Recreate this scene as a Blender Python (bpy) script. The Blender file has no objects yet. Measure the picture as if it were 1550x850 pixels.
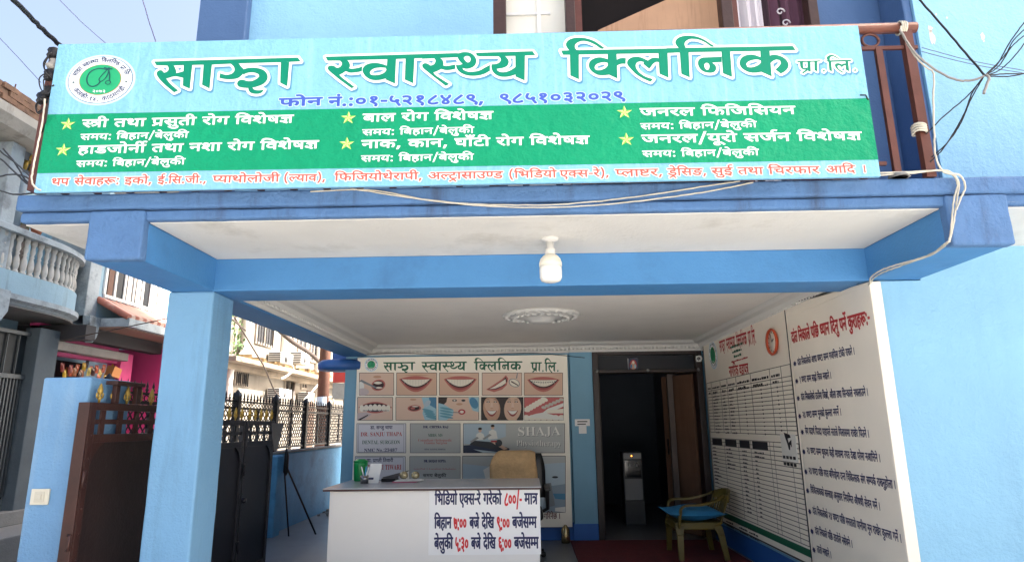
import bpy, math, random
import numpy as np
from mathutils import Vector, Matrix
from mathutils.geometry import delaunay_2d_cdt

# ------------------------------------------------------------------ camera, sky, sun, exposure
SC = bpy.context.scene
COL = SC.collection
random.seed(7)
EYE = 1.65
FPX = 955.4                      # focal length in photo pixels (photo 1550 x 850)
YAW, PITCH, ROLL = .0195, .2242, -.0118

def cam_axes():
    fw = Vector((-math.sin(YAW)*math.cos(PITCH), math.cos(YAW)*math.cos(PITCH), math.sin(PITCH)))
    r = Vector((math.cos(YAW), math.sin(YAW), 0)); u = r.cross(fw)
    c, s = math.cos(ROLL), math.sin(ROLL)
    return c*r + s*u, c*u - s*r, fw
CR, CU, CF = cam_axes()
cd = bpy.data.cameras.new('camera'); cam = bpy.data.objects.new('camera', cd); COL.objects.link(cam)
cd.sensor_width = 36; cd.lens = 36*FPX/1550; cd.clip_start = .05; cd.clip_end = 2000
cam.matrix_world = Matrix(((CR.x, CU.x, -CF.x, 0), (CR.y, CU.y, -CF.y, 0), (CR.z, CU.z, -CF.z, EYE), (0, 0, 0, 1)))
SC.camera = cam

SUN_EL, SUN_AZ = 43, 12          # elevation; azimuth from +X towards +Y
w = bpy.data.worlds.new('World'); SC.world = w; w.use_nodes = True
nt = w.node_tree; sky = nt.nodes.new('ShaderNodeTexSky'); sky.sky_type = 'NISHITA'; sky.sun_disc = False
sky.sun_elevation = math.radians(SUN_EL); sky.sun_rotation = math.radians(90-SUN_AZ)
sky.air_density = 1.0; sky.dust_density = 10.0; sky.ozone_density = .6
bg = nt.nodes['Background']; bg.inputs['Strength'].default_value = .15
nt.links.new(sky.outputs[0], bg.inputs[0])
sd = bpy.data.lights.new('sun', 'SUN'); sun = bpy.data.objects.new('sun', sd); COL.objects.link(sun)
sd.energy = 5.0; sd.angle = math.radians(.5); sd.color = (1, .97, .92)
SD = Vector((math.cos(math.radians(SUN_EL))*math.cos(math.radians(SUN_AZ)), math.cos(math.radians(SUN_EL))*math.sin(math.radians(SUN_AZ)), math.sin(math.radians(SUN_EL))))
sun.rotation_euler = SD.to_track_quat('Z', 'Y').to_euler()
sun.location = SD*60
SC.view_settings.view_transform = 'Standard'; SC.view_settings.look = 'None'
SC.view_settings.gamma = 1; SC.view_settings.use_curve_mapping = False
SC.view_settings.exposure = 1.85
SC.render.engine = 'CYCLES'; SC.cycles.max_bounces = 10; SC.cycles.diffuse_bounces = 6

# ------------------------------------------------------------------ helpers
def at(u, v, ax, val):
    """the point of a real plane (X, Y or Z = val) where a photo pixel's sight line meets it"""
    d = CR*((u-775)/FPX) - CU*((v-425)/FPX) + CF
    o = Vector((0, 0, EYE)); i = 'XYZ'.index(ax)
    return o + d*((val-o[i])/d[i])

MATS = {}
def M(name, col, rough=.6, metal=0., var=0., scale=2.5, bump=0., bscale=90., stain=None, samt=.5, sscale=1.2, streak=0., emit=0., spec=.5, trans=0., coat=0., bdist=.01, wear=None):
    """painted / plain surface: base colour with low noise mottling, optional stains with their own shape, bump"""
    if name in MATS: return MATS[name]
    m = bpy.data.materials.new(name); m.use_nodes = True; n = m.node_tree.nodes; L = m.node_tree.links
    b = n['Principled BSDF']; b.inputs['Roughness'].default_value = rough; b.inputs['Metallic'].default_value = metal
    b.inputs['Specular IOR Level'].default_value = spec
    if trans: b.inputs['Transmission Weight'].default_value = trans
    if coat: b.inputs['Coat Weight'].default_value = coat
    c4 = (*col, 1); b.inputs['Base Color'].default_value = c4
    tc = n.new('ShaderNodeTexCoord'); out = None
    def noise(sc, det=6, vec=None, rgh=.6):
        t = n.new('ShaderNodeTexNoise'); t.inputs['Scale'].default_value = sc; t.inputs['Detail'].default_value = det
        t.inputs['Roughness'].default_value = rgh
        L.new(vec or tc.outputs['Object'], t.inputs['Vector']); return t
    if var:
        t = noise(scale); r = n.new('ShaderNodeMapRange'); L.new(t.outputs['Fac'], r.inputs[0])
        r.inputs[1].default_value = .3; r.inputs[2].default_value = .7; r.inputs[3].default_value = 1-var; r.inputs[4].default_value = 1+var
        mx = n.new('ShaderNodeMix'); mx.data_type = 'RGBA'; mx.blend_type = 'MULTIPLY'; mx.inputs[0].default_value = 1
        mx.inputs[6].default_value = c4; cb = n.new('ShaderNodeCombineColor')
        for k in range(3): L.new(r.outputs[0], cb.inputs[k])
        L.new(cb.outputs[0], mx.inputs[7]); out = mx.outputs[2]
    if stain:
        vec = None
        if streak:
            mp = n.new('ShaderNodeMapping'); mp.inputs['Scale'].default_value = (streak, streak, .35); L.new(tc.outputs['Object'], mp.inputs[0]); vec = mp.outputs[0]
        t = noise(sscale, 8, vec, .7); r = n.new('ShaderNodeMapRange'); L.new(t.outputs['Fac'], r.inputs[0])
        r.inputs[1].default_value = .52; r.inputs[2].default_value = .72; r.inputs[3].default_value = 0; r.inputs[4].default_value = samt
        mx = n.new('ShaderNodeMix'); mx.data_type = 'RGBA'; L.new(r.outputs[0], mx.inputs[0])
        if out: L.new(out, mx.inputs[6])
        else: mx.inputs[6].default_value = c4
        mx.inputs[7].default_value = (*stain, 1); out = mx.outputs[2]
    if wear:                      # paint rubbed off along the edges
        ge = n.new('ShaderNodeNewGeometry'); r1 = n.new('ShaderNodeMapRange'); L.new(ge.outputs['Pointiness'], r1.inputs[0])
        r1.inputs[1].default_value = .53; r1.inputs[2].default_value = .60
        t = noise(14, 6, None, .75); r2 = n.new('ShaderNodeMapRange'); L.new(t.outputs['Fac'], r2.inputs[0]); r2.inputs[1].default_value = .48; r2.inputs[2].default_value = .58
        mu = n.new('ShaderNodeMath'); mu.operation = 'MULTIPLY'; L.new(r1.outputs[0], mu.inputs[0]); L.new(r2.outputs[0], mu.inputs[1])
        mx = n.new('ShaderNodeMix'); mx.data_type = 'RGBA'; L.new(mu.outputs[0], mx.inputs[0])
        if out: L.new(out, mx.inputs[6])
        else: mx.inputs[6].default_value = c4
        mx.inputs[7].default_value = (*wear, 1); out = mx.outputs[2]
    if out: L.new(out, b.inputs['Base Color'])
    if bump:
        t = noise(bscale, 5); t2 = noise(bscale/7, 4)
        ad = n.new('ShaderNodeMath'); ad.operation = 'MULTIPLY_ADD'; L.new(t2.outputs['Fac'], ad.inputs[0]); ad.inputs[1].default_value = 2.0; L.new(t.outputs['Fac'], ad.inputs[2])
        bp = n.new('ShaderNodeBump'); bp.inputs['Strength'].default_value = bump; bp.inputs['Distance'].default_value = bdist
        L.new(ad.outputs[0], bp.inputs['Height']); L.new(bp.outputs[0], b.inputs['Normal'])
    if emit:
        b.inputs['Emission Color'].default_value = c4; b.inputs['Emission Strength'].default_value = emit
    MATS[name] = m; return m

def S(r, g, b):                   # sRGB 0-255 -> linear
    f = lambda c: (c/255/12.92) if c/255 <= .04045 else ((c/255+.055)/1.055)**2.4
    return (f(r), f(g), f(b))

ORG = {}
class MB:
    def __init__(s): s.v = []; s.f = []; s.m = []; s.sm = []
    def add(s, vs, fs, m=0, smooth=False):
        k = len(s.v); s.v += [Vector(p) for p in vs]
        for f in fs: s.f.append([k+i for i in f]); s.m.append(m); s.sm.append(smooth)
        return s
    def box(s, x0, x1, y0, y1, z0, z1, m=0):
        if x0 > x1: x0, x1 = x1, x0
        if y0 > y1: y0, y1 = y1, y0
        if z0 > z1: z0, z1 = z1, z0
        return s.add([(x0,y0,z0),(x1,y0,z0),(x1,y1,z0),(x0,y1,z0),(x0,y0,z1),(x1,y0,z1),(x1,y1,z1),(x0,y1,z1)],
                     [(3,2,1,0),(4,5,6,7),(0,1,5,4),(1,2,6,5),(2,3,7,6),(3,0,4,7)], m)
    def prism(s, pts, ext, m=0):
        """closed polygon (3-D points) extruded by vector ext"""
        n = len(pts); e = Vector(ext); P = [Vector(p) for p in pts]
        return s.add(P+[p+e for p in P], [tuple(range(n))[::-1], tuple(range(n, 2*n))]+[(i, (i+1) % n, n+(i+1) % n, n+i) for i in range(n)], m)
    def beam(s, a, b, wd, ht, up=(0,0,1), m=0):
        a = Vector(a); b = Vector(b); d = (b-a).normalized(); u = Vector(up); x = d.cross(u)
        if x.length < 1e-4: x = d.cross(Vector((1,0,0)))
        x.normalize(); y = x.cross(d)
        q = [a-x*wd/2-y*ht/2, a+x*wd/2-y*ht/2, a+x*wd/2+y*ht/2, a-x*wd/2+y*ht/2]
        return s.prism(q, b-a, m)
    def tube(s, pts, r, n=8, m=0, smooth=True):
        P = [Vector(p) for p in pts]; R = r if isinstance(r, (list, tuple)) else [r]*len(P)
        rings = []; prev = None
        for i, p in enumerate(P):
            t = (P[min(i+1, len(P)-1)]-P[max(i-1, 0)])
            if t.length < 1e-9: t = Vector((0,0,1))
            t.normalize()
            if prev is None:
                a = t.cross(Vector((0,0,1)))
                if a.length < 1e-3: a = t.cross(Vector((1,0,0)))
            else: a = prev-t*prev.dot(t)
            a.normalize(); b = t.cross(a); prev = a
            rings.append([p+(a*math.cos(q*2*math.pi/n)+b*math.sin(q*2*math.pi/n))*R[i] for q in range(n)])
        vs = [q for g in rings for q in g]; fs = []
        for i in range(len(P)-1):
            for q in range(n): fs.append((i*n+q, i*n+(q+1) % n, (i+1)*n+(q+1) % n, (i+1)*n+q))
        k = len(s.v); s.add(vs, fs, m, smooth)
        s.add([], [], m); s.f.append([k+q for q in range(n)][::-1]); s.m.append(m); s.sm.append(False)
        s.f.append([k+(len(P)-1)*n+q for q in range(n)]); s.m.append(m); s.sm.append(False)
        return s
    def lathe(s, prof, c, n=20, ax=(0,0,1), m=0, smooth=True, sx=1, sy=1):
        A = Vector(ax).normalized(); X = A.cross(Vector((0,1,0)))
        if X.length < 1e-3: X = Vector((1,0,0))
        X.normalize(); Y = A.cross(X); C = Vector(c); vs = []; fs = []
        for r, h in prof:
            for q in range(n): vs.append(C+A*h+X*(r*sx*math.cos(2*math.pi*q/n))+Y*(r*sy*math.sin(2*math.pi*q/n)))
        for i in range(len(prof)-1):
            for q in range(n): fs.append((i*n+q, i*n+(q+1) % n, (i+1)*n+(q+1) % n, (i+1)*n+q))
        fs.append(tuple(range(n))[::-1]); k = (len(prof)-1)*n; fs.append(tuple(range(k, k+n)))
        return s.add(vs, fs, m, smooth)
    def build(s, name, mats, parent=None, org=None, bevel=0., seg=2, smooth=False):
        if parent is not None: o0 = ORG[parent.name]
        elif org is not None: o0 = Vector(org)
        else:
            xs = [p.x for p in s.v]; ys = [p.y for p in s.v]; zs = [p.z for p in s.v]
            o0 = Vector(((min(xs)+max(xs))/2, (min(ys)+max(ys))/2, min(zs)))
        me = bpy.data.meshes.new(name); me.from_pydata([p-o0 for p in s.v], [], s.f)
        for mm in (mats if isinstance(mats, (list, tuple)) else [mats]): me.materials.append(mm)
        me.polygons.foreach_set('material_index', s.m)
        me.polygons.foreach_set('use_smooth', [smooth or q for q in s.sm]); me.update()
        o = bpy.data.objects.new(name, me); COL.objects.link(o)
        if parent is not None: o.parent = parent
        else: o.location = o0
        ORG[o.name] = o0
        if bevel:
            b = o.modifiers.new('bevel', 'BEVEL'); b.width = bevel; b.segments = seg; b.limit_method = 'ANGLE'; b.angle_limit = math.radians(40)
        return o

def tag(o, label=None, cat=None, group=None, kind=None):
    for k, v in (('label', label), ('category', cat), ('group', group), ('kind', kind)):
        if v: o[k] = v
    return o
def rough(o, amt=.006, size=.18, lv=5):
    """hand-trowelled unevenness"""
    s = o.modifiers.new('divide', 'SUBSURF'); s.subdivision_type = 'SIMPLE'; s.levels = s.render_levels = lv
    t = bpy.data.textures.new('trowel', 'CLOUDS'); t.noise_scale = size; t.noise_depth = 3
    d = o.modifiers.new('uneven', 'DISPLACE'); d.texture = t; d.texture_coords = 'GLOBAL'; d.strength = amt*2; d.mid_level = .5
    return o
def thing(name, label, cat, loc, group=None):
    o = bpy.data.objects.new(name, None); COL.objects.link(o); o.location = loc; o.empty_display_size = .1
    ORG[o.name] = Vector(loc); return tag(o, label, cat, group)
def copy_tree(o, loc=None, parent=None, label=None):
    c = o.copy(); COL.objects.link(c)
    if parent: c.parent = parent
    if loc is not None: c.location = loc
    if label: c['label'] = label
    for ch in [q for q in bpy.data.objects if q.parent == o]: copy_tree(ch, None, c)
    return c
def catrom(P, k=6):
    P = [Vector(p) for p in P]; out = []
    for i in range(len(P)-1):
        a = P[max(i-1, 0)]; b = P[i]; c = P[i+1]; d = P[min(i+2, len(P)-1)]
        for q in range(k):
            t = q/k; out.append(.5*((2*b)+(c-a)*t+(2*a-5*b+4*c-d)*t*t+(3*b-a-3*c+d)*t**3))
    out.append(P[-1]); return out

# ------------------------------------------------------------------ lettering: outlines -> filled flat meshes
# outlines as plain numbers: per contour x*2+on-curve flag, y, as steps from the point before
GLYPHS = [
[[1175,551,1,-551,-161,0,1,266,-58,-9,-116,-6,-77,0,-84,0,-186,15,-65,11,-40,-13,-49,-11,82,-52,222,-110,123,-49,-107,-54,-112,49,-198,100,-152,88,-43,31,-44,31,-22,36,1,17,0,19,60,34,69,0,50,0,74,-23,31,-20,42,19,30,59,1,30,0,30,-18,48,-13,15,-401,0,1,71,1383,0,1,-71],[739,322,78,0,128,8,69,9,1,212,-449,0,14,-17,20,-46,1,-30,0,-42,-38,-62,-33,-21,104,-11]],
[[341,551,1,-551,-161,0,1,551,-177,0,1,71,547,0,1,-71]],
[[543,222,-58,0,-116,-14,-45,-11,-94,28,-128,76,1,51,0,28,40,40,35,13,46,17,114,15,103,0,193,0,1,86,-627,0,1,71,1543,0,1,-71,-207,0,1,-551,-161,0,1,209,-50,-7,-96,-5,-57,0,-40,0,-51,5,18,-22,1,-26,0,-65,-166,-75,-149,-10,58,-12,126,-22,69,-10,-65,-70,-114,26,-208,57,-89,28,-118,3,-138,29,1,32,0,22,54,29,53,0,40,0,86,-21,61,-25,28,-2,23,0,140,0,154,41,1,44,0,33,-98,36],[961,268,108,0,105,15,1,268,-381,0,1,-157,-367,0,-62,0,-52,-6,-17,-7,-30,-12,1,-22,0,-24,56,-33,33,-13,92,17,111,0,84,0,71,-13,56,-6,122,-7]],
[[739,322,62,0,100,5,57,5,17,-72,-50,-5,-104,-4,-57,0,-84,0,-186,15,-65,11,-40,-13,-49,-11,82,-52,222,-110,123,-49,-107,-54,-112,49,-198,100,-152,88,-43,31,-44,31,-22,36,1,17,0,19,60,34,69,0,50,0,74,-23,31,-20,42,19,30,59,1,30,0,30,-18,48,-13,15,-401,0,1,71,807,0,1,-71,-243,0,14,-17,20,-46,1,-30,0,-42,-38,-62,-33,-21,104,-11]],
[[1143,551,-207,0,1,-551,-159,0,1,165,-52,-18,-150,-29,-105,0,-108,0,-168,42,-98,75,1,51,0,86,230,92,189,0,26,0,78,-3,74,-4,21,-3,-9,-73,-38,4,-96,6,-45,0,-124,0,-140,-54,1,-50,0,-51,126,-48,91,0,104,0,150,45,51,27,1,291,-773,0,1,71,1143,0]],
[[761,42,-107,-54,-112,49,-198,100,-152,88,-43,31,-44,31,-22,36,1,17,0,19,60,34,69,0,50,0,74,-23,31,-20,42,19,30,59,1,30,0,30,-18,48,-13,15,-401,0,1,71,989,0,52,10,65,0,82,0,150,-35,96,-72,1,-56,0,-73,-160,-94,-147,-29,46,-35,116,-35,103,0,102,0,152,40,63,32,75,-67,-74,-31,-194,-45,-133,0,-138,0,-212,65,-57,62,-96,-8,-111,0,-84,0,-186,15,-65,11,-40,-13,-49,-11,82,-52,222,-110],[739,322,82,0,138,6,81,9,126,21,106,64,1,45,0,50,-94,51,-73,0,-50,0,-64,-24,1,-23,0,-51,163,-9,-15,-70,-130,9,-152,61,1,58,0,17,9,15,-297,0,14,-17,20,-46,1,-30,0,-42,-38,-62,-33,-21,104,-11]],
[[1191,622,1,-71,-207,0,1,-551,-161,0,1,179,-56,-18,-156,-29,-101,0,-180,0,-222,121,-27,100,124,13,120,47,1,44,0,28,-46,48,-27,18,-245,0,1,71],[259,301,40,-49,122,-49,99,0,100,0,148,42,55,29,1,277,-397,0,58,-52,1,-54,0,-108]],
[[179,551,-177,0,1,71,161,0,-24,22,-30,50,1,30,0,78,232,94,195,0,282,0,436,-153,159,-128,-167,0,-306,209,-367,0,-140,0,-158,-59,1,-51,0,-30,38,-45,25,-17,217,0,1,-71,-205,0,1,-551,-161,0]],
[[1237,551,-331,0,1,-217,44,15,108,19,79,0,129,0,1,-71,-101,0,-92,0,-104,-20,-59,-24,1,-253,-161,0,1,174,-48,-20,-142,-36,-99,0,-94,0,-166,38,-100,77,1,57,0,80,220,94,177,0,46,0,114,-7,31,-3,-11,-73,-32,4,-98,6,-37,0,-116,0,-128,-52,1,-47,0,-53,122,-51,81,0,88,0,138,42,61,30,1,291,-741,0,1,71,1237,0]],
[[1,551,1,71,1387,0,1,-71,-207,0,1,-551,-161,0,1,355,-12,1,-15,0,-48,0,-100,-24,-92,-63,-35,-61,-153,24,24,46,41,35,-48,18,-96,22,-59,0,-80,0,-86,-46,1,-36,0,-38,86,-69,164,-75,117,-49,-107,-52,-116,50,-192,91,-112,93,1,53,0,53,98,67,148,31,73,0,88,0,146,-29,67,-27,116,56,175,0,10,0,9,0,1,125]],
[[1,622,1139,0,1,-71,-205,0,1,-551,-161,0,1,298,-361,0,1,-54,0,-28,-56,-28,-45,0,-48,0,-108,42,-76,60,1,28,0,23,54,28,69,0,575,0,1,182,-769,0]],
[[1555,551,-649,0,1,-202,96,50,139,0,130,0,164,-83,1,-77,0,-46,-60,-104,-69,-50,-143,41,50,32,64,84,1,41,0,47,-78,46,-69,0,-108,0,-111,-72,1,-258,-161,0,1,174,-48,-20,-142,-36,-99,0,-94,0,-166,38,-100,77,1,57,0,80,220,94,177,0,46,0,114,-7,31,-3,-11,-73,-32,4,-98,6,-37,0,-116,0,-128,-52,1,-47,0,-53,122,-51,81,0,88,0,138,42,61,30,1,291,-741,0,1,71,1555,0]],
[[91,53,339,100,-108,9,-63,32,-50,27,-48,73,1,64,1,193,-157,0,1,71,1167,0,1,-71,-207,0,1,-551,-161,0,1,193,-611,-206],[797,551,-475,0,1,-182,0,-41,12,-48,26,-29,23,-11,46,-23,99,0,78,0,144,38,51,25]],
[[145,54,0,37,72,30,51,0,52,0,74,-30,1,-37,0,-36,-74,-32,-51,0,-50,0,-72,32]],
[[921,551,1,-202,50,24,116,26,71,0,130,0,164,-83,1,-77,0,-46,-60,-104,-69,-50,-143,41,50,32,64,84,1,41,0,47,-80,46,-69,0,-106,0,-113,-73,1,-257,-161,0,1,193,-48,-19,-128,-28,-85,0,-80,0,-128,29,-37,22,-50,29,-42,71,1,57,1,197,-157,0,1,71,1573,0,1,-71],[321,551,1,-191,0,-55,24,-48,33,-17,40,-23,81,0,82,0,128,34,53,27,1,273]],
[[341,551,1,-551,-161,0,1,551,-177,0,1,71,547,0,1,-71],[181,615,-42,79,-82,91,-100,38,-67,0,-44,0,-68,-9,-27,-5,-47,73,78,14,105,0,108,0,158,-51,126,-123,57,-107]],
[[-369,772,0,24,66,34,45,0,46,0,64,-34,1,-24,0,-24,-64,-34,-45,0,-44,0,-66,34]],
[[295,414,-52,0,-72,32,1,36,0,38,72,30,53,0,52,0,72,-30,1,-38,0,-36,-72,-32],[295,-14,-52,0,-72,32,1,36,0,38,72,30,53,0,52,0,72,-30,1,-38,0,-36,-72,-32]],
[[551,121,-116,0,-182,51,-102,91,1,58,0,59,102,89,180,51,117,0,118,0,182,-51,104,-91,1,-59,0,-58,-102,-90,-182,-50],[547,192,106,0,136,74,1,56,0,57,-128,70,-105,0,-104,0,-136,-74,1,-57,0,-56,128,-70]],
[[551,632,144,0,164,-76,1,-57,0,-39,-70,-73,-164,-81,-141,-50,243,-96,80,-31,62,-60,1,-35,0,-31,-50,-53,-43,-29,-129,49,28,15,30,30,1,19,0,20,-34,30,-45,19,-363,151,9,22,212,68,220,104,1,50,0,32,-82,32,-61,0,-62,0,-70,-28,1,-24,0,-22,62,-33,79,-11,-97,-58,-98,21,-96,62,1,48,0,27,58,53,126,35]],
[[99,338,485,0,1,-82,-483,0]],
[[955,-67,-34,29,-76,75,-72,78,-60,70,-15,23,-32,-1,-39,0,-86,0,-164,21,-130,50,-76,86,1,64,0,46,56,109,63,49,169,-21,-56,-49,-70,-93,1,-52,0,-70,140,-71,149,0,18,0,19,1,-12,23,1,13,0,33,86,31,57,0,80,0,88,-49,1,-30,0,-31,-62,-37,-51,-9,24,-31,90,-94,102,-96,47,-35]],
[[955,33,-127,-45,-190,144,-157,76,-52,-4,-51,0,-70,0,-96,35,1,31,0,29,72,30,57,0,38,0,76,-16,61,-22,86,15,124,79,1,57,0,59,-130,60,-103,0,-70,0,-120,-16,-75,-19,-51,69,74,19,166,18,87,0,110,0,178,-42,104,-85,1,-65,0,-70,-140,-108,-113,-29,90,-44,174,-112]],
[[547,0,-102,0,-184,36,-116,76,1,59,0,31,38,62,94,74,85,50,405,244,125,-53,-421,-255,-92,-55,-66,-67,1,-34,0,-51,132,-43,97,0,102,0,188,34,105,34,73,-74,-92,-27,-224,-41]],
[[857,127,0,-55,-162,-74,-139,0,-86,0,-142,33,-86,60,1,40,0,27,30,50,88,65,93,47,-108,54,-130,77,-66,58,-22,47,1,23,0,12,8,27,7,14,171,-15,-14,-20,1,-18,0,-23,34,-52,110,-74,113,-55,110,56,112,75,40,50,1,20,0,19,-13,22,169,15,14,-28,1,-25,0,-26,-26,-48,-68,-56,-130,-75,-101,-52,94,-49,86,-69,22,-53],[401,138,0,-27,68,-42,81,0,68,0,80,38,1,29,0,15,-20,34,-62,47,-65,34,-64,-33,-64,-47,-20,-34]],
[[143,470,0,45,82,74,152,43,105,0,154,0,180,-93,1,-74,0,-65,-142,-83,-129,-10,22,-7,46,-16,25,-10,287,-116,72,-29,62,-60,1,-35,0,-31,-50,-53,-43,-29,-127,49,28,15,28,30,1,19,0,20,-34,30,-45,19,-475,197,-110,46,-80,80],[303,464,0,-42,96,-51,77,0,82,0,96,54,1,42,0,41,-94,53,-77,0,-78,0,-100,-53]],
[[93,-129,30,59,54,134,15,52,195,0,15,-11,-26,-53,-96,-126,-49,-55]],
[[181,594,50,14,160,24,107,0,160,0,178,-73,1,-61,0,-74,-117,-40,96,-19,88,-66,1,-42,0,-51,-126,-77,-115,-21,60,-30,118,-69,49,-34,-129,-42,-70,50,-120,78,-55,30,-58,-4,-63,0,-68,0,-96,35,1,30,0,30,72,30,57,0,40,0,90,-17,69,-28,96,9,90,48,1,36,0,35,-106,48,-99,3,-66,-6,-75,0,-7,71,120,0,128,21,50,38,1,25,0,35,-96,32,-75,0,-68,0,-136,-20,-69,-17]],
[[255,65,-93,67,493,149,-84,54,-122,45,-83,0,-56,0,-114,-16,-81,-21,-55,74,68,16,148,23,89,0,80,0,128,-25,124,-57,75,-48,1,225,-763,0,1,71,1133,0,1,-71,-205,0,1,-551,-161,0,1,234]],
[[-369,615,-34,35,-36,64,1,34,0,65,168,83,151,0,120,0,160,-57,116,-121,53,-96,221,0,1,-71,-205,0,1,-551,-161,0,1,551,-177,0,1,71,175,0,-56,104,-122,99,-109,0,-80,0,-84,-49,1,-43,0,-34,40,-55,29,-29]],
[[963,551,1,-551,-161,0,1,328,-217,0,-122,0,-122,-12,-37,-17,-48,-19,1,-43,0,-49,148,-91,143,-57,-107,-52,-92,40,-158,80,-94,86,1,48,0,35,54,56,43,18,58,25,164,23,137,0,257,0,1,152,-799,0,1,71,1169,0,1,-71]],
[[1107,551,1,-551,-161,0,1,180,-58,-19,-160,-29,-109,0,-170,0,-238,97,-41,93,190,20,154,71,1,54,0,50,-94,51,-73,0,-50,0,-64,-24,1,-23,0,-51,163,-9,-15,-70,-130,9,-152,61,1,58,0,56,146,57,107,0,82,0,150,-35,96,-72,1,-56,0,-74,-160,-92,-147,-29,46,-36,116,-35,103,0,104,0,148,40,65,32,1,276,-163,0,1,71,533,0,1,-71]],
[[-495,-12,108,23,117,0,150,0,166,-77,1,-63,0,-61,-186,-78,-171,0,-194,0,-282,92,-119,76,123,43,78,-48,140,-62,158,-29,99,0,212,0,1,74,0,33,-98,32,-61,0,-54,0,-86,-11,-41,-11]],
[[791,42,-107,-54,-118,49,-208,100,-160,88,-45,31,-44,31,-26,36,1,17,0,19,60,34,69,0,50,0,74,-23,31,-21,78,20,72,60,1,39,0,23,-20,45,-13,15,-477,0,1,71,849,0,1,-71,-207,0,32,-35,1,-58,0,-55,-88,-76,-152,-53,-97,-20,90,-52,238,-111]],
[[417,551,1,-317,0,-26,-50,-30,-45,0,-52,0,-110,42,-76,60,1,28,0,23,54,28,69,0,51,0,1,192,-253,0,1,71,1157,0,1,-71,-207,0,1,-551,-161,0,1,551]],
[[245,189,-70,0,-94,35,1,31,0,29,72,30,57,0,36,0,78,-15,61,-23,100,16,128,86,1,65,0,56,-118,67,-93,0,-62,0,-60,-27,1,-23,0,-15,38,-35,114,-24,113,-2,-33,-70,-188,6,-186,83,1,58,0,51,142,64,135,0,94,0,164,-43,102,-85,1,-64,0,-69,-138,-117,-121,-33,90,-39,168,-95,63,-44,-127,-44,-102,72,-166,93,-73,30,-54,-5],[1183,551,1,-551,-161,0,1,551,-177,0,1,71,549,0,1,-71]],
[[-337,615,-42,79,-82,91,-100,38,-67,0,-44,0,-68,-9,-27,-5,-47,73,78,14,105,0,108,0,158,-51,126,-123,57,-107]],
[[1187,622,1,-71,-207,0,1,-551,-161,0,1,191,-60,-17,-148,-28,-99,0,-80,0,-130,27,-41,21,-50,27,-48,73,1,64,1,193,-157,0,1,71],[817,551,-405,0,407,-264],[379,240,46,-23,101,0,52,0,100,16,45,12,-401,262,1,-138,0,-41,12,-48,26,-29]],
[[537,224,0,47,-170,74,-191,29,49,67,721,0,1,110,-941,0,1,71,1313,0,1,-71,-207,0,1,-551,-161,0,1,370,-289,0,-68,0,-92,3,-25,2,120,-31,108,-78,1,-48,0,-51,-114,-66,-89,-13,56,-16,148,-31,69,-10,-65,-70,-100,20,-196,60,-81,32,-108,2,-140,26,1,35,0,23,54,29,53,0,42,0,86,-20,63,-26,80,5,90,46]],
[[1019,551,1,-551,-161,0,1,250,-441,0,1,-37,0,-33,-58,-29,-37,0,-38,0,-84,25,-72,39,-46,44,1,19,0,18,54,25,69,0,53,0,1,230,-251,0,1,71,1225,0,1,-71],[857,551,-441,0,1,-230,443,0]],
[[1171,551,-205,0,1,-551,-161,0,1,165,-54,-18,-154,-29,-111,0,-112,0,-178,42,-100,75,1,51,0,86,242,92,197,0,28,0,80,-3,78,-4,23,-3,-11,-69,-40,4,-100,6,-49,0,-40,0,-35,-3,271,-168,38,14,35,18,1,295,-801,0,1,71,1171,0],[255,287,0,-52,134,-51,97,0,36,0,66,6,31,5,-279,175,-82,-28]],
[[643,69,72,11,92,36,1,32,0,38,-116,43,-129,0,-138,0,-146,-57,1,-48,0,-31,46,-58,142,-71,141,-53,-107,-53,-182,71,-198,124,1,77,0,38,62,59,53,21,-38,18,-54,52,1,34,0,28,40,40,35,13,46,17,118,15,83,0,265,0,1,86,-721,0,1,71,1093,0,1,-71,-207,0,1,-157,-423,0,-62,0,-52,-6,-17,-7,-30,-12,1,-22,0,-20,40,-31,29,-12,94,16,109,0,138,0,174,-42,82,-67,1,-38,0,-58,-136,-76,-129,-17]],
[[611,833,165,0,-523,-999,-165,0]],
[[179,551,-177,0,1,71,163,0,-266,202,-333,0,-128,0,-148,-57,1,-50,0,-33,44,-49,27,-20,-167,0,-28,26,-36,55,1,32,0,76,220,92,189,0,262,0,390,-145,147,-129,217,0,1,-71,-205,0,1,-551,-161,0]],
[[717,222,-58,0,-116,-14,-45,-11,-94,28,-128,76,1,51,0,28,40,40,35,13,46,17,124,15,99,0,187,0,1,86,-801,0,1,71,1185,0,1,-71,-219,0,1,-157,-367,0,-62,0,-52,-6,-17,-7,-30,-12,1,-22,0,-24,56,-33,33,-13,92,17,111,0,148,0,196,-75,1,-65,0,-67,-196,-87,-197,0,-196,0,-310,88,-117,70,123,49,114,-68,238,-65,151,0,232,0,1,78,0,35,-98,35]],
[[1307,551,1,-551,-161,0,1,370,-273,0,-82,0,-31,3,72,-30,88,-80,1,-45,0,-46,-82,-62,-134,-30,-79,0,-106,0,-192,61,-176,141,-83,119,143,25,92,-134,200,-139,117,0,64,0,82,34,1,40,0,44,-122,78,-89,28,59,64,541,0,1,110,-1143,0,1,71,1515,0,1,-71]],
[[179,551,-177,0,1,71,175,0,-56,104,-122,99,-109,0,-80,0,-84,-49,1,-43,0,-34,40,-55,29,-29,-159,0,-34,35,-36,64,1,34,0,65,168,83,151,0,88,0,124,-31,53,-32,34,31,132,32,89,0,64,0,108,-13,41,-11,-43,-66,-34,9,-76,12,-43,0,-80,0,-84,-45,1,-35,0,-1,1,0,22,-26,38,-62,21,-36,221,0,1,-71,-205,0,1,-551,-161,0]],
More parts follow.
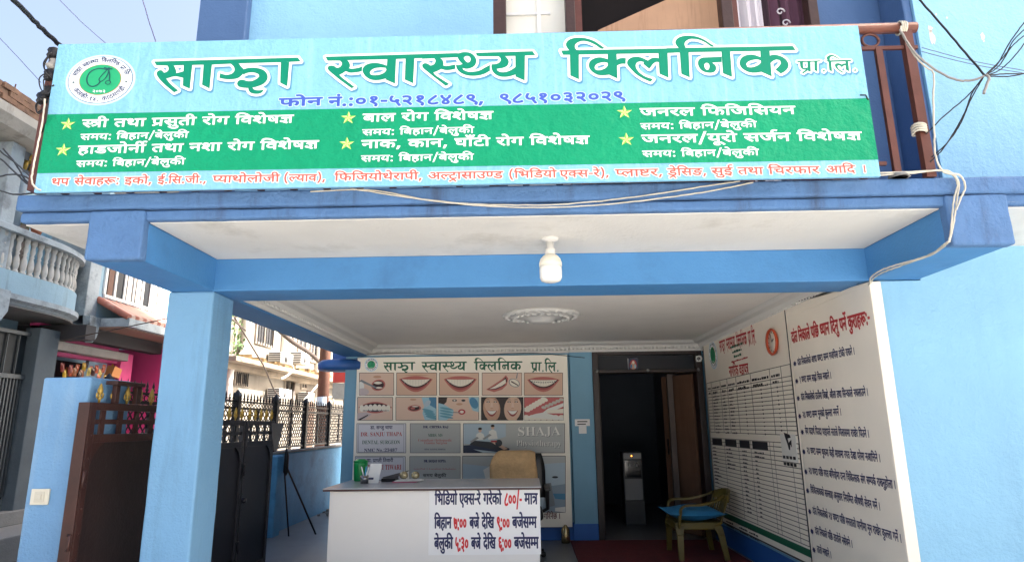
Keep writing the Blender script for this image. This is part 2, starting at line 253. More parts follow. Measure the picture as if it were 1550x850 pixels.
[[1211,551,-205,0,1,-551,-161,0,1,166,-62,-20,-152,-28,-109,0,-154,0,-192,81,1,67,0,28,40,52,45,20,-80,19,-92,70,1,42,0,31,21,23,-103,0,1,71,1211,0],[335,269,0,-42,112,-39,89,0,104,0,154,43,51,29,1,291,-551,0,-44,-24,1,-33,0,-37,86,-40,69,-5,56,7,71,0,54,0,37,-2,-11,-70,-14,1,-32,0,-11,0,-98,0,-114,-40]],
[[-375,847,0,21,58,28,41,0,42,0,58,-28,1,-21,0,-21,-58,-29,-41,0,-40,0,-58,29],[139,863,-46,-100,-214,-83,-153,0,-144,0,-216,89,-67,94,139,24,52,-70,136,-70,109,0,116,0,112,75,33,67]],
[[1039,551,-295,0,1,-202,-109,0,-96,0,-128,-16,-45,-15,-110,-38,1,-65,0,-48,88,-63,142,-30,85,0,108,0,152,25,85,22,55,-74,-88,-20,-198,-27,-105,0,-138,0,-218,52,-124,98,1,70,0,65,136,89,222,46,127,0,5,0,1,131,-579,0,1,71,1039,0]],
[[179,551,-177,0,1,71,173,0,-76,105,-166,98,-123,0,-92,0,-98,-52,1,-44,0,-33,40,-55,27,-26,-159,0,-68,64,1,64,0,68,180,85,159,0,196,0,244,-132,97,-142,219,0,1,-71,-205,0,1,-551,-161,0]],
[[-125,-245,-50,-10,-114,-13,-55,0,-150,0,-170,79,1,63,0,57,184,80,159,0,150,0,224,-56,172,-91,69,-53,-123,-39,-108,83,-224,88,-145,0,-102,0,-104,-39,1,-32,0,-38,100,-30,63,0,54,0,84,11,43,10]],
[[-379,615,-42,35,-58,76,1,36,0,67,178,67,133,0,64,0,108,-13,41,-11,-43,-66,-34,9,-76,12,-43,0,-80,0,-84,-45,1,-35,0,-33,54,-63,51,-36]],
[[959,551,1,-551,-161,0,1,191,-58,-19,-136,-26,-93,0,-80,0,-130,27,-41,21,-50,27,-48,73,1,64,1,193,-157,0,1,71,1167,0,1,-71],[797,551,-475,0,1,-182,0,-41,12,-48,26,-29,23,-11,46,-23,101,0,80,0,140,38,51,25]],
[[997,159,-120,0,-160,78,1,63,0,3,1,1,-30,8,-74,12,-43,2,-44,-23,-120,-35,-69,-14,90,-52,238,-111,129,-49,-107,-54,-118,49,-208,100,-160,88,-45,31,-44,31,-26,36,1,17,0,19,60,34,69,0,50,0,74,-23,31,-21,78,20,72,60,1,39,0,23,-20,45,-13,15,-477,0,1,71,1603,0,1,-71,-961,0,32,-35,1,-58,0,-37,-21,-31,56,-6,51,-11,36,28,130,36,99,0,122,0,186,-55,144,-93,57,-57,-125,-34,-92,86,-176,85,-109,0,-86,0,-80,-43,1,-28,0,-37,84,-31,59,0,30,0,58,5,35,7,49,-67,-50,-10,-88,-6]],
[[543,222,-58,0,-116,-14,-45,-11,-94,28,-128,76,1,51,0,28,40,40,35,13,46,17,124,15,99,0,187,0,1,86,-627,0,1,71,1011,0,1,-71,-219,0,1,-157,-367,0,-62,0,-52,-6,-17,-7,-30,-12,1,-22,0,-24,56,-33,33,-13,92,17,111,0,148,0,196,-75,1,-65,0,-65,-166,-75,-149,-10,58,-12,126,-22,69,-10,-65,-70,-114,26,-208,57,-89,28,-118,3,-138,29,1,32,0,22,54,29,53,0,40,0,86,-21,61,-25,28,-2,23,0,140,0,154,41,1,44,0,33,-98,36]],
[[543,222,-58,0,-116,-14,-45,-11,-94,28,-128,76,1,51,0,28,40,40,35,13,46,17,124,15,99,0,187,0,1,86,-627,0,1,71,1011,0,1,-71,-219,0,1,-157,-367,0,-62,0,-52,-6,-17,-7,-30,-12,1,-22,0,-24,56,-33,33,-13,92,17,111,0,148,0,196,-75,1,-65,0,-65,-166,-75,-149,-10,58,-12,126,-22,69,-10,-65,-70,-114,26,-208,57,-89,28,-118,3,-138,29,1,32,0,22,54,29,53,0,40,0,86,-21,61,-25,28,-2,23,0,140,0,154,41,1,44,0,33,-98,36],[587,615,-42,35,-58,76,1,36,0,67,178,67,133,0,64,0,108,-13,41,-11,-43,-66,-34,9,-76,12,-43,0,-80,0,-84,-45,1,-35,0,-33,54,-63,51,-36]],
[[321,551,1,-182,0,-41,12,-48,26,-29,23,-11,46,-23,101,0,82,0,142,40,51,25,73,-68,-80,-28,-166,-40,-117,0,-80,0,-130,27,-41,21,-50,27,-48,73,1,64,1,193,-157,0,1,71,645,0,1,-71]],
[[427,-165,-150,103,-140,261,1,138,0,140,138,253,153,102,163,0,-136,-106,-146,-254,1,-136,0,-133,144,-259,141,-109]],
[[1,622,1031,0,1,-71,-1029,0],[1075,349,-40,7,-45,0,-48,0,-100,-24,-92,-63,-35,-61,-153,24,24,46,41,35,-46,18,-98,22,-59,0,-80,0,-86,-46,1,-36,0,-38,86,-69,164,-75,117,-49,-107,-52,-116,50,-192,91,-112,93,1,53,0,53,98,67,146,31,75,0,88,0,146,-29,67,-27,118,56,175,0,28,0,62,-4,23,-5]],
[[121,-165,136,106,144,256,1,133,0,134,-142,259,-139,109,165,0,150,-103,140,-262,1,-138,0,-139,-140,-254,-149,-101]],
[[941,218,0,-70,-182,-68,-133,0,-172,0,-268,128,-125,148,143,26,86,-106,200,-123,125,0,76,0,96,35,1,39,0,37,-82,58,-63,25,-54,-5,-61,-1,-9,70,136,2,114,44,1,37,0,36,-94,32,-61,0,-74,0,-120,-20,-67,-17,-49,69,52,14,154,24,99,0,156,0,166,-78,1,-59,0,-78,-133,-42,22,-10,19,-10,76,-5,73,0,64,0,100,6,53,7,1,188,-145,0,1,71,517,0,1,-71,-207,0,1,-551,-161,0,1,290,-48,-6,-92,-5,-51,0,-34,0,-51,3,30,-30]],
[[1039,551,-295,0,1,-202,-109,0,-96,0,-128,-16,-45,-15,-110,-38,1,-65,0,-48,88,-63,142,-30,85,0,108,0,152,25,85,22,55,-74,-88,-20,-198,-27,-105,0,-138,0,-218,52,-124,98,1,70,0,65,136,89,222,46,127,0,5,0,1,131,-579,0,1,71,1039,0],[63,-165,497,153,81,0,293,-180,-117,-38,-233,145,-421,-145]],
[[1,622,1127,0,1,-71,-219,0,64,-39,1,-48,0,-90,-157,-46,72,-32,114,-85,1,-59,0,-50,-90,-68,-156,-34,-95,0,-114,0,-206,61,-190,138,-87,114,143,25,56,-78,134,-119,158,-67,93,0,82,0,106,37,1,49,0,41,-90,69,-79,31,-60,-6,-69,-1,-9,70,148,2,142,48,1,49,0,30,-60,45,-45,13,-701,0]],
[[503,146,-186,0,-87,59,-34,23,-36,70,1,54,1,199,-157,0,1,71,963,0,1,-71,-121,0,1,-230,0,-42,-34,-58,-35,-23,-42,-25,-132,-27],[499,217,104,0,41,32,22,17,14,44,1,43,1,198,-357,0,1,-198,0,-39,16,-46,21,-17,22,-16,66,-18]],
[[349,632,74,0,116,-21,45,-25,36,-19,46,-68,1,-62,1,-116,403,0,1,230,-261,0,1,71,631,0,1,-71,-205,0,1,-551,-161,0,1,250,-401,0,1,-37,0,-33,-58,-29,-39,0,-38,0,-84,25,-72,39,-44,44,1,19,0,18,54,25,67,0,59,0,1,105,0,47,-20,50,-21,15,-40,30,-85,0,-54,0,-56,-26,1,-21,0,-28,94,-30,115,-3,-15,-71,-150,6,-178,61,1,64,0,59,152,53]],
[[1137,551,-187,0,1,-171,0,-51,-30,-60,-35,-23,-74,-48,-161,-6,-31,74,44,4,62,11,21,11,24,12,22,35,1,41,1,171,-465,0,1,-198,0,-46,12,-58,40,-38,80,-31,69,-20,221,-62,126,-36,106,-65,1,-50,0,-40,-66,-71,-27,-20,-143,42,26,20,46,45,1,22,0,19,-32,29,-96,35,-97,28,-173,50,-78,23,-110,49,-27,34,-32,36,1,68,1,235,-157,0,1,71,1137,0]],
[[633,0,-132,0,-212,35,-124,77,1,63,0,69,123,42,-52,23,-66,64,1,47,1,131,-167,0,1,71,1199,0,1,-71,-207,0,1,-217,-129,-62,-107,0,-120,0,-152,-10,-55,-14,-100,-23,1,-54,0,-38,84,-42,138,-16,81,0,104,0,174,27,79,21,55,-76,-82,-19,-216,-28],[829,356,1,195,-389,0],[329,438,0,-47,46,-55,55,-17,112,17,153,1,-363,184]],
[[717,222,-58,0,-116,-14,-45,-11,-94,28,-128,76,1,51,0,28,40,40,35,13,46,17,124,15,99,0,187,0,1,86,-801,0,1,71,1185,0,1,-71,-219,0,1,-157,-367,0,-62,0,-52,-6,-17,-7,-30,-12,1,-22,0,-24,56,-33,33,-13,92,17,111,0,148,0,196,-75,1,-65,0,-67,-196,-87,-197,0,-196,0,-310,88,-117,70,123,49,114,-68,238,-65,151,0,232,0,1,78,0,35,-98,35],[157,-165,497,153,81,0,293,-180,-117,-38,-233,145,-421,-145]],
[[717,222,-58,0,-116,-14,-45,-11,-92,27,-130,76,1,52,0,28,40,40,35,13,46,17,124,15,99,0,187,0,1,86,-801,0,1,71,1325,0,1,-71,-359,0,1,-157,-367,0,-62,0,-52,-6,-17,-7,-30,-12,1,-22,0,-24,56,-33,33,-13,92,17,111,0,148,0,196,-75,1,-65,0,-68,-196,-86,-197,0,-196,0,-310,88,-117,70,123,49,114,-68,238,-65,151,0,232,0,1,78,0,34,-98,36],[1023,337,0,23,60,32,45,0,44,0,60,-32,1,-23,0,-22,-60,-33,-43,0,-44,0,-60,33]],
[[1299,551,-207,0,1,-551,-159,0,1,165,-52,-17,-144,-30,-99,0,-154,0,-198,86,1,71,0,29,50,51,39,16,-293,-2,1,72,587,0,36,0,72,-1,9,0,-13,-70,-63,0,-116,0,-142,-49,1,-47,0,-43,116,-43,77,0,100,0,142,43,55,29,1,291,-929,0,1,71,1299,0]],
[[941,218,0,-70,-182,-68,-133,0,-172,0,-268,128,-125,148,143,26,86,-106,200,-123,125,0,76,0,96,35,1,39,0,37,-82,58,-63,25,-54,-5,-61,-1,-9,70,136,2,114,44,1,37,0,36,-94,32,-61,0,-74,0,-120,-20,-67,-17,-49,69,52,14,154,24,99,0,156,0,166,-78,1,-59,0,-78,-133,-42,22,-10,19,-10,76,-5,73,0,64,0,100,6,53,7,1,188,-145,0,1,71,1035,0,1,-71,-207,0,1,-551,-161,0,1,551,-355,0,1,-551,-161,0,1,290,-48,-6,-92,-5,-51,0,-34,0,-51,3,30,-30]],
[[827,-58,-42,34,-76,70,-23,27,-24,-2,-56,-3,-29,0,-84,0,-170,21,-142,47,-86,79,1,57,0,44,62,63,51,22,66,29,192,26,119,0,11,0,1,95,-589,0,1,71,1069,0,1,-71,-315,0,1,-166,-97,0,-116,0,-142,-14,-49,-16,-44,-15,-50,-46,1,-32,0,-53,158,-69,165,0,12,0,24,0,15,1,-12,20,1,15,0,35,84,29,51,0,86,0,90,-49,1,-29,0,-32,-58,-35,-43,-9,24,-24,66,-51,51,-35]],
[[389,622,163,0,1,-622,-161,0]],
[[1025,270,0,-117,-200,-104,-155,0,-122,0,-194,50,-146,119,-102,202,-27,153,161,15,24,-148,98,-208,170,-109,133,0,122,0,82,82,1,70,0,51,-50,88,-98,54,-71,0,-50,0,-56,-27,1,-23,0,-18,44,-33,116,-22,105,-3,-33,-70,-198,8,-184,82,1,58,0,53,138,66,121,0,116,0,170,-70,94,-122]],
[[1201,551,-457,0,1,-137,160,-30,176,-113,1,-73,0,-70,-132,-87,-220,-41,-131,0,-226,0,-276,113,1,103,0,67,136,91,222,46,125,0,7,0,1,131,-579,0,1,71,1201,0],[587,72,142,0,188,61,1,67,0,48,-116,77,-113,24,-69,0,-148,0,-93,-28,-56,-17,-66,-55,1,-39,0,-70,190,-68]],
[[341,551,1,-551,-161,0,1,551,-177,0,1,71,547,0,1,-71],[161,615,-54,40,-90,37,-86,11,-51,0,-40,0,-84,-12,-39,-9,-51,69,46,10,100,12,59,0,90,0,140,-43,49,-38,9,2,-40,52,-76,57,-88,24,-61,0,-48,0,-64,-8,-27,-6,-45,69,78,14,105,0,108,0,158,-51,126,-123,57,-107]],
[[1459,551,1,-551,-161,0,1,45,-70,-19,-166,-19,-83,0,-216,0,-394,107,-195,125,-54,35,-36,45,1,19,0,21,60,34,69,0,50,0,74,-23,31,-20,42,19,30,59,1,30,0,26,-14,47,-17,20,-401,0,1,71,1667,0,1,-71],[1069,232,70,0,116,29,43,19,1,271,-733,0,34,-37,1,-56,0,-82,-140,-96,-123,-27,140,-84,310,-90,199,0,86,0,156,20,75,23,1,76,-46,-14,-128,-20,-79,0,-94,0,-150,39,-86,70,1,46,0,73,192,81,159,0,34,0,108,-5,29,-5,-11,-69,-30,4,-74,6,-35,0,-96,0,-110,-44,1,-44,0,-43,110,-41]],
[[415,321,443,0,1,-71,-441,0,1,-37,0,-33,-58,-29,-37,0,-38,0,-84,25,-72,39,-46,44,1,19,0,18,54,25,69,0,53,0,1,230,-251,0,1,71,729,0,1,-71,-313,0]],
[[941,-67,-32,27,-68,65,-58,61,-13,20,-24,-1,-50,-1,-23,0,-132,0,-182,46,-92,77,1,45,0,27,46,54,51,20,-72,21,-82,63,1,44,0,64,210,67,161,0,52,0,126,-6,29,-4,-11,-70,-36,4,-90,7,-59,0,-216,0,1,-71,0,-31,78,-37,63,-10,70,9,89,0,28,0,56,-2,19,-2,-13,-69,-20,1,-52,1,-33,0,-100,0,-124,-42,1,-44,0,-46,140,-46,101,0,12,0,26,0,13,1,-6,10,-4,19,1,6,0,35,82,29,51,0,86,0,90,-49,1,-29,0,-30,-62,-37,-47,-9,28,-33,100,-85,55,-37]],
[[1,622,747,0,1,-71,-745,0],[409,298,1,-54,0,-28,-56,-28,-45,0,-48,0,-108,42,-76,60,1,28,0,23,54,28,69,0,575,0,1,-71]],
[[593,70,154,0,252,63,150,108,1,69,0,47,-92,62,-81,0,-68,0,-58,-36,1,-25,0,-32,106,-51,117,-14,-65,-63,-162,23,-148,83,1,52,0,48,110,68,107,9,1,70,-909,0,1,71,1431,0,1,-71,-359,0,1,-74,102,-13,134,-84,1,-72,0,-58,-100,-110,-186,-88,-264,-52,-163,0,-194,0,-196,83,1,64,0,21,30,45,33,18,-84,20,-94,65,1,43,0,60,180,64,147,0,34,0,104,-5,27,-5,-11,-69,-28,4,-70,7,-41,0,-176,0,1,-65,0,-29,88,-32,69,-8,58,9,71,0,22,0,48,-2,15,-1,-11,-70,-12,1,-30,0,-9,0,-188,0,1,-70,0,-40,124,-38]],
[[965,178,-74,-31,-182,-44,-141,0,-154,0,-190,81,1,67,0,27,36,50,39,20,-94,18,-118,71,1,56,0,60,164,79,127,0,106,0,142,-56,1,-45,0,-47,-79,-41,-121,39,22,10,18,23,1,11,0,15,-40,27,-51,0,-56,0,-80,-44,1,-35,0,-32,62,-39,98,-18,55,-3,60,8,71,0,22,0,54,-2,15,-1,-13,-70,-12,1,-34,0,-9,0,-100,0,-114,-41,1,-38,0,-41,114,-40,89,0,106,0,148,44,53,28]],
[[-337,615,-42,79,-82,91,-100,38,-67,0,-44,0,-68,-9,-27,-5,-47,73,78,14,105,0,98,0,120,-34,57,-43,50,77,203,0,64,0,108,-13,41,-11,-43,-66,-34,9,-76,12,-43,0,-80,0,-84,-45,1,-35,0,-11,3,-10,36,-47,35,-64]],
[[1261,551,-207,0,1,-551,-161,0,1,150,-62,-20,-146,-27,-115,0,-154,0,-190,81,1,67,0,27,36,50,39,20,-94,18,-118,71,1,56,0,60,164,79,127,0,106,0,142,-56,1,-45,0,-47,-79,-41,-121,39,22,10,18,23,1,11,0,15,-40,27,-51,0,-56,0,-80,-44,1,-35,0,-32,62,-39,98,-18,55,-3,60,8,71,0,22,0,54,-2,15,-1,-13,-70,-12,1,-34,0,-9,0,-100,0,-114,-41,1,-38,0,-41,114,-40,89,0,106,0,148,43,53,29,1,306,-123,0,1,71,495,0]],
[[1401,74,-82,-25,-196,-42,-145,0,-216,0,-394,107,-195,125,-56,35,-34,45,1,19,0,21,60,34,69,0,50,0,74,-23,31,-20,42,19,30,59,1,30,0,52,-31,41,-401,0,1,71,1327,0,1,-71,-761,0,14,-18,18,-46,1,-29,0,-82,-140,-96,-123,-27,140,-84,310,-90,199,0,102,0,176,28,95,33],[1347,215,-56,-22,-156,-29,-91,0,-94,0,-150,39,-86,70,1,46,0,73,192,81,159,0,34,0,108,-5,29,-5,-11,-69,-30,4,-74,6,-35,0,-96,0,-110,-44,1,-44,0,-43,110,-41,85,0,70,0,116,29,43,19]],
[[413,83,389,118,-76,28,-151,0,-134,0,-162,-57,1,-57,0,-32,54,-64,152,-77,145,-51,-107,-53,-194,74,-208,129,1,80,0,33,56,67,61,26,-38,18,-56,52,1,35,0,28,40,40,35,13,46,17,118,15,83,0,315,0,1,86,-771,0,1,71,1141,0,1,-71,-205,0,1,-157,-473,0,-62,0,-52,-6,-17,-7,-30,-12,1,-22,0,-20,40,-31,29,-12,46,8,108,8,65,0,166,0,188,-54,80,-82,1,-42,0,-42,-38,-75,-51,-45,-139,41,42,29,44,63,1,25,0,14,-3,12,-363,-129]],
[[115,41,295,83,-140,10,-176,84,1,68,0,86,242,92,197,0,28,0,80,-3,78,-4,23,-3,-11,-69,-40,4,-100,6,-49,0,-40,0,-35,-3,271,-168,38,14,35,18,1,295,-801,0,1,71,1171,0,1,-71,-205,0,1,-551,-161,0,1,168,-24,-7,-21,-6,-547,-179],[255,287,0,-52,134,-51,97,0,36,0,66,6,31,5,-279,175,-82,-28]],
[[941,218,0,-70,-182,-68,-133,0,-172,0,-268,128,-125,148,143,26,86,-106,200,-123,125,0,76,0,96,35,1,39,0,37,-82,58,-63,25,-54,-5,-61,-1,-9,70,136,2,114,44,1,37,0,36,-94,32,-61,0,-74,0,-120,-20,-67,-17,-49,69,52,14,154,24,99,0,156,0,166,-78,1,-59,0,-78,-133,-42,22,-10,19,-10,76,-5,73,0,64,0,100,6,53,7,1,188,-145,0,1,71,1035,0,1,-71,-207,0,1,-551,-161,0,1,551,-355,0,1,-551,-161,0,1,290,-48,-6,-92,-5,-51,0,-34,0,-51,3,30,-30],[1689,615,-54,40,-90,37,-86,11,-51,0,-40,0,-84,-12,-39,-9,-51,69,46,10,100,12,59,0,90,0,140,-43,49,-38,9,2,-40,52,-76,57,-88,24,-61,0,-48,0,-64,-8,-27,-6,-45,69,78,14,105,0,108,0,158,-51,126,-123,57,-107]],
[[307,235,-48,0,-108,41,-76,60,1,28,0,23,54,28,69,0,695,0,1,136,-889,0,1,71,1261,0,1,-71,-207,0,1,-551,-161,0,1,258,-267,-112,61,-34,38,-23,1,-20,0,-23,-78,-28,-73,0,-42,0,-66,8,-37,7,-30,7,-66,28,1,23,0,14,36,28,45,18,169,69,170,70,147,49,1,5,-481,0,1,-54,0,-28,-56,-27]],
[[683,-12,-92,40,-156,80,-94,86,1,48,0,28,48,45,33,14,-343,-2,1,72,947,0,1,152,-1021,0,1,71,1393,0,1,-71,-207,0,1,-551,-161,0,1,328,-231,0,-98,0,-106,-12,-37,-17,-46,-20,1,-42,0,-49,148,-91,141,-57]],
[[1,622,727,0,1,-71,-725,0],[91,242,0,35,54,56,43,18,58,25,164,23,137,0,217,0,1,-71,-177,0,-122,0,-122,-12,-37,-17,-48,-19,1,-43,0,-49,148,-91,143,-57,-107,-52,-92,40,-158,80,-94,86]],
[[1653,551,1,-551,-161,0,1,191,-58,-19,-136,-26,-93,0,-80,0,-130,27,-41,21,-48,25,-21,31,-465,0,1,-37,0,-33,-58,-29,-37,0,-38,0,-84,25,-72,39,-46,44,1,19,0,18,54,25,69,0,53,0,1,230,-251,0,1,71,1861,0,1,-71],[415,321,441,0,-2,17,1,20,1,193,-437,0],[1491,551,-475,0,1,-182,0,-41,12,-48,26,-29,23,-11,46,-23,101,0,80,0,140,38,51,25]],
[[61,0,1,26,94,2,66,32,1,51,1,446,0,59,-78,37,-97,0,1,25,617,0,360,0,374,-176,1,-163,0,-339,-713,0],[663,36,196,0,186,151,1,154,0,304,-379,0,-76,0,-46,-29,1,-43,1,-466,0,-42,46,-29]],
[[47,0,1,26,104,2,72,38,1,54,1,444,0,48,-74,38,-99,3,1,25,599,0,300,0,296,-88,1,-92,0,-124,-303,-41,349,-258,34,-25,54,-24,51,0,7,0,1,-26,-421,0,-407,316,-57,0,1,-196,0,-54,72,-38,107,-2,1,-26],[543,348,65,0,156,0,142,73,1,79,0,142,-235,0,-80,0,-46,-26,1,-42]],
[[267,-14,-50,0,-72,32,1,36,0,37,72,30,51,0,52,0,74,-30,1,-37,0,-36,-74,-32]],
[[129,-16,1,251,59,0,48,-109,196,-104,157,0,114,0,130,63,1,48,0,66,-159,39,-185,46,-174,43,-162,98,1,69,0,61,104,89,182,50,117,0,60,0,146,-14,85,-13,16,-2,24,-3,13,0,52,0,11,32,57,0,1,-219,-49,0,-28,56,-116,84,-154,47,-83,0,-102,0,-120,-54,1,-42,0,-39,104,-52,103,-24,193,-45,122,-28,138,-62,56,-72,1,-46,0,-64,-122,-96,-224,-53,-151,0,-50,0,-100,7,-47,9,-50,9,-62,8,-9,0,-32,0,-28,-15,-9,-19]],
[[-25,0,1,27,58,0,76,36,39,48,469,583,55,-1,477,-564,46,-54,68,-48,63,0,1,-27,-637,0,1,27,162,0,1,41,0,14,-31,39,-59,76,-443,0,-73,-92,-6,-7,-6,-21,1,-5,0,-45,147,0,13,0,1,-27],[339,239,383,0,-193,236]],
[[1201,-16,-881,537,1,-404,0,-53,70,-36,109,-2,1,-26,-441,0,1,26,70,1,74,15,28,39,1,36,1,461,-102,63,-15,4,-20,5,-33,3,1,25,413,0,699,-427,1,311,0,36,-28,37,-76,15,-73,3,1,25,443,0,1,-25,-104,-2,-68,-37,1,-53,1,-577]],
[[325,-97,-96,0,-150,34,-88,60,1,37,0,36,84,41,59,0,64,0,80,-38,1,-32,0,-22,-23,-21,-24,-21,1,-6,0,-31,85,0,74,0,54,46,1,46,1,514,0,41,-32,44,-88,19,-83,3,1,25,701,0,1,-25,-74,-3,-76,-17,-26,-43,1,-44,1,-414,0,-229]],
[[739,-19,-276,0,-244,123,1,127,1,333,0,48,-74,38,-99,3,1,25,673,0,1,-25,-74,-3,-78,-14,-26,-36,1,-36,1,-356,0,-88,134,-87,147,0,350,0,1,204,1,326,0,49,-76,37,-113,4,1,25,435,0,1,-25,-92,-6,-62,-39,1,-45,1,-293,0,-155,-254,-134]],
[[275,0,1,26,108,0,82,40,1,54,1,525,-19,0,-158,0,-184,-89,-15,-83,-53,0,1,205,1191,0,1,-206,-49,0,-34,173,-337,0,-15,0,1,-525,0,-56,78,-38,115,0,1,-26]],
[[47,0,1,26,104,2,72,38,1,54,1,444,0,48,-74,38,-99,3,1,25,673,0,1,-25,-74,-3,-76,-14,-28,-36,1,-36,1,-191,477,0,1,191,0,36,-26,36,-76,14,-75,3,1,25,671,0,1,-25,-104,-4,-68,-35,1,-50,1,-444,0,-50,70,-42,103,-2,1,-26,-669,0,1,26,102,2,76,35,1,57,1,209,-475,0,1,-209,0,-54,72,-38,107,-2,1,-26]],
[[47,0,1,26,104,2,72,38,1,54,1,444,0,48,-74,38,-99,3,1,25,589,0,256,0,109,-23,102,-22,116,-82,1,-57,0,-85,-252,-103,-245,0,-177,0,1,-186,0,-54,72,-38,107,-2,1,-26],[543,342,59,0,148,0,122,68,1,80,0,78,-102,74,-123,0,-60,0,-42,-22,1,-27]],
[[43,0,1,25,106,0,76,38,1,53,1,433,0,65,-78,39,-97,0,1,25,1141,0,1,-202,-45,0,-24,93,-210,72,-217,0,-64,0,-62,-7,-20,-27,1,-29,1,-212,33,0,134,0,124,69,25,79,49,0,1,-338,-49,0,-10,60,-66,68,-126,27,-101,0,-7,0,1,-231,0,-37,56,-22,87,0,146,0,202,33,140,75,51,64,57,0,-81,-213]],
[[47,0,1,26,104,2,72,38,1,54,1,444,0,50,-74,37,-99,2,1,25,697,0,1,-25,-80,0,-88,-14,-34,-38,1,-37,1,-441,0,-35,20,-36,66,-11,69,0,144,0,194,36,134,83,51,70,55,0,-75,-230]],
[[799,-15,-216,0,-322,88,-178,160,1,108,0,104,178,158,310,90,197,0,156,0,179,-37,30,-7,25,0,34,0,40,21,21,23,55,0,1,-235,-51,0,-42,61,-140,90,-176,51,-95,0,-362,0,1,-321,0,-157,204,-163,183,0,114,0,86,43,1,44,1,84,0,47,-80,33,-119,1,1,24,671,0,1,-24,-98,-1,-64,-32,1,-47,1,-148,-262,-58]],
[[777,-16,-148,0,-252,54,-190,96,-104,130,1,75,0,75,104,129,192,97,258,54,155,0,148,0,252,-53,188,-95,106,-130,1,-77,0,-75,-106,-130,-192,-96,-258,-54],[789,18,342,0,1,321,0,158,-190,163,-165,0,-342,0,1,-321,0,-157,192,-164]],
[[43,0,1,26,100,2,82,38,1,52,1,451,0,33,-28,34,-78,15,-73,2,1,25,507,0,395,-466,395,466,501,0,1,-25,-96,-4,-74,-38,1,-48,1,-436,0,-42,28,-43,72,-15,69,-1,1,-26,-657,0,1,26,72,3,76,16,28,41,1,38,1,470,-495,-594,-53,0,-489,579,1,-460,0,-57,84,-36,107,0,1,-26]],
[[765,-16,-200,0,-310,91,-176,161,1,104,0,103,178,159,314,91,203,0,136,0,187,-38,30,-7,31,0,74,0,21,45,53,0,1,-234,-49,0,-68,93,-242,108,-149,0,-362,0,1,-323,0,-302,401,0,120,0,236,63,93,60,57,-26,-206,-148]],
[[503,-15,-132,0,-202,64,-112,111,1,69,0,71,112,111,202,63,131,0,130,0,200,-62,114,-110,1,-73,0,-72,-114,-110,-198,-62],[503,17,84,0,37,41,18,20,14,86,1,65,0,132,-35,42,-36,42,-79,0,-88,0,-31,-42,-34,-43,1,-130,0,-65,16,-87,19,-20,36,-41]],
[[267,414,-50,0,-72,32,1,36,0,38,72,30,51,0,52,0,74,-30,1,-38,0,-36,-74,-32],[267,-14,-50,0,-72,32,1,36,0,37,72,30,51,0,52,0,74,-30,1,-37,0,-36,-74,-32]],
[[71,0,1,103,297,151,124,63,132,96,52,88,1,52,0,57,-84,53,-71,0,-102,0,-82,-87,1,-86,-114,0,-142,45,1,54,0,36,98,62,196,37,147,0,224,0,234,-89,1,-77,0,-35,-50,-66,-116,-78,-200,-103,-149,-71,-199,-95,467,0,62,0,88,36,17,33,17,31,119,0,-9,-210]],
[[487,-10,-150,0,-190,34,-90,55,1,31,0,38,102,40,69,0,0,-64,136,-64,111,0,66,0,112,26,68,64,1,57,0,57,-160,74,-149,0,-123,0,1,62,133,0,130,0,124,81,1,66,0,54,-84,62,-81,0,-72,0,-74,-45,-26,-71,1,-39,-124,0,-136,43,1,46,0,53,224,74,219,0,214,0,248,-85,1,-78,0,-67,-176,-91,-129,-22,80,-7,164,-39,112,-71,1,-58,0,-61,-90,-83,-154,-50,-192,-22]],
[[361,0,1,53,57,0,68,0,96,25,1,47,1,61,-553,0,1,61,569,467,279,0,1,-462,209,0,1,-66,-207,0,1,-61,0,-47,96,-25,69,0,27,0,1,-53],[167,252,415,0,1,175,0,44,6,102,9,46,-10,-12,-42,-40,-50,-45,-44,-38,-11,-9]],
[[547,-10,-166,0,-216,52,-104,87,1,53,0,65,162,81,133,33,-120,35,-128,88,1,58,0,47,88,83,204,52,173,0,212,0,214,-99,1,-76,0,-60,-146,-70,-123,-32,180,-43,152,-94,1,-61,0,-94,-270,-105],[605,421,74,21,66,60,1,49,0,29,-42,52,-82,34,-61,0,-82,0,-88,-64,1,-48,0,-52,112,-57],[557,47,102,0,122,70,1,55,0,49,-138,65,-153,35,-68,-22,-90,-68,1,-53,0,-58,124,-73]],
[[331,0,533,605,-525,0,-104,0,-11,-51,-11,-50,-119,0,11,210,955,0,1,-49,-551,-665]],
[[41,0,1,26,100,5,84,34,1,47,1,464,0,46,-72,29,-111,2,1,25,689,0,1,-25,-106,-2,-78,-29,1,-46,1,-461,0,-31,28,-36,82,-18,79,-4,1,-26]],
[[509,-16,-411,601,-24,35,-54,32,-63,1,1,25,585,0,1,-25,-64,-1,-56,-18,1,-23,0,-21,23,-35,225,-327,233,297,-43,69,-22,35,-68,21,-79,3,1,25,627,0,1,-25,-138,0,1,-40,0,-12,19,-26,225,-328,199,303,24,36,1,19,0,26,-64,20,-71,2,1,25,361,0,1,-25,-58,-5,-60,-42,-27,-41,-383,-581,-53,0,-333,476,-373,-476]],
[[55,0,1,24,58,1,44,26,1,32,1,511,0,31,-40,28,-59,2,1,23,385,0,1,-281,112,77,173,0,260,0,1,-159,1,-232,0,-31,40,-27,59,-1,1,-24,-479,0,1,24,15,0,84,0,1,59,1,240,0,41,-36,40,-59,0,-94,0,-69,-54,1,-267,0,-31,38,-27,59,-1,1,-24]],
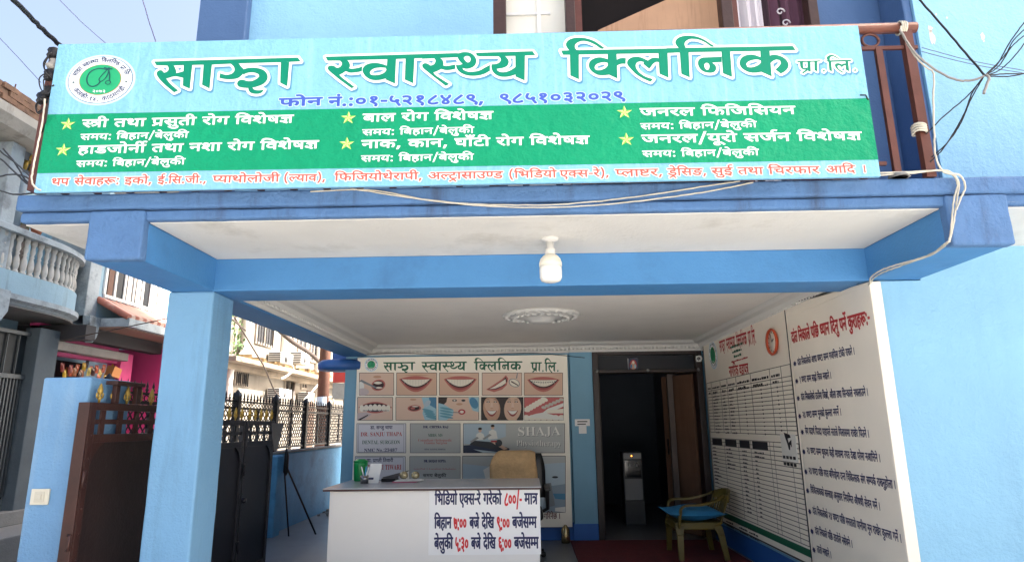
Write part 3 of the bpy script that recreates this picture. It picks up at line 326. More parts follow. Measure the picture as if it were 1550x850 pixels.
[[157,-209,-76,0,-100,46,1,38,0,26,68,40,59,0,52,0,64,-29,1,-25,0,-4,-2,-8,1,-5,0,-17,37,0,34,0,51,37,26,19,38,50,15,34,-309,380,-18,23,-34,27,-9,5,-18,9,-37,0,-3,0,1,25,497,0,1,-25,-56,-1,-44,-10,1,-17,0,-5,8,-14,7,-8,157,-205,135,182,12,16,10,24,1,9,0,17,-50,12,-53,0,1,25,289,0,1,-25,-42,0,-50,-38,-27,-38,-289,-397,-50,-69,-94,-75,-108,-29]],
[[451,-15,-80,0,-111,24,-18,4,-21,0,-48,0,-17,-26,-45,0,1,170,53,0,28,-63,144,-72,89,0,74,0,80,35,1,30,0,42,-107,27,-145,37,-104,26,-104,66,1,43,0,63,166,84,145,0,32,0,84,-9,57,-8,10,-1,24,-3,9,0,34,0,19,21,41,0,1,-145,-45,0,-32,54,-126,57,-77,0,-64,0,-68,-31,1,-24,0,-24,62,-32,63,-15,135,-33,102,-25,94,-63,1,-53,0,-72,-174,-84]],
[[301,539,-64,0,-86,43,1,32,0,32,86,44,65,0,64,0,86,-44,1,-32,0,-32,-88,-43],[55,0,1,24,60,2,42,24,1,33,1,292,0,37,-34,24,-61,1,3,25,381,0,1,-379,0,-31,36,-26,59,-2,1,-24]],
[[369,-14,-120,0,-104,59,1,61,1,309,-83,0,1,31,120,57,164,93,41,35,47,0,1,-169,189,0,1,-47,-187,0,1,-293,0,-31,30,-31,41,0,70,0,45,51,49,-13,-92,-112]],
[[459,-15,-116,0,-180,61,-104,112,1,76,0,70,108,108,186,62,117,0,172,0,202,-114,1,-102,1,-11,-493,0,4,-184,243,0,118,0,93,65,45,-20,-146,-123],[347,286,255,0,1,34,0,63,-50,59,-69,0,-134,0,1,-139]],
[[55,0,1,24,60,2,42,24,1,33,1,292,0,38,-36,23,-59,1,3,25,373,0,1,-87,52,48,142,51,67,0,84,0,84,-43,1,-35,0,-29,-68,-36,-55,0,-52,0,-50,25,-19,16,-20,15,-33,0,-42,0,-76,-55,1,-46,1,-203,0,-34,58,-23,87,-2,1,-24]],
[[759,-15,-150,0,-11,67,-136,-65,-175,0,-104,0,-120,60,1,47,0,66,258,85,275,38,1,76,0,42,-72,39,-79,0,-130,0,1,-32,0,-6,29,-20,28,-20,1,-18,0,-27,-78,-33,-57,0,-62,0,-70,37,1,31,0,35,98,55,172,32,115,0,214,0,176,-78,1,-83,1,-220,0,-26,7,-8,6,-8,23,0,20,0,29,11,27,-21,-98,-56],[451,50,28,0,80,22,35,22,1,158,-240,-28,1,-99,0,-75]],
[[53,-207,1,23,46,1,44,17,9,16,6,15,1,40,1,457,0,46,-36,27,-61,4,1,23,369,0,1,-71,90,84,171,0,106,0,160,-62,90,-107,1,-68,0,-73,-92,-115,-166,-65,-107,0,-146,0,-89,63,1,-134,0,-40,24,-42,66,-14,59,-1,1,-24],[583,42,92,0,39,46,40,48,1,94,0,91,-33,48,-32,45,-93,0,-92,0,-59,-64,1,-248,46,-60]],
[[49,0,1,26,102,2,72,40,1,54,1,427,0,43,-32,44,-76,17,-67,0,1,25,611,0,524,0,1,-156,0,-123,-325,-31,392,-37,1,-135,0,-93,-282,-103,-255,0],[543,375,19,0,160,0,128,61,1,78,0,68,-92,64,-111,0,-68,0,-34,-27,1,-37],[661,36,130,0,106,74,1,81,0,83,-142,70,-165,0,-45,0,1,-247,0,-34,50,-27]],
[[83,-129,28,57,58,136,15,52,189,0,15,-11,-26,-53,-98,-127,-47,-54]],
[[55,0,1,24,58,1,44,26,1,32,1,294,0,31,-40,29,-59,1,1,24,385,0,1,-64,110,76,175,0,260,0,1,-159,1,-232,0,-31,40,-27,59,-1,1,-24,-479,0,1,24,15,0,84,0,1,59,1,240,0,41,-36,40,-59,0,-94,0,-69,-54,1,-267,0,-31,38,-27,59,-1,1,-24]],
[[391,-15,-138,0,-116,81,1,78,1,225,0,35,-38,33,-63,1,1,24,389,0,1,-352,0,-26,54,-31,51,0,92,0,63,45,1,271,0,38,-44,30,-71,1,1,24,401,0,1,-358,0,-34,44,-24,65,-2,1,-25,-164,0,-227,-34,1,75,-50,-35,-152,-40]],
[[55,0,1,24,60,2,42,24,1,33,1,509,0,33,-32,28,-63,1,1,24,383,0,1,-595,0,-31,36,-26,59,-2,1,-24]],
[[417,-15,-104,0,-162,61,-92,106,1,67,0,77,98,115,172,63,107,0,140,0,91,-57,1,180,0,31,-64,25,-75,1,1,24,427,0,1,-566,0,-37,34,-29,69,-5,1,-25,-160,0,-227,-31,1,73,-84,-73],[511,42,46,0,90,39,19,32,1,247,-8,25,-84,33,-53,0,-94,0,-35,-46,-38,-47,1,-97,0,-94,37,-47,36,-45]],
[[465,-15,-114,0,-184,62,-108,108,1,68,0,73,122,113,210,66,131,0,144,0,162,-62,1,-48,0,-28,-66,-33,-55,0,-120,0,1,69,0,8,4,16,1,7,0,38,-83,0,-170,0,1,-163,0,-109,148,-113,127,0,106,0,95,50,41,-17,-150,-105]],
[[55,0,1,24,58,1,44,26,1,32,1,294,0,31,-40,29,-59,1,1,24,381,0,1,-68,114,80,157,0,204,0,45,-85,116,85,175,0,256,0,1,-159,1,-232,0,-31,38,-27,59,-1,1,-24,-471,0,1,24,56,1,40,28,1,30,1,240,0,41,-36,40,-59,0,-88,0,-69,-51,1,-270,0,-30,38,-28,57,-1,1,-24,-465,0,1,24,56,1,40,28,1,30,1,240,0,40,-36,41,-59,0,-94,0,-63,-54,1,-267,0,-30,36,-27,57,-2,1,-24]],
[[435,-209,-194,0,-97,28,-100,29,1,41,0,49,163,24,-134,32,1,51,0,37,112,56,123,26,-238,44,1,108,0,47,104,71,182,40,117,0,118,0,109,-21,251,0,1,-54,-145,0,70,-43,1,-53,0,-44,-92,-68,-160,-38,-103,0,-22,0,-46,2,-21,0,-52,0,-70,-29,1,-20,0,-33,121,0,103,0,158,0,182,-26,78,-56,1,-46,0,-72,-258,-82],[469,185,72,0,54,64,1,65,0,66,-54,62,-71,0,-70,0,-58,-62,1,-66,0,-65,58,-64],[479,-173,306,0,1,75,0,26,-84,21,-89,0,-321,0,-70,-23,1,-34,0,-26,65,-20,62,-19]],
[[303,0,1,26,104,2,72,38,1,54,1,146,-339,310,-54,50,-41,13,-20,6,-40,6,-21,1,1,26,657,0,1,-26,-33,0,-54,0,-64,-17,1,-15,0,-14,25,-23,253,-247,253,209,46,38,1,24,0,45,-149,0,-9,0,1,26,431,0,1,-26,-52,-3,-76,-34,-39,-32,-341,-280,1,-183,0,-54,72,-38,107,-2,1,-26]],
[[45,0,1,24,52,2,44,13,9,13,8,11,1,46,1,303,-107,0,1,50,109,0,1,64,0,79,192,87,171,0,126,0,140,-57,1,-40,0,-32,-68,-34,-47,0,-54,0,-64,29,1,24,0,20,25,24,4,3,10,12,1,3,0,16,-51,0,-62,0,-34,-40,1,-39,1,-119,167,0,1,-50,-165,0,1,-315,0,-45,60,-28,95,0,1,-24]],
[[557,-10,-206,0,-244,102,1,94,0,77,166,93,143,40,-64,36,-110,82,1,55,0,74,198,82,171,0,160,0,186,-81,1,-73,0,-63,-162,-88,-123,-36,387,-186,52,31,66,81,23,47,179,0,-32,-64,-96,-110,-75,-41,293,-142,-237,0,-173,84,-94,-42,-232,-52],[561,436,118,34,102,61,1,40,0,36,-96,46,-81,0,-84,0,-106,-44,1,-39,0,-36,76,-61],[563,68,128,0,184,42,63,29,-415,202,-108,-32,-122,-66,1,-54,0,-55,148,-66]]]
RUNS = {
'साझा':[1950,[(0,0,0),(1,676,0),(2,935,0),(1,1691,0)]],
'स्वास्थ्य':[2553,[(3,0,0),(4,389,0),(1,945,0),(5,1204,0),(6,1973,0)]],
'क्लिनिक':[3116,[(7,0,0),(8,259,0),(9,862,0),(7,1540,0),(10,1799,0),(11,2354,0)]],
'प्रा.लि.':[2300,[(12,0,0),(1,568,0),(13,827,0),(7,1095,0),(9,1354,0),(13,2032,0)]],
'प्रा.लि':[2032,[(12,0,0),(1,568,0),(13,827,0),(7,1095,0),(9,1354,0)]],
'फोन':[1585,[(14,0,0),(15,771,0),(10,1030,0)]],
'नं.:०१-५२१८४८९,':[6684,[(10,0,0),(16,555,0),(13,555,0),(17,823,0),(18,1117,0),(19,1668,0),(20,2219,0),(21,2559,0),(22,3110,0),(19,3661,0),(23,4212,0),(24,4763,0),(23,5314,0),(25,5865,0),(26,6416,0)]],
'९८५१०३२०२९':[5510,[(25,0,0),(23,551,0),(21,1102,0),(19,1653,0),(18,2204,0),(27,2755,0),(22,3306,0),(18,3857,0),(22,4408,0),(25,4959,0)]],
'स्त्री':[1200,[(3,0,0),(28,389,0),(29,941,0)]],
'तथा':[1471,[(30,0,0),(31,570,0),(1,1212,0)]],
'प्रसुती':[2073,[(12,0,0),(0,568,0),(32,1244,0),(30,1244,0),(29,1814,0)]],
'रोग':[1231,[(33,0,0),(15,409,0),(34,668,0)]],
'विशेषज्ञ':[2714,[(7,0,0),(4,259,0),(35,815,0),(36,1495,0),(37,1495,0),(38,2073,0)]],
'समय:':[2148,[(0,0,0),(39,676,0),(6,1274,0),(17,1854,0)]],
'बिहान/बेलुकी':[4874,[(7,0,0),(40,259,0),(41,830,0),(1,1361,0),(10,1620,0),(42,2175,0),(40,2604,0),(36,3175,0),(9,3175,0),(32,3853,0),(11,3853,0),(43,4615,0)]],
'हाडजोर्नी':[3182,[(41,0,0),(1,531,0),(44,790,0),(45,1367,0),(15,2109,0),(10,2368,0),(46,2923,0)]],
'नशा':[1494,[(10,0,0),(35,555,0),(1,1235,0)]],
'बाल':[1508,[(40,0,0),(1,571,0),(9,830,0)]],
'नाक,':[1844,[(10,0,0),(1,555,0),(11,814,0),(26,1576,0)]],
'कान,':[1844,[(11,0,0),(1,762,0),(10,1021,0),(26,1576,0)]],
'घाँटी':[1613,[(47,0,0),(1,591,0),(48,850,0),(49,850,0),(50,1354,0)]],
'जनरल':[2384,[(45,0,0),(10,742,0),(33,1297,0),(9,1706,0)]],
'फिजिसियन':[4101,[(7,0,0),(14,259,0),(7,1030,0),(45,1289,0),(7,2031,0),(0,2290,0),(6,2966,0),(10,3546,0)]],
'जनरल/यूरो':[4061,[(45,0,0),(10,742,0),(33,1297,0),(9,1706,0),(42,2384,0),(6,2813,0),(51,3393,0),(33,3393,0),(15,3802,0)]],
'सर्जन':[1973,[(0,0,0),(45,676,0),(52,1418,0),(10,1418,0)]],
'थप':[1210,[(31,0,0),(53,642,0)]],
'सेवाहरू:':[3103,[(0,0,0),(36,676,0),(4,676,0),(1,1232,0),(41,1491,0),(54,2022,0),(17,2809,0)]],
'इको,':[1780,[(55,0,0),(11,491,0),(15,1253,0),(26,1512,0)]],
'ई.सि.जी.,':[3499,[(56,0,0),(13,491,0),(7,759,0),(0,1018,0),(13,1694,0),(45,1962,0),(29,2704,0),(13,2963,0),(26,3231,0)]],
'प्याथोलोजी':[3986,[(57,0,0),(6,308,0),(1,888,0),(31,1147,0),(15,1789,0),(9,2048,0),(15,2726,0),(45,2985,0),(29,3727,0)]],
'(ल्याव),':[2871,[(58,0,0),(59,354,0),(6,854,0),(1,1434,0),(4,1693,0),(60,2249,0),(26,2603,0)]],
'फिजियोथेरापी,':[5275,[(7,0,0),(14,259,0),(7,1030,0),(45,1289,0),(6,2031,0),(15,2611,0),(31,2870,0),(36,3512,0),(33,3512,0),(1,3921,0),(53,4180,0),(29,4748,0),(26,5007,0)]],
'अल्ट्रासाउण्ड':[4554,[(61,0,0),(59,764,0),(62,1264,0),(1,1768,0),(0,2027,0),(1,2703,0),(63,2962,0),(64,3510,0),(44,3977,0)]],
'(भिडियो':[2991,[(58,0,0),(7,354,0),(65,613,0),(7,1316,0),(44,1575,0),(6,2152,0),(15,2732,0)]],
'एक्स-रे),':[3203,[(66,0,0),(8,553,0),(0,1156,0),(20,1832,0),(33,2172,0),(36,2581,0),(60,2581,0),(26,2935,0)]],
'प्लाष्टर,':[2506,[(57,0,0),(9,308,0),(1,986,0),(67,1245,0),(33,1829,0),(26,2238,0)]],
'ड्रेसिङ,':[2427,[(68,0,0),(36,571,0),(7,577,0),(0,836,0),(69,1512,0),(26,2159,0)]],
'सुई':[1167,[(0,0,0),(32,676,0),(56,676,0)]],
'चिरफार':[2741,[(7,0,0),(70,259,0),(33,893,0),(14,1302,0),(1,2073,0),(33,2332,0)]],
'आदि':[1802,[(71,0,0),(7,1023,0),(72,1282,0)]],
'।':[379,[(73,0,0)]],
'२०७३':[2204,[(22,0,0),(18,551,0),(74,1102,0),(27,1653,0)]],
'कलंकी-१४,':[4171,[(11,0,0),(9,762,0),(16,1440,0),(11,1440,0),(43,2202,0),(20,2461,0),(19,2801,0),(24,3352,0),(26,3903,0)]],
'काठमाण्डौ':[3766,[(11,0,0),(1,762,0),(75,1021,0),(39,1606,0),(1,2204,0),(64,2463,0),(44,2930,0),(76,3507,0)]],
'भिडियो':[2637,[(7,0,0),(65,259,0),(7,962,0),(44,1221,0),(6,1798,0),(15,2378,0)]],
'एक्स-रे':[2581,[(66,0,0),(8,553,0),(0,1156,0),(20,1832,0),(33,2172,0),(36,2581,0)]],
'गरेको':[1993,[(34,0,0),(33,563,0),(36,972,0),(11,972,0),(15,1734,0)]],
'८००/-':[2422,[(23,0,0),(18,551,0),(18,1102,0),(42,1653,0),(20,2082,0)]],
'मात्र':[1409,[(39,0,0),(1,598,0),(28,857,0)]],
'बिहान':[2175,[(7,0,0),(40,259,0),(41,830,0),(1,1361,0),(10,1620,0)]],
'७:००':[1947,[(74,0,0),(17,551,0),(18,845,0),(18,1396,0)]],
'बजे':[1313,[(40,0,0),(45,571,0),(36,1313,0)]],
'देखि':[1597,[(72,0,0),(36,465,0),(7,520,0),(77,779,0)]],
'९:००':[1947,[(25,0,0),(17,551,0),(18,845,0),(18,1396,0)]],
'बजेसम्म':[2937,[(40,0,0),(45,571,0),(36,1313,0),(0,1313,0),(78,1989,0),(39,2339,0)]],
'बेलुकी':[2270,[(40,0,0),(36,571,0),(9,571,0),(32,1249,0),(11,1249,0),(43,2011,0)]],
'५:३०':[1947,[(21,0,0),(17,551,0),(27,845,0),(18,1396,0)]],
'६:००':[1947,[(79,0,0),(17,551,0),(18,845,0),(18,1396,0)]],
'नागरिक':[2807,[(10,0,0),(1,555,0),(34,814,0),(7,1377,0),(33,1636,0),(11,2045,0)]],
'वडापत्र':[2512,[(4,0,0),(44,556,0),(1,1133,0),(53,1392,0),(28,1960,0)]],
'डा.':[1104,[(44,0,0),(1,577,0),(13,836,0)]],
'सन्जु':[1776,[(0,0,0),(80,676,0),(45,1034,0),(32,1776,0)]],
'थापा':[1728,[(31,0,0),(1,642,0),(53,901,0),(1,1469,0)]],
'प्राप्ती':[1964,[(12,0,0),(1,568,0),(57,827,0),(30,1135,0),(29,1705,0)]],
'तिवारी':[2312,[(7,0,0),(30,259,0),(4,829,0),(1,1385,0),(33,1644,0),(29,2053,0)]],
'समय':[1854,[(0,0,0),(39,676,0),(6,1274,0)]],
'गरिनेछ':[2487,[(34,0,0),(7,563,0),(33,822,0),(10,1231,0),(36,1786,0),(81,1786,0)]],
'दांत':[1349,[(72,0,0),(1,520,0),(16,779,0),(30,779,0)]],
'निकाले':[2513,[(7,0,0),(10,259,0),(11,814,0),(1,1576,0),(9,1835,0),(36,2513,0)]],
'पछि':[1528,[(53,0,0),(7,568,0),(81,827,0)]],
'ध्यान':[1756,[(82,0,0),(6,362,0),(1,942,0),(10,1201,0)]],
'दिनु':[1334,[(7,0,0),(72,259,0),(10,779,0),(32,1334,0)]],
'पर्ने':[1123,[(53,0,0),(10,568,0),(83,1123,0)]],
'कुराहरू:-':[3382,[(11,0,0),(32,541,0),(33,762,0),(1,1171,0),(41,1430,0),(54,1961,0),(17,2748,0),(20,3042,0)]],
'निकालेको':[3534,[(7,0,0),(10,259,0),(11,814,0),(1,1576,0),(9,1835,0),(36,2513,0),(11,2513,0),(15,3275,0)]],
'आधा':[1897,[(71,0,0),(84,1023,0),(1,1638,0)]],
'घण्टा':[1821,[(47,0,0),(64,591,0),(49,1058,0),(1,1562,0)]],
'सम्म':[1624,[(0,0,0),(78,676,0),(39,1026,0)]],
'गजपिस':[2808,[(34,0,0),(45,563,0),(7,1305,0),(53,1564,0),(0,2132,0)]],
'टोकी':[1784,[(49,0,0),(15,504,0),(11,763,0),(43,1525,0)]],
'राख्ने':[1871,[(33,0,0),(1,409,0),(85,668,0),(10,1316,0),(36,1871,0)]],
'१':[551,[(19,0,0)]],
'साह्रो':[1750,[(0,0,0),(1,676,0),(86,935,0),(15,1491,0)]],
'चिज':[1635,[(7,0,0),(70,259,0),(45,893,0)]],
'नखाने':[2187,[(10,0,0),(77,555,0),(1,1373,0),(10,1632,0),(36,2187,0)]],
'ठाउँमा':[2249,[(75,0,0),(1,585,0),(63,844,0),(48,1357,0),(39,1392,0),(1,1990,0)]],
'जिब्रो,':[2099,[(7,0,0),(45,259,0),(87,1001,0),(15,1572,0),(26,1831,0)]],
'औला':[1960,[(88,0,0),(9,1023,0),(1,1701,0)]],
'सिन्काले':[2992,[(7,0,0),(0,259,0),(80,935,0),(11,1293,0),(1,2055,0),(9,2314,0),(36,2992,0)]],
'नचलाउने':[3229,[(10,0,0),(70,555,0),(9,1189,0),(1,1867,0),(63,2126,0),(10,2674,0),(36,3229,0)]],
'२४':[1102,[(22,0,0),(24,551,0)]],
'नुनको':[2131,[(10,0,0),(32,555,0),(10,555,0),(11,1110,0),(15,1872,0)]],
'कुल्ला':[2199,[(11,0,0),(32,541,0),(59,762,0),(9,1262,0),(1,1940,0)]],
'नगर्ने':[1673,[(10,0,0),(34,555,0),(10,1118,0),(83,1673,0)]],
'पेय':[1148,[(53,0,0),(36,568,0),(6,568,0)]],
'पदार्थ':[1989,[(53,0,0),(72,568,0),(1,1088,0),(31,1347,0),(52,1989,0)]],
'पिउदा':[2154,[(7,0,0),(53,259,0),(63,827,0),(72,1375,0),(1,1895,0)]],
'पाइपले':[2564,[(53,0,0),(1,568,0),(55,827,0),(53,1318,0),(9,1886,0),(36,2564,0)]],
'नतान्ने':[1999,[(10,0,0),(30,555,0),(1,1125,0),(89,1384,0),(36,1999,0)]],
'गिलासमा':[3292,[(7,0,0),(34,259,0),(9,822,0),(1,1500,0),(0,1759,0),(39,2435,0),(1,3033,0)]],
'राखेर':[1895,[(33,0,0),(1,409,0),(77,668,0),(36,1486,0),(33,1486,0)]],
'पिउने':[1930,[(7,0,0),(53,259,0),(63,827,0),(10,1375,0),(36,1930,0)]],
'थुकमा':[2261,[(31,0,0),(32,642,0),(11,642,0),(39,1404,0),(1,2002,0)]],
'केही':[1552,[(11,0,0),(36,541,0),(41,762,0),(29,1293,0)]],
'मात्रामा':[2525,[(39,0,0),(1,598,0),(28,857,0),(1,1409,0),(39,1668,0),(1,2266,0)]],
'रगत':[1542,[(33,0,0),(34,409,0),(30,972,0)]],
'देखा':[1597,[(72,0,0),(36,465,0),(77,520,0),(1,1338,0)]],
'परेमा':[1834,[(53,0,0),(33,568,0),(36,977,0),(39,977,0),(1,1575,0)]],
'नआत्तिने':[3073,[(10,0,0),(71,555,0),(7,1578,0),(90,1837,0),(10,2518,0),(36,3073,0)]],
'बगिरहेमा':[3190,[(40,0,0),(7,571,0),(34,830,0),(33,1393,0),(41,1802,0),(36,2333,0),(39,2333,0),(1,2931,0)]],
'दन्त':[1448,[(72,0,0),(80,520,0),(30,878,0)]],
'चिकित्सक':[3701,[(7,0,0),(70,259,0),(7,893,0),(11,1152,0),(91,1914,0),(0,2263,0),(11,2939,0)]],
'संग':[1239,[(0,0,0),(16,676,0),(34,676,0)]],
'सम्पर्क':[2353,[(0,0,0),(92,676,0),(11,1591,0),(52,2132,0)]],
'राख्नुहोला':[3598,[(33,0,0),(1,409,0),(85,668,0),(10,1316,0),(32,1871,0),(41,1871,0),(15,2402,0),(9,2661,0),(1,3339,0)]],
'चिकित्सकको':[4722,[(7,0,0),(70,259,0),(7,893,0),(11,1152,0),(91,1914,0),(0,2263,0),(11,2939,0),(11,3701,0),(15,4463,0)]],
'सल्लाह':[2644,[(0,0,0),(59,676,0),(9,1176,0),(1,1854,0),(41,2113,0)]],
'अनुसार':[2663,[(61,0,0),(10,764,0),(32,1319,0),(0,1319,0),(1,1995,0),(33,2254,0)]],
'नियमित':[2821,[(7,0,0),(10,259,0),(6,814,0),(7,1394,0),(39,1653,0),(30,2251,0)]],
'औषधी':[2475,[(88,0,0),(37,1023,0),(84,1601,0),(29,2216,0)]],
'सेवन':[1787,[(0,0,0),(36,676,0),(4,676,0),(10,1232,0)]],
'गर्ने':[1118,[(34,0,0),(10,563,0),(83,1118,0)]],
'मनतातो':[2811,[(39,0,0),(10,598,0),(30,1153,0),(1,1723,0),(30,1982,0),(15,2552,0)]],
'पानीमा':[2498,[(53,0,0),(1,568,0),(10,827,0),(29,1382,0),(39,1641,0),(1,2239,0)]],
'नुन':[1110,[(10,0,0),(32,555,0),(10,555,0)]],
'तातोले':[2336,[(30,0,0),(1,570,0),(30,829,0),(15,1399,0),(9,1658,0),(36,2336,0)]],
'नसेक्ने':[2389,[(10,0,0),(0,555,0),(36,1231,0),(8,1231,0),(10,1834,0),(36,2389,0)]],
'तातो':[1658,[(30,0,0),(1,570,0),(30,829,0),(15,1399,0)]],
'DR.':[1710,[(93,0,0),(94,738,0),(95,1442,0)]],
'SANJU':[3191,[(96,0,0),(97,581,0),(98,1231,0),(99,1966,0),(100,2458,0)]],
'THAPA':[3331,[(101,0,0),(102,630,0),(97,1409,0),(103,2059,0),(97,2681,0)]],
'DENTAL':[4046,[(93,0,0),(104,738,0),(98,1396,0),(101,2131,0),(97,2761,0),(105,3411,0)]],
'SURGEON':[4949,[(96,0,0),(100,581,0),(94,1314,0),(106,2018,0),(104,2774,0),(107,3432,0),(98,4214,0)]],
'NMC':[2376,[(98,0,0),(108,735,0),(109,1679,0)]],
'No.:23487':[4567,[(98,0,0),(110,735,0),(95,1236,0),(111,1504,0),(112,1772,0),(113,2331,0),(114,2890,0),(115,3449,0),(116,4008,0)]],
'PRAPTI':[3616,[(103,0,0),(94,622,0),(97,1326,0),(103,1976,0),(101,2598,0),(117,3228,0)]],
'TIWARI':[3670,[(101,0,0),(117,630,0),(118,1018,0),(97,1928,0),(94,2578,0),(117,3282,0)]],
'SHAJA':[3152,[(96,0,0),(102,581,0),(97,1360,0),(99,2010,0),(97,2502,0)]],
'Physiotherapy':[6156,[(103,0,0),(119,622,0),(120,1189,0),(121,1636,0),(122,2065,0),(110,2360,0),(123,2861,0),(119,3201,0),(124,3768,0),(125,4216,0),(126,4644,0),(127,5156,0),(120,5709,0)]],
'MBBS,':[3111,[(108,0,0),(128,944,0),(128,1603,0),(96,2262,0),(129,2843,0)]],
'MS':[1525,[(108,0,0),(96,944,0)]],
'Consultant':[4808,[(109,0,0),(110,697,0),(130,1198,0),(121,1765,0),(131,2194,0),(132,2752,0),(123,3049,0),(126,3389,0),(130,3901,0),(123,4468,0)]],
'Orthopaedic':[5414,[(107,0,0),(125,782,0),(123,1210,0),(119,1550,0),(110,2117,0),(127,2618,0),(126,3171,0),(124,3683,0),(133,4131,0),(122,4682,0),(134,4977,0)]],
'Trauma':[3465,[(101,0,0),(125,630,0),(126,1058,0),(131,1570,0),(135,2128,0),(126,2953,0)]],
'Surgeon':[3570,[(96,0,0),(131,581,0),(125,1139,0),(136,1567,0),(124,2054,0),(110,2502,0),(130,3003,0)]],
'NEPAL':[3300,[(98,0,0),(104,735,0),(103,1393,0),(97,2015,0),(105,2665,0)]],
'NATIONAL':[5205,[(98,0,0),(97,735,0),(101,1385,0),(117,2015,0),(107,2403,0),(98,3185,0),(97,3920,0),(105,4570,0)]],
'HOSPITAL':[5067,[(102,0,0),(107,779,0),(96,1561,0),(103,2142,0),(117,2764,0),(101,3152,0),(97,3782,0),(105,4432,0)]],
'CHITRA':[3848,[(109,0,0),(102,697,0),(117,1476,0),(101,1864,0),(94,2494,0),(97,3198,0)]],
'RAJ':[1846,[(94,0,0),(97,704,0),(99,1354,0)]],
'SANJAY':[3742,[(96,0,0),(97,581,0),(98,1231,0),(99,1966,0),(97,2458,0),(137,3108,0)]],
'GUPTA':[3391,[(106,0,0),(100,756,0),(103,1489,0),(101,2111,0),(97,2741,0)]],
'Prof.':[2137,[(103,0,0),(125,622,0),(110,1050,0),(138,1551,0),(95,1869,0)]],
'Assist':[2572,[(97,0,0),(121,650,0),(121,1079,0),(122,1508,0),(121,1803,0),(123,2232,0)]],
'&':[732,[(139,0,0)]],
'Orthodontics':[5738,[(107,0,0),(125,782,0),(123,1210,0),(119,1550,0),(110,2117,0),(133,2618,0),(110,3169,0),(130,3670,0),(123,4237,0),(122,4577,0),(134,4872,0),(121,5309,0)]]}
GL, WD = GLYPHS, RUNS
def flat_glyph(key, k):
    out = []
    for fl in GL[key]:
        pts = []; x = y = 0
        for i in range(0, len(fl), 2):
            a = fl[i]; on = a & 1; x += (a-on)//2; y += fl[i+1]; pts.append((x, y, on))
        ex = []
        for i, p in enumerate(pts):
            q = pts[(i+1) % len(pts)]; ex.append(p)
            if not p[2] and not q[2]: ex.append(((p[0]+q[0])/2, (p[1]+q[1])/2, 1))
        s0 = next(i for i, p in enumerate(ex) if p[2]); ex = ex[s0:]+ex[:s0]; c = []; i = 0
        while i < len(ex):
            p = ex[i]; q = ex[(i+1) % len(ex)]
            c.append((p[0], p[1]))
            if not q[2]:
                r = ex[(i+2) % len(ex)]
                for j in range(1, k):
                    t = j/k; c.append(((1-t)**2*p[0]+2*t*(1-t)*q[0]+t*t*r[0], (1-t)**2*p[1]+2*t*(1-t)*q[1]+t*t*r[1]))
                i += 2
            else: i += 1
        out.append(c)
    return out
def word_contours(wd, k=3):
    res = []
    for g, x, y in WD[wd][1]:
        for c in flat_glyph(g, k): res.append([(a+x, b+y) for a, b in c])
    return res
def clean(c, eps):
    out = []
    for p in c:
        if not out or abs(p[0]-out[-1][0])+abs(p[1]-out[-1][1]) > eps: out.append(p)
    while len(out) > 2 and abs(out[0][0]-out[-1][0])+abs(out[0][1]-out[-1][1]) <= eps: out.pop()
    return out
def grow(c, d, rnd=True):
    """outline moved outwards by d (fill lies to the right of the direction of travel)"""
    n = len(c); out = []
    for i in range(n):
        p0, p1, p2 = c[i-1], c[i], c[(i+1) % n]
        ax, ay = p1[0]-p0[0], p1[1]-p0[1]; bx, by = p2[0]-p1[0], p2[1]-p1[1]
        la = math.hypot(ax, ay) or 1; lb = math.hypot(bx, by) or 1
        n1 = (-ay/la, ax/la); n2 = (-by/lb, bx/lb)
        cr = (ax*by-ay*bx)/(la*lb); dt = n1[0]*n2[0]+n1[1]*n2[1]
        if cr < 0 and dt < .75 and d > 0 and rnd:      # right turn = convex corner
            a1 = math.atan2(n1[1], n1[0]); a2 = math.atan2(n2[1], n2[0])
            while a2 > a1: a2 -= 2*math.pi
            st = max(2, int((a1-a2)/.5))
            for q in range(st+1):
                a = a1+(a2-a1)*q/st; out.append((p1[0]+d*math.cos(a), p1[1]+d*math.sin(a)))
        else:
            mx, my = n1[0]+n2[0], n1[1]+n2[1]; l2 = mx*mx+my*my
            k = min(2/l2, 2.2) if l2 > .05 else 1
            out.append((p1[0]+d*mx*k, p1[1]+d*my*k))
    return out
def fill(cons, evenodd=False):
    vs = []; es = []
    for c in cons:
        if len(c) < 3: continue
        k = len(vs); vs += c; es += [(k+i, k+(i+1) % len(c)) for i in range(len(c))]
    if not vs: return [], []
    V, E_, Fs, _, _, _ = delaunay_2d_cdt([Vector(p) for p in vs], es, [], 0, 1e-4)
    A = np.array([vs[a] for a, b in es]); B = np.array([vs[b] for a, b in es])
    T = np.array([[V[i][:2] for i in f] for f in Fs]); ce = T.mean(axis=1)
    up = (A[None, :, 1] <= ce[:, None, 1]) & (B[None, :, 1] > ce[:, None, 1])
    dn = (A[None, :, 1] > ce[:, None, 1]) & (B[None, :, 1] <= ce[:, None, 1])
    lf = (B[:, 0]-A[:, 0])[None]*(ce[:, None, 1]-A[None, :, 1])-(ce[:, None, 0]-A[None, :, 0])*(B[:, 1]-A[:, 1])[None]
    wn = (up & (lf > 0)).sum(1)-(dn & (lf < 0)).sum(1)
    keep = (wn % 2 != 0) if evenodd else (wn != 0)
    ar = np.abs((T[:, 1, 0]-T[:, 0, 0])*(T[:, 2, 1]-T[:, 0, 1])-(T[:, 2, 0]-T[:, 0, 0])*(T[:, 1, 1]-T[:, 0, 1]))
    keep &= ar > 1e-6
    return [tuple(p[:2]) for p in V], [f for f, q in zip(Fs, keep) if q]
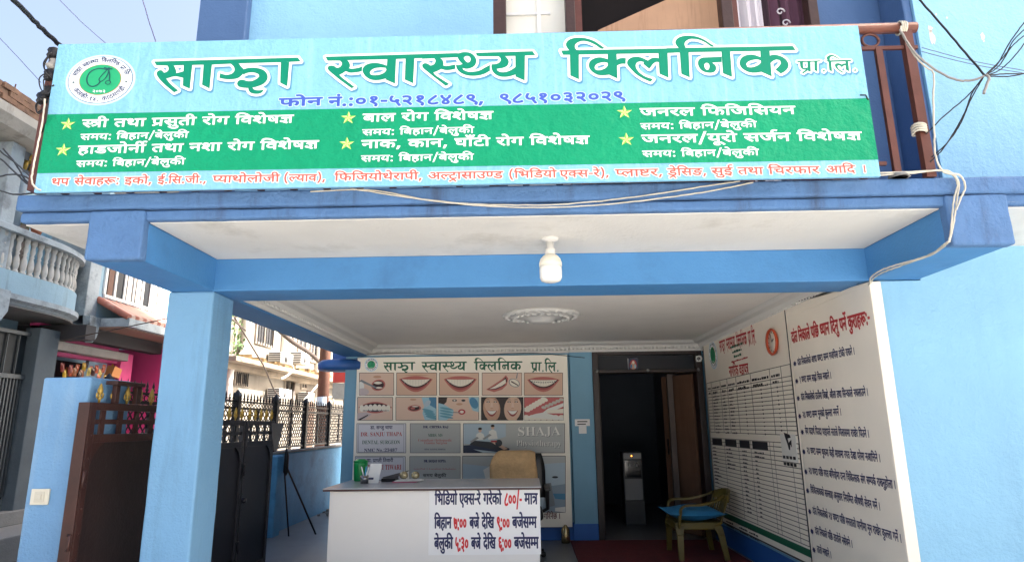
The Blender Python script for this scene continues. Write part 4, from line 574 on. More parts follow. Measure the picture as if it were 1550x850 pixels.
def emit(mb, cons, fn, m=0):
    """cons in millimetres -> flat faces; fn maps (x, y) mm to a 3-D point"""
    V, Fs = fill([clean(c, .004) for c in cons])
    if not Fs: return
    a, b, c = Fs[0]; used = sorted({i for f in Fs for i in f}); ix = {i: j for j, i in enumerate(used)}
    mb.add([fn(*V[i]) for i in used], [tuple(ix[i] for i in f) for f in Fs], m)
class Face:
    """a flat surface: origin, x direction, up direction, outward normal"""
    def __init__(s, ax, val, nrm): s.ax = ax; s.val = val; s.n = Vector(nrm)
    def p(s, u, v): return at(u, v, s.ax, s.val)
def line(mb, words, fc, p0, p1, h, lay, bold=0., m=0, k=3, anchor=622, space=300, slant=0., shift=(0, 0)):
    """words set between two photo points on the face; p0-p1 is the head line (or the cap line), h the letter height in metres"""
    if isinstance(words, str): words = words.split(' ')
    P0 = fc.p(*p0); P1 = fc.p(*p1)
    tot = sum(WD[x][0] for x in words)+space*(len(words)-1)
    ln = (P1-P0).length; xd = (P1-P0)/ln; sx = ln*1000/tot; sy = h*1000/anchor; up = Vector((0, 0, 1)); x = 0
    off = fc.n*lay
    for wd in words:
        cs = [[((a+x)*sx+shift[0]+slant*(b-anchor)*sy, (b-anchor)*sy+shift[1]) for a, b in c] for c in word_contours(wd, k)]
        if bold: cs = [grow(clean(c, .004), bold*1000, bold > .003) for c in cs]
        emit(mb, cs, lambda a, b: P0+xd*(a/1000)+up*(b/1000)+off, m)
        x += WD[wd][0]+space
def flatpoly(mb, pts, off, m=0, toward=None):
    mb.add([Vector(p)+off for p in pts], [tuple(range(len(pts)))], m)
def uv(fc, u0, v0, u1, v1): return [fc.p(u0, v0), fc.p(u1, v0), fc.p(u1, v1), fc.p(u0, v1)]
# ------------------------------------------------------------------ materials
sky_blue = M('light_blue_paint', S(130,178,208), .6, var=.05, scale=1.3, bump=.35, bscale=70, stain=S(196,214,220), samt=.22, sscale=2.2)
wall_blue = M('cyan_wall_paint', S(130,180,210), .65, var=.07, scale=.9, bump=.5, bscale=60, stain=S(112,158,190), samt=.4, sscale=1.3, streak=2.2)
pillar_blue = M('pillar_paint', S(114,162,198), .6, wear=S(176,188,196), var=.06, scale=1.2, bump=.4, bscale=70, stain=S(92,132,160), samt=.55, sscale=2.2, streak=3)
slab_blue = M('faded_royal_blue_paint', S(76,112,156), .8, wear=S(158,162,166), var=.16, scale=4, bump=.8, bscale=45, stain=S(56,66,88), samt=.75, sscale=2.6, streak=2.5)
beam_blue = M('bright_blue_beam_paint', S(66,126,180), .6, var=.06, scale=2, bump=.3, bscale=60, stain=S(52,98,146), samt=.6, sscale=1.6)
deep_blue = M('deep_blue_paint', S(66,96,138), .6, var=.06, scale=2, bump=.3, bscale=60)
skirt_blue = M('skirting_blue_paint', S(36,96,172), .5, var=.06)
soffit = M('off_white_soffit', S(214,212,206), .8, var=.05, scale=1.8, bump=.35, bscale=40, stain=S(160,154,142), samt=.55, sscale=1.7)
plaster = M('white_plaster', S(205,204,200), .75, var=.03, bump=.1)
white = M('white_paint', S(222,222,220), .5, var=.02)
dark_brown = M('dark_brown_timber', S(58,36,30), .5, var=.2, scale=6, bump=.2, bscale=30)
black_metal = M('black_metal', S(24,25,30), .4, .4, var=.2, scale=8)
rust_brown = M('brown_painted_steel', S(92,52,42), .45, .2, var=.15, scale=9, bump=.1)
rubber = M('black_rubber', S(22,22,26), .6)
cable_white = M('white_cable', S(190,184,168), .6, var=.2, scale=14)
glass_dark = M('dark_glass', S(18,20,26), .08, spec=.6)
wood = M('plywood', S(176,138,108), .6, var=.1, scale=3, stain=S(120,84,60), samt=.5, sscale=5, streak=6)
conc = M('grey_concrete', S(128,128,126), .85, var=.15, scale=1.5, bump=.5, bscale=40, stain=S(70,68,66), samt=.6, sscale=1.5)
tile = M('grey_floor_tile', S(104,105,108), .35, var=.12, scale=2, stain=S(66,66,68), samt=.5, sscale=3)
asphalt = M('asphalt', S(70,70,70), .9, var=.2, scale=4, bump=.6, bscale=60)
gold = M('gold_paint', S(178,146,70), .4, .5, var=.1, scale=20)
red_mat = M('dark_red_carpet', S(92,22,26), .95, var=.2, scale=8, bump=.5, bscale=300)

X, Y, Z = 'X', 'Y', 'Z'
YS, YP, YB = 3.182, 4.008, 8.08          # slab face, pillar line, back wall
XLO, XLI, XR, XRO = -2.336, -2.034, 2.26, 2.541
FL, ZB, ZS, ZT = .3, 2.528, 2.749, 2.902

# ------------------------------------------------------------------ ground
g = MB()
g.add([(-300,-200,.0),(300,-200,.0),(300,600,.0),(-300,600,.0)], [(0,1,2,3)])
tag(g.build('ground', M('dusty_ground', S(190,189,186), .95, var=.2, scale=.7, bump=.5, bscale=20, stain=S(96,92,86), samt=.5, sscale=.4)), kind='structure')
g = MB(); g.prism([(-3.5,1.6,0.004),(14,1.6,.004),(14,2.6,.004),(-3.5,2.6,.004)], (0,0,.15)); g.box(-3.5,14,2.6,4.9,.004,.29)
tag(g.build('pavement', M('pale_paving', S(178,176,172), .85, var=.12, scale=2, bump=.3, stain=S(120,116,110), samt=.5, sscale=1.5), bevel=.01), kind='structure')
g = MB(); g.box(-3.5, 2.3, 4.9, 12, .004, FL)
tag(g.build('floor', tile), kind='structure')
g = MB(); g.box(-6.2, -3.6, -20, 60, .004, .12)
tag(g.build('road', asphalt), kind='structure')
g = MB(); g.box(-7.6, -6.2, -20, 60, .004, .42)
tag(g.build('footpath', conc, bevel=.015), kind='structure')

# ------------------------------------------------------------------ clinic building
clinic = thing('clinic_building', 'blue painted clinic building with a deep porch and an overhanging balcony slab', 'building', (0, 4, 0))
b = MB()                                    # walls: upper storey with window gap, right wing, back wall, side wall
b.box(-2.40, -.20, 4.20, 4.5, 2.95, 7.5); b.box(-.20, 2.26, 4.20, 4.5, 5.5, 7.5)
b.box(-2.40, 12, 5.6, 12, 3.0, 11)  # unseen upper mass, added tall so that it shades the facade and lane
b.prism([(x_, YP, z_) for x_, z_ in ((2.266,0),(12,0),(12,11),(2.8,11),(2.8,ZS-.01),(2.545,ZS-.01),(2.545,ZB-.003),(2.266,ZB-.003))], (0,1.49,0))  # right wing, carried up out of view for the shade it casts
b.box(XR, 2.80, 5.5, 8.4, .004, ZB-.01); b.box(XR, 2.266, YP+.02, 5.5, .004, ZB-.01)
b.box(-2.40, 12, 4.5, 5.6, 7.0, 11)
wl = b.build('wall', wall_blue, clinic, bevel=.012)
b = MB(); b.box(-2.26, .56, YB+.02, 8.30, FL, 2.66); b.box(.56, .845, YB-.04, 8.30, FL, 2.66); b.box(.845, 2.225, YB+.02, 8.30, 2.56, 2.66); b.box(2.225, XR, YB+.02, 8.30, FL, 2.66)
b.box(-2.30, -2.12, YB-.02, 8.30, FL, 2.60)
b.build('back_wall', M('back_wall_paint', S(112,160,186), .6, var=.04, bump=.2, bscale=60), clinic, bevel=.008)
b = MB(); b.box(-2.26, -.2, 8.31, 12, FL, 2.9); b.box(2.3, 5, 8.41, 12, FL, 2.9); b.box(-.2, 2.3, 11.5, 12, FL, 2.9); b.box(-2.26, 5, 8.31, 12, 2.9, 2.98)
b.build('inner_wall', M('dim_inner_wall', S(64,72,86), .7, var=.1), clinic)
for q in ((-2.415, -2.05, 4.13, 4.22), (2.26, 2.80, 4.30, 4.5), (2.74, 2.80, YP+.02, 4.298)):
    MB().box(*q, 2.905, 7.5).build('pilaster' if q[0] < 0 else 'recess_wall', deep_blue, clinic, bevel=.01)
b = MB(); b.box(XLO, XLI, YP, 4.305, 0.01, ZB); col = rough(b.build('column', pillar_blue, clinic, bevel=.012), .005, .3, 5)
b = MB(); b.box(-2.75, 5, YS, 4.9, 2.81, ZT); b.box(-2.73, 5, YS+.02, 4.9, ZS, 2.806)
rough(b.build('slab', slab_blue, clinic, bevel=.014), .007, .25, 6)
for q in ((XLO, XLI), (2.217, XRO)): rough(MB().box(*q, YS+.004, YS+.07, ZB, 2.803).build('bracket_face', slab_blue, clinic, bevel=.012), .005, .12, 4)
b = MB(); b.box(XLO+.003, XLI-.003, YS+.06, YP+.05, ZB+.003, ZS-.001); b.box(2.22, XRO-.003, YS+.06, YP+.05, ZB+.003, ZS-.001)
b.box(XLI-.05, 2.24, YP+.003, 4.36, ZB, ZS-.002)
b.box(XLO, XLI, YP+.0, YB, ZB+.002, 2.68)
b.build('beam', beam_blue, clinic, bevel=.008)
b = MB(); b.box(-2.72, XLO-.002, YS+.06, 4.9, ZS-.006, ZS-.001); b.box(XLI+.002, 2.215, YS+.06, YP, ZS-.006, ZS-.001); b.box(XRO, 5, YS+.06, YP, ZS-.006, ZS-.001)
b.build('soffit', soffit, clinic)
b = MB(); b.box(XLI, XR, 4.36, YB, 2.662, 2.72); b.build('ceiling', M('ceiling_paint', S(226,222,216), .8, var=.04, bump=.15), clinic)
# cornice: stepped profile with a dentil row
def cornice(a, c, inward):
    b = MB(); a = Vector(a); c = Vector(c); n = Vector(inward); d = (c-a).normalized(); L_ = (c-a).length
    prof = [(0,0),(.0,-.115),(.02,-.12),(.03,-.09),(.075,-.075),(.095,-.045),(.15,-.03),(.17,-.012),(.19,0)]
    b.prism([a+n*q+Vector((0,0,h)) for q, h in prof], c-a)
    k = int(L_/.05)
    for i in range(k):
        p = a+d*(L_*(i+.5)/k)+n*.062+Vector((0,0,-.078)); b.beam(p-d*.012, p+d*.012, .03, .03)
    return b.build('cornice', plaster, clinic, bevel=0)
cornice((XLI, 4.37, 2.661), (XLI, YB+.02, 2.661), (1,0,0)); cornice((XR, 4.37, 2.661), (XR, YB+.02, 2.661), (-1,0,0)); cornice((XLI, YB+.019, 2.66), (.56, YB+.019, 2.66), (0,-1,0)); cornice((.56, YB-.041, 2.66), (XR, YB-.041, 2.66), (0,-1,0))
b = MB(); b.lathe([(.36,0),(.37,-.012),(.34,-.03),(.30,-.022),(.28,-.04),(.22,-.03),(.17,-.045),(.13,-.05),(.11,-.075),(.05,-.085)], (.155,5.87,2.661), 48)
for i in range(24):
    a = i*math.pi/12; p = Vector((.155+.25*math.cos(a), 5.87+.25*math.sin(a), 2.63))
    b.lathe([(.028,0),(.024,-.012),(.008,-.022)], p, 8)
    a += .13; p = Vector((.155+.325*math.cos(a), 5.87+.325*math.sin(a), 2.64)); b.lathe([(.03,0),(.022,-.012),(.005,-.018)], p, 8)
b.build('ceiling_rose', plaster, clinic)
b = MB(); b.box(-2.3, .56, YB-.002, YB+.02, FL, .5); b.box(.545, .845, YB-.052, YB-.04, FL, .49); b.box(XR-.012, XR, 4.2, YB, FL, .5)
b.build('skirting', skirt_blue, clinic, bevel=.004)
b = MB(); b.lathe([(.30,0),(.31,.03),(.31,.09),(.27,.12),(.2,.13)], (-2.36, 8.15, 2.36), 28); b.box(-2.5, -2.2, 8.15, 8.3, 2.37, 2.6)
b.build('round_canopy', M('canopy_blue', S(44,92,158), .5), clinic)

# upper window
win = MB()
def upr(u0, v0, u1, v1, y, th, m=0, zt=None):
    p = at(u0, v1, Y, y); q = at(u1, v0, Y, y); return (p.x, q.x, y, y+th, 2.91, zt or 5.5)
for u0, u1 in ((746,766),(857,871),(1095,1111),(1228,1241)): win.box(*upr(u0, 30, u1, 40, 4.20, .10))
win.box(-.2, 2.26, 4.2, 4.30, 5.44, 5.5); win.box(-.2, 2.26, 4.2, 4.30, 2.91, 3.0)
wf = win.build('window', dark_brown, clinic, bevel=.005)
b = MB(); b.box(*upr(871, 30, 881, 40, 4.21, .07)); b.box(*upr(1111,30,1118,40,4.22,.05)); b.build('frame', rust_brown, wf)
b = MB(); x0, x1 = at(766,30,Y,4.3).x, at(857,30,Y,4.3).x
b.box(x0, x1, 4.33, 4.34, 3, 5.44); b.build('curtain', M('cream_curtain', S(226,224,214), .8, var=.05, scale=4), wf)
b = MB(); z = at(800,22,Y,4.31).z; b.box(x0, x1-.12, 4.31, 4.33, z, z+.02); b.box(x0+.24, x0+.27, 4.312, 4.33, 3, 5.4); b.build('sash_bar', white, wf)
b = MB(); A = at(905,46,Y,4.42); B = at(1025,-4,Y,4.42); b.prism([(A.x, 4.42, A.z-.05),(A.x, 4.42, A.z+.0),(B.x, 4.42, B.z+.02),(at(1094,0,Y,4.42).x,4.42,B.z+.4),(at(1094,0,Y,4.42).x,4.42,A.z-.05)], (0,.02,0))
b.build('plywood_panel', wood, wf)
b = MB(); xa, xb = at(1118,30,Y,4.4).x, at(1228,30,Y,4.4).x; N = 26
pts = [(xa+(xb-xa)*i/N, 4.40+.025*math.sin(i*1.7)) for i in range(N+1)]
for i in range(N): b.add([(pts[i][0],pts[i][1],3),(pts[i+1][0],pts[i+1][1],3),(pts[i+1][0],pts[i+1][1],5.44),(pts[i][0],pts[i][1],5.44)], [(0,1,2,3)], 1 if i in (0,1,2,3,4,5,6,7,8) else (2 if i in (9,10,15) else 0))
# lace scrolls on the curtain
for i in range(9):
    c = Vector((xa+.13+.02*math.sin(i), 4.36, 4.3+i*.06)) if i < 4 else Vector((xa+.34+.03*math.cos(i*2), 4.36, 4.35+(i-4)*.1))
    b.tube([c+Vector((.035*math.cos(t*.7)*(1-t/12), 0, .035*math.sin(t*.7)*(1-t/12))) for t in range(10)], .006, 5, 1)
b.build('curtain', [M('mauve_curtain', S(96,62,80), .85), M('lace', S(205,200,206), .8), M('dark_curtain', S(50,32,42), .85)], wf)
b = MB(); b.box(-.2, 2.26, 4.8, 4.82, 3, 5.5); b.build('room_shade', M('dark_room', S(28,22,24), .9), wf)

# door set in the back wall
dr = MB(); xa, xb = .845, 2.225
dr.box(xa, xa+.075, 8.02, 8.32, FL, 2.56); dr.box(xb-.075, xb, 8.02, 8.32, FL, 2.56); dr.box(xa+.075, xb-.075, 8.02, 8.32, 2.50, 2.56); dr.box(xa+.075, xb-.075, 8.03, 8.25, 2.275, 2.315)
df = dr.build('door_frame', M('dark_door_timber', S(34,20,18), .45, var=.2, scale=8), clinic, bevel=.006)
b = MB(); b.box(xa+.075, xb-.075, 8.12, 8.13, 2.315, 2.50); b.build('transom_glass', M('transom_glass', S(38,42,48), .15), df)
for px in (.90, 1.535, 2.165):
    b = MB(); b.lathe([(.012,0),(.02,.012),(.012,.028)], (px, 8.02, 2.30), 10, (0,-1,0)); b.build('bolt', M('steel', S(150,150,150), .3, .8), df)
b = MB(); th = math.radians(62); hx, hy = xb-.08, 8.2; d = Vector((-math.cos(th), math.sin(th), 0)); n_ = Vector((-d.y, d.x, 0))
b.prism([Vector((hx,hy,FL+.01)), Vector((hx,hy,FL+.01))+d*.58, Vector((hx,hy,FL+.01))+d*.58+n_*.04, Vector((hx,hy,FL+.01))+n_*.04], (0,0,1.95))
lf = b.build('door', M('brown_door_veneer', S(98,72,56), .55, var=.15, scale=3, stain=S(80,52,38), samt=.6, sscale=3, streak=5), clinic, bevel=.004)
b = MB(); p = Vector((hx,hy,0))+d*.53; b.tube([p+Vector((-.03,-.04,1.25)), p+Vector((-.03,-.04,1.45))], .012, 8); b.build('handle', black_metal, lf)
b = MB(); b.box(1.86, 1.93, 8.42, 8.5, FL, 2.28); b.box(1.94, 2.0, 8.5, 8.55, FL, 2.28); b.build('door_stile', M('grey_door_edge', S(82,72,68), .6, var=.1), df)
b = MB(); b.box(xa+.08, xa+.12, 8.32, 8.92, FL+.01, 2.27); b.build('door', M('dark_veneer', S(46,34,32), .5, var=.1), clinic, bevel=.004)

# balcony railing
b = MB(); yr = 3.20; zr = at(1345,43,Y,yr).z; b.tube([(-2.5, yr, zr-.03), (at(1386,44,Y,yr).x, yr, zr)], .03, 14)
rl = b.build('railing', M('rusty_brown_pipe', S(104,60,48), .5, .2, var=.25, scale=7, stain=S(50,32,28), samt=.7, sscale=5), clinic)
b = MB(); b.box(-2.6, at(1388,70,Y,yr).x, yr-.008, yr+.008, zr-.135, zr-.115); b.box(-2.6, at(1343,260,Y,yr).x, yr-.008, yr+.008, 2.98, 3.0); b.build('bar', rust_brown, rl)
for i in range(26):
    px = at(1343,165,Y,yr).x-.18*i
    b = MB(); b.box(px-.018, px+.018, yr-.012, yr+.012, 2.905, zr-.125); b.build('post', rust_brown, rl)
    b = MB(); b.tube([(px-.035+.047*math.cos(a*math.pi/8), yr, zr-.075+.04*math.sin(a*math.pi/8)) for a in range(17)], .008, 6); b.build('ring', rust_brown, rl)
b = MB(); qx_ = at(1390,165,Y,yr).x; b.box(qx_-.025, qx_+.025, yr-.02, yr+.02, 2.905, zr); b.build('post', rust_brown, rl)
b = MB(); b.box(-2.655, -2.6, 3.13, yr+.0, 2.905, 3.70); b.build('post', rust_brown, rl)
b = MB()
for i in range(7): b.lathe([(.05-.004*i,0),(.03,.02),(.0,.03)], (2.0+.02*random.uniform(-1,1), yr+.02*random.uniform(-1,1), 2.903), 7)
b.build('mortar_lump', conc, rl)

# flaked paint patches on the right wall, drip stains on the slab
flake = M('bare_plaster', S(206,200,188), .9, var=.1, scale=20); moss = M('green_drip_stain', S(92,104,88), .9, var=.2, scale=20)
rr = random.Random(12)
for u, v, w_, h_ in ((1411,58,.05,.12),(1408,43,.035,.06),(1433,27,.018,.02),(1417,22,.014,.02),(1487,55,.032,.06),(1489,62,.015,.02),(1424,320,.012,.012)):
    c = at(u, v, Y, YP-.001); b = MB(); n = 14
    P = [(c.x+w_*.5*math.cos(a*2*math.pi/n)*rr.uniform(.55,1.25), YP-.0012, c.z+h_*.5*math.sin(a*2*math.pi/n)*rr.uniform(.55,1.25)) for a in range(n)]
    b.add(P, [tuple(range(n))[::-1]]); b.build('flaked_patch', flake, clinic)
# ------------------------------------------------------------------ signboard over the porch
YF = 3.10; SF = Face(Y, YF, (0,-1,0))
sx0, sx1, sz0, sz1 = -2.588, 1.85, 2.879, 3.758
sign = thing('signboard', 'long light blue and green clinic signboard with big green white-edged lettering on the balcony rail', 'signboard', (-.37, YF+.03, sz0))
vin_b = M('light_blue_vinyl', S(124,180,208), .5, spec=.25, bdist=.03, bump=.45, bscale=18, var=.035, scale=2, stain=S(176,226,246), samt=.35, sscale=1.6, streak=14)
vin_g = M('green_vinyl', S(0,140,98), .6, var=.05, scale=2, spec=.25, bdist=.03, bump=.45, bscale=18)
b = MB(); b.box(sx0, sx1, YF, YF+.018, sz0, sz1); b.build('panel', vin_b, sign)
b = MB(); b.box(sx0+.01, sx1-.01, YF+.018, YF+.05, sz0+.01, sz0+.05); b.box(sx0+.01, sx1-.01, YF+.018, YF+.05, sz1-.05, sz1-.01)
for i in range(7): xx = sx0+.01+i*(sx1-sx0-.06)/6; b.box(xx, xx+.04, YF+.018, YF+.05, sz0+.05, sz1-.05)
b.build('frame', rust_brown, sign)
b = MB()
gt = [SF.p(74,173.5), SF.p(1315,149)]; gb = [SF.p(55,262.5), SF.p(1326,242)]
b.add([(sx0, YF-.0015, gt[0].z),(sx1, YF-.0015, gt[1].z),(sx1, YF-.0015, gb[1].z),(sx0, YF-.0015, gb[0].z)], [(0,1,2,3)])
b.build('green_band', vin_g, sign)
L_green = M('green_lettering', S(0,124,96), .55, spec=.25); L_white = M('white_lettering', S(240,243,243), .5); L_navy = M('navy_lettering', S(58,84,176), .5)
L_red = M('red_lettering', S(226,88,72), .5); L_shade = M('teal_lettering_shade', S(74,136,168), .5); L_halo = M('pale_halo', S(196,228,246), .5)

# title: brush letters as outlines (traced per letter stroke), photo pixels through crop scale
def cr(ox, oy, sc, shapes): return [[[(ox+x/sc, oy+y/sc) for x, y in c] for c in (sh if isinstance(sh[0], list) else [sh])] for sh in shapes]
T1 = cr(220,70,5.9615,[
 [(82,143),(1378,107),(1405,143),(1225,150),(835,160),(600,172),(410,175),(205,180),(105,178)],
 [(200,172),(255,172),(275,205),(283,240),(268,265),(240,283),(192,297),(235,350),(300,405),(264,421),(190,360),(135,305),(110,268),(108,242),(125,224),(150,222),(172,243),(192,238),(210,222),(213,200)],
 [(250,238),(278,248),(350,230),(352,292),(318,284),(280,277),(235,282)],
 [(350,168),(428,168),(405,388),(342,360)], [(530,165),(605,165),(583,387),(515,352)],
 [(762,155),(836,155),(868,190),(890,215),(885,250),(868,272),(830,296),(760,304),(715,300),(671,291),(677,248),(725,262),(770,257),(800,238),(808,210),(795,182)],
 [(885,215),(915,204),(960,198),(1000,200),(1040,208),(1075,224),(1098,250),(1107,280),(1098,315),(1060,350),(1000,372),(970,378),(985,395),(1020,402),(1072,398),(1050,425),(1005,435),(955,425),(935,400),(932,382),(880,378),(845,368),(830,345),(838,322),(858,309),(885,307),(920,318),(960,318),(1005,300),(1030,278),(1022,257),(985,243),(930,244),(885,262)],
 [(1225,148),(1302,148),(1283,366),(1220,334)]])
T2 = cr(480,60,8.611,[
 [(112,231),(1560,190),(1560,245),(1285,252),(1150,257),(910,264),(430,275),(290,282),(140,283)],
 [(285,270),(380,270),(420,305),(432,340),(425,372),(395,400),(345,440),(292,467),(335,508),(490,625),(452,640),(300,530),(190,440),(150,400),(140,375),(155,352),(190,345),(225,352),(262,375),(305,360),(325,330),(320,300)],
 [(405,378),(450,386),(500,382),(548,372),(578,360),(592,350),(585,416),(540,430),(490,436),(430,438),(395,425),(370,420)],
 [[(595,400),(605,370),(640,335),(700,315),(770,310),(850,325),(925,352),(925,522),(890,515),(840,530),(760,537),(690,522),(635,485),(603,440)],[(690,437),(710,405),(760,380),(830,372),(895,376),(905,400),(880,435),(820,462),(750,470),(705,462)]],
 [(918,250),(1032,250),(1018,582),(898,528)], [(1155,250),(1270,250),(1255,577),(1145,528)]])
T2 += cr(640,60,8.158,[
 [(-10,185),(412,173),(430,190),(430,225),(230,235),(-10,245)],
 [(130,228),(205,230),(248,265),(258,300),(252,335),(225,370),(180,395),(132,415),(170,455),(328,555),(285,578),(130,460),(20,370),(-5,335),(-2,308),(30,297),(60,305),(98,327),(140,310),(158,275),(152,248)],
 [(240,323),(290,332),(345,325),(402,312),(402,368),(350,380),(290,385),(235,372),(215,365)],
 [[(424,196),(436,182),(470,167),(520,160),(590,172),(640,212),(662,260),(655,305),(632,338),(590,358),(540,368),(492,358),(505,380),(560,402),(630,402),(700,388),(770,350),(830,318),(830,392),(760,430),(680,452),(600,455),(520,440),(455,405),(420,360),(410,318),(440,320),(492,308),(455,270),(435,235)],[(505,235),(520,217),(550,210),(580,222),(592,250),(580,280),(555,290),(530,272)]],
 [(655,170),(1355,150),(1390,200),(1260,205),(1000,213),(700,215)],
 [(925,208),(1005,208),(1045,240),(1062,280),(1050,320),(1020,345),(975,360),(915,368),(925,390),(970,408),(1040,402),(1100,375),(1150,340),(1150,435),(1090,457),(1020,468),(950,462),(890,430),(860,390),(848,345),(850,310),(900,308),(945,290),(965,260),(955,230)],
 [(1142,200),(1262,200),(1258,512),(1145,462)]])
T3 = cr(830,40,7.381,[
 [(140,275),(1470,250),(1470,298),(1330,305),(1225,307),(760,315),(340,322),(165,325)],
 [(240,270),(340,270),(342,598),(245,555)],
 [(242,285),(205,238),(197,200),(225,160),(280,138),(350,132),(430,142),(510,170),(580,215),(628,250),(590,256),(520,210),(450,180),(390,170),(340,180),(305,205),(297,240),(318,275)],
 [[(452,430),(470,390),(520,360),(580,352),(640,365),(675,380),(675,547),(620,553),(560,550),(500,520),(460,475)],[(517,463),(530,435),(570,415),(620,407),(660,412),(668,435),(640,470),(590,492),(545,495),(522,482)]],
 [(662,308),(762,308),(772,590),(665,540)],
 [(755,385),(790,365),(830,358),(865,362),(862,425),(820,425),(785,435),(760,450)],
 [(880,400),(900,370),(940,350),(990,345),(1040,355),(1090,378),(1110,388),(1150,362),(1195,355),(1240,365),(1240,408),(1200,405),(1165,430),(1140,465),(1125,478),(1095,455),(1060,425),(1065,405),(1030,398),(990,410),(975,440),(985,480),(1020,525),(1080,565),(1168,595),(1140,625),(1060,590),(980,540),(920,480),(885,435)],
 [(1228,300),(1330,300),(1342,580),(1240,535)]])
T3 += cr(1010,40,7.381,[
 [(-10,250),(1398,225),(1432,272),(1140,280),(700,288),(240,296),(-10,302)],
 [(135,245),(235,245),(250,577),(155,535)],
 [(130,255),(95,208),(90,170),(120,135),(180,113),(250,110),(330,122),(410,155),(480,200),(528,230),(490,232),(420,185),(350,155),(290,147),(240,152),(200,180),(192,215),(210,255)],
 [[(605,345),(605,405),(500,412),(535,440),(545,475),(530,510),(490,525),(430,520),(380,495),(350,455),(340,415),(350,380),(385,357),(440,352)],[(412,440),(420,420),(440,413),(462,425),(470,455),(460,485),(440,493),(420,475)]],
 [(602,280),(700,280),(722,572),(620,530)],
 [[(805,420),(815,375),(850,340),(910,322),(970,325),(1040,350),(1055,356),(1058,511),(1000,523),(930,522),(870,500),(825,465)],[(878,430),(895,405),(940,385),(1000,376),(1045,390),(1040,415),(1000,445),(940,463),(895,460)]],
 [(1035,275),(1140,275),(1165,567),(1050,515)],
 [(1130,345),(1165,325),(1215,325),(1280,345),(1330,385),(1352,430),(1345,470),(1310,510),(1265,533),(1205,488),(1240,455),(1265,420),(1255,385),(1215,378),(1175,395),(1150,418)]])
T4 = cr(1190,70,12.917,[
 [(215,300),(640,288),(660,308),(600,315),(240,325)],
 [(262,320),(322,318),(325,400),(335,440),(412,428),(412,462),(345,470),(320,462),(275,420)], [(410,312),(468,310),(475,515),(415,488)], [(400,455),(420,478),(330,545),(300,525)],
 [(545,310),(600,308),(605,508),(548,480)], [(705,495),(730,470),(757,492),(730,518)],
 [(760,292),(1250,275),(1268,300),(1210,308),(870,318),(800,310)], [(818,298),(872,296),(890,510),(838,480)],
 [(820,305),(790,265),(785,225),(830,190),(890,182),(950,200),(1010,240),(1042,268),(1010,262),(950,225),(900,212),(860,225),(845,260),(855,300)],
 [(945,385),(960,355),(1000,342),(1050,352),(1080,370),(1110,350),(1158,350),(1160,385),(1120,390),(1080,425),(1050,395),(1010,385),(995,405),(1010,440),(1060,485),(1120,520),(1090,532),(1020,485),(965,430)],
 [(1150,300),(1205,298),(1225,505),(1160,470)], [(1312,480),(1340,455),(1368,478),(1340,503)]])
def smoothc(c):
    """round the gentle bends of a traced outline, keep its sharp corners"""
    n = len(c); out = []
    def corner(i):
        a, p, q = c[i-1], c[i], c[(i+1) % n]
        u = (p[0]-a[0], p[1]-a[1]); v = (q[0]-p[0], q[1]-p[1]); l = math.hypot(*u)*math.hypot(*v)
        return l == 0 or (u[0]*v[0]+u[1]*v[1])/l < .62
    K = [corner(i) for i in range(n)]
    for i in range(n):
        p0, p1, p2, p3 = c[i-1], c[i], c[(i+1) % n], c[(i+2) % n]
        out.append(p1)
        if math.hypot(p2[0]-p1[0], p2[1]-p1[1]) > 14: continue
        m0 = ((p2[0]-p0[0])/2, (p2[1]-p0[1])/2) if not K[i] else (p2[0]-p1[0], p2[1]-p1[1])
        m1 = ((p3[0]-p1[0])/2, (p3[1]-p1[1])/2) if not K[(i+1) % n] else (p2[0]-p1[0], p2[1]-p1[1])
        for t in (.33, .67):
            h = (2*t**3-3*t*t+1, t**3-2*t*t+t, -2*t**3+3*t*t, t**3-t*t)
            out.append((h[0]*p1[0]+h[1]*m0[0]+h[2]*p2[0]+h[3]*m1[0], h[0]*p1[1]+h[1]*m0[1]+h[2]*p2[1]+h[3]*m1[1]))
    return out
def area(c): return sum(c[i-1][0]*c[i][1]-c[i][0]*c[i-1][1] for i in range(len(c)))/2
TITLE = []                        # per word: outlines in mm on the sign's face (x right, z up), outer clockwise, holes anticlockwise
for wd in (T1, T2, T3, T4):
    cs = []
    for sh in wd:
        for j, c in enumerate(sh):
            q = []
            for u, v in smoothc(c):
                p = SF.p(u, v); q.append((p.x*1000, p.z*1000))
            if (area(q) > 0) == (j == 0): q.reverse()
            cs.append(q)
    TITLE.append(cs)
def title_layer(name, d, lay, mat, dx=0, dz=0):
    b = MB()
    for k, cs in enumerate(TITLE):
        dd = d*(.62 if k == 3 and d else 1)
        emit(b, [grow(clean(c, .05), dd) if dd else c for c in cs], lambda x, z: Vector((x/1000+dx, YF-lay, z/1000+dz)))
    return b.build(name, mat, sign)
title_layer('title_shade', 15.5, .0015, L_shade, .006, -.009)
title_layer('title_outline', 14, .003, L_white)
title_layer('title_lettering', 0, .0045, L_green)

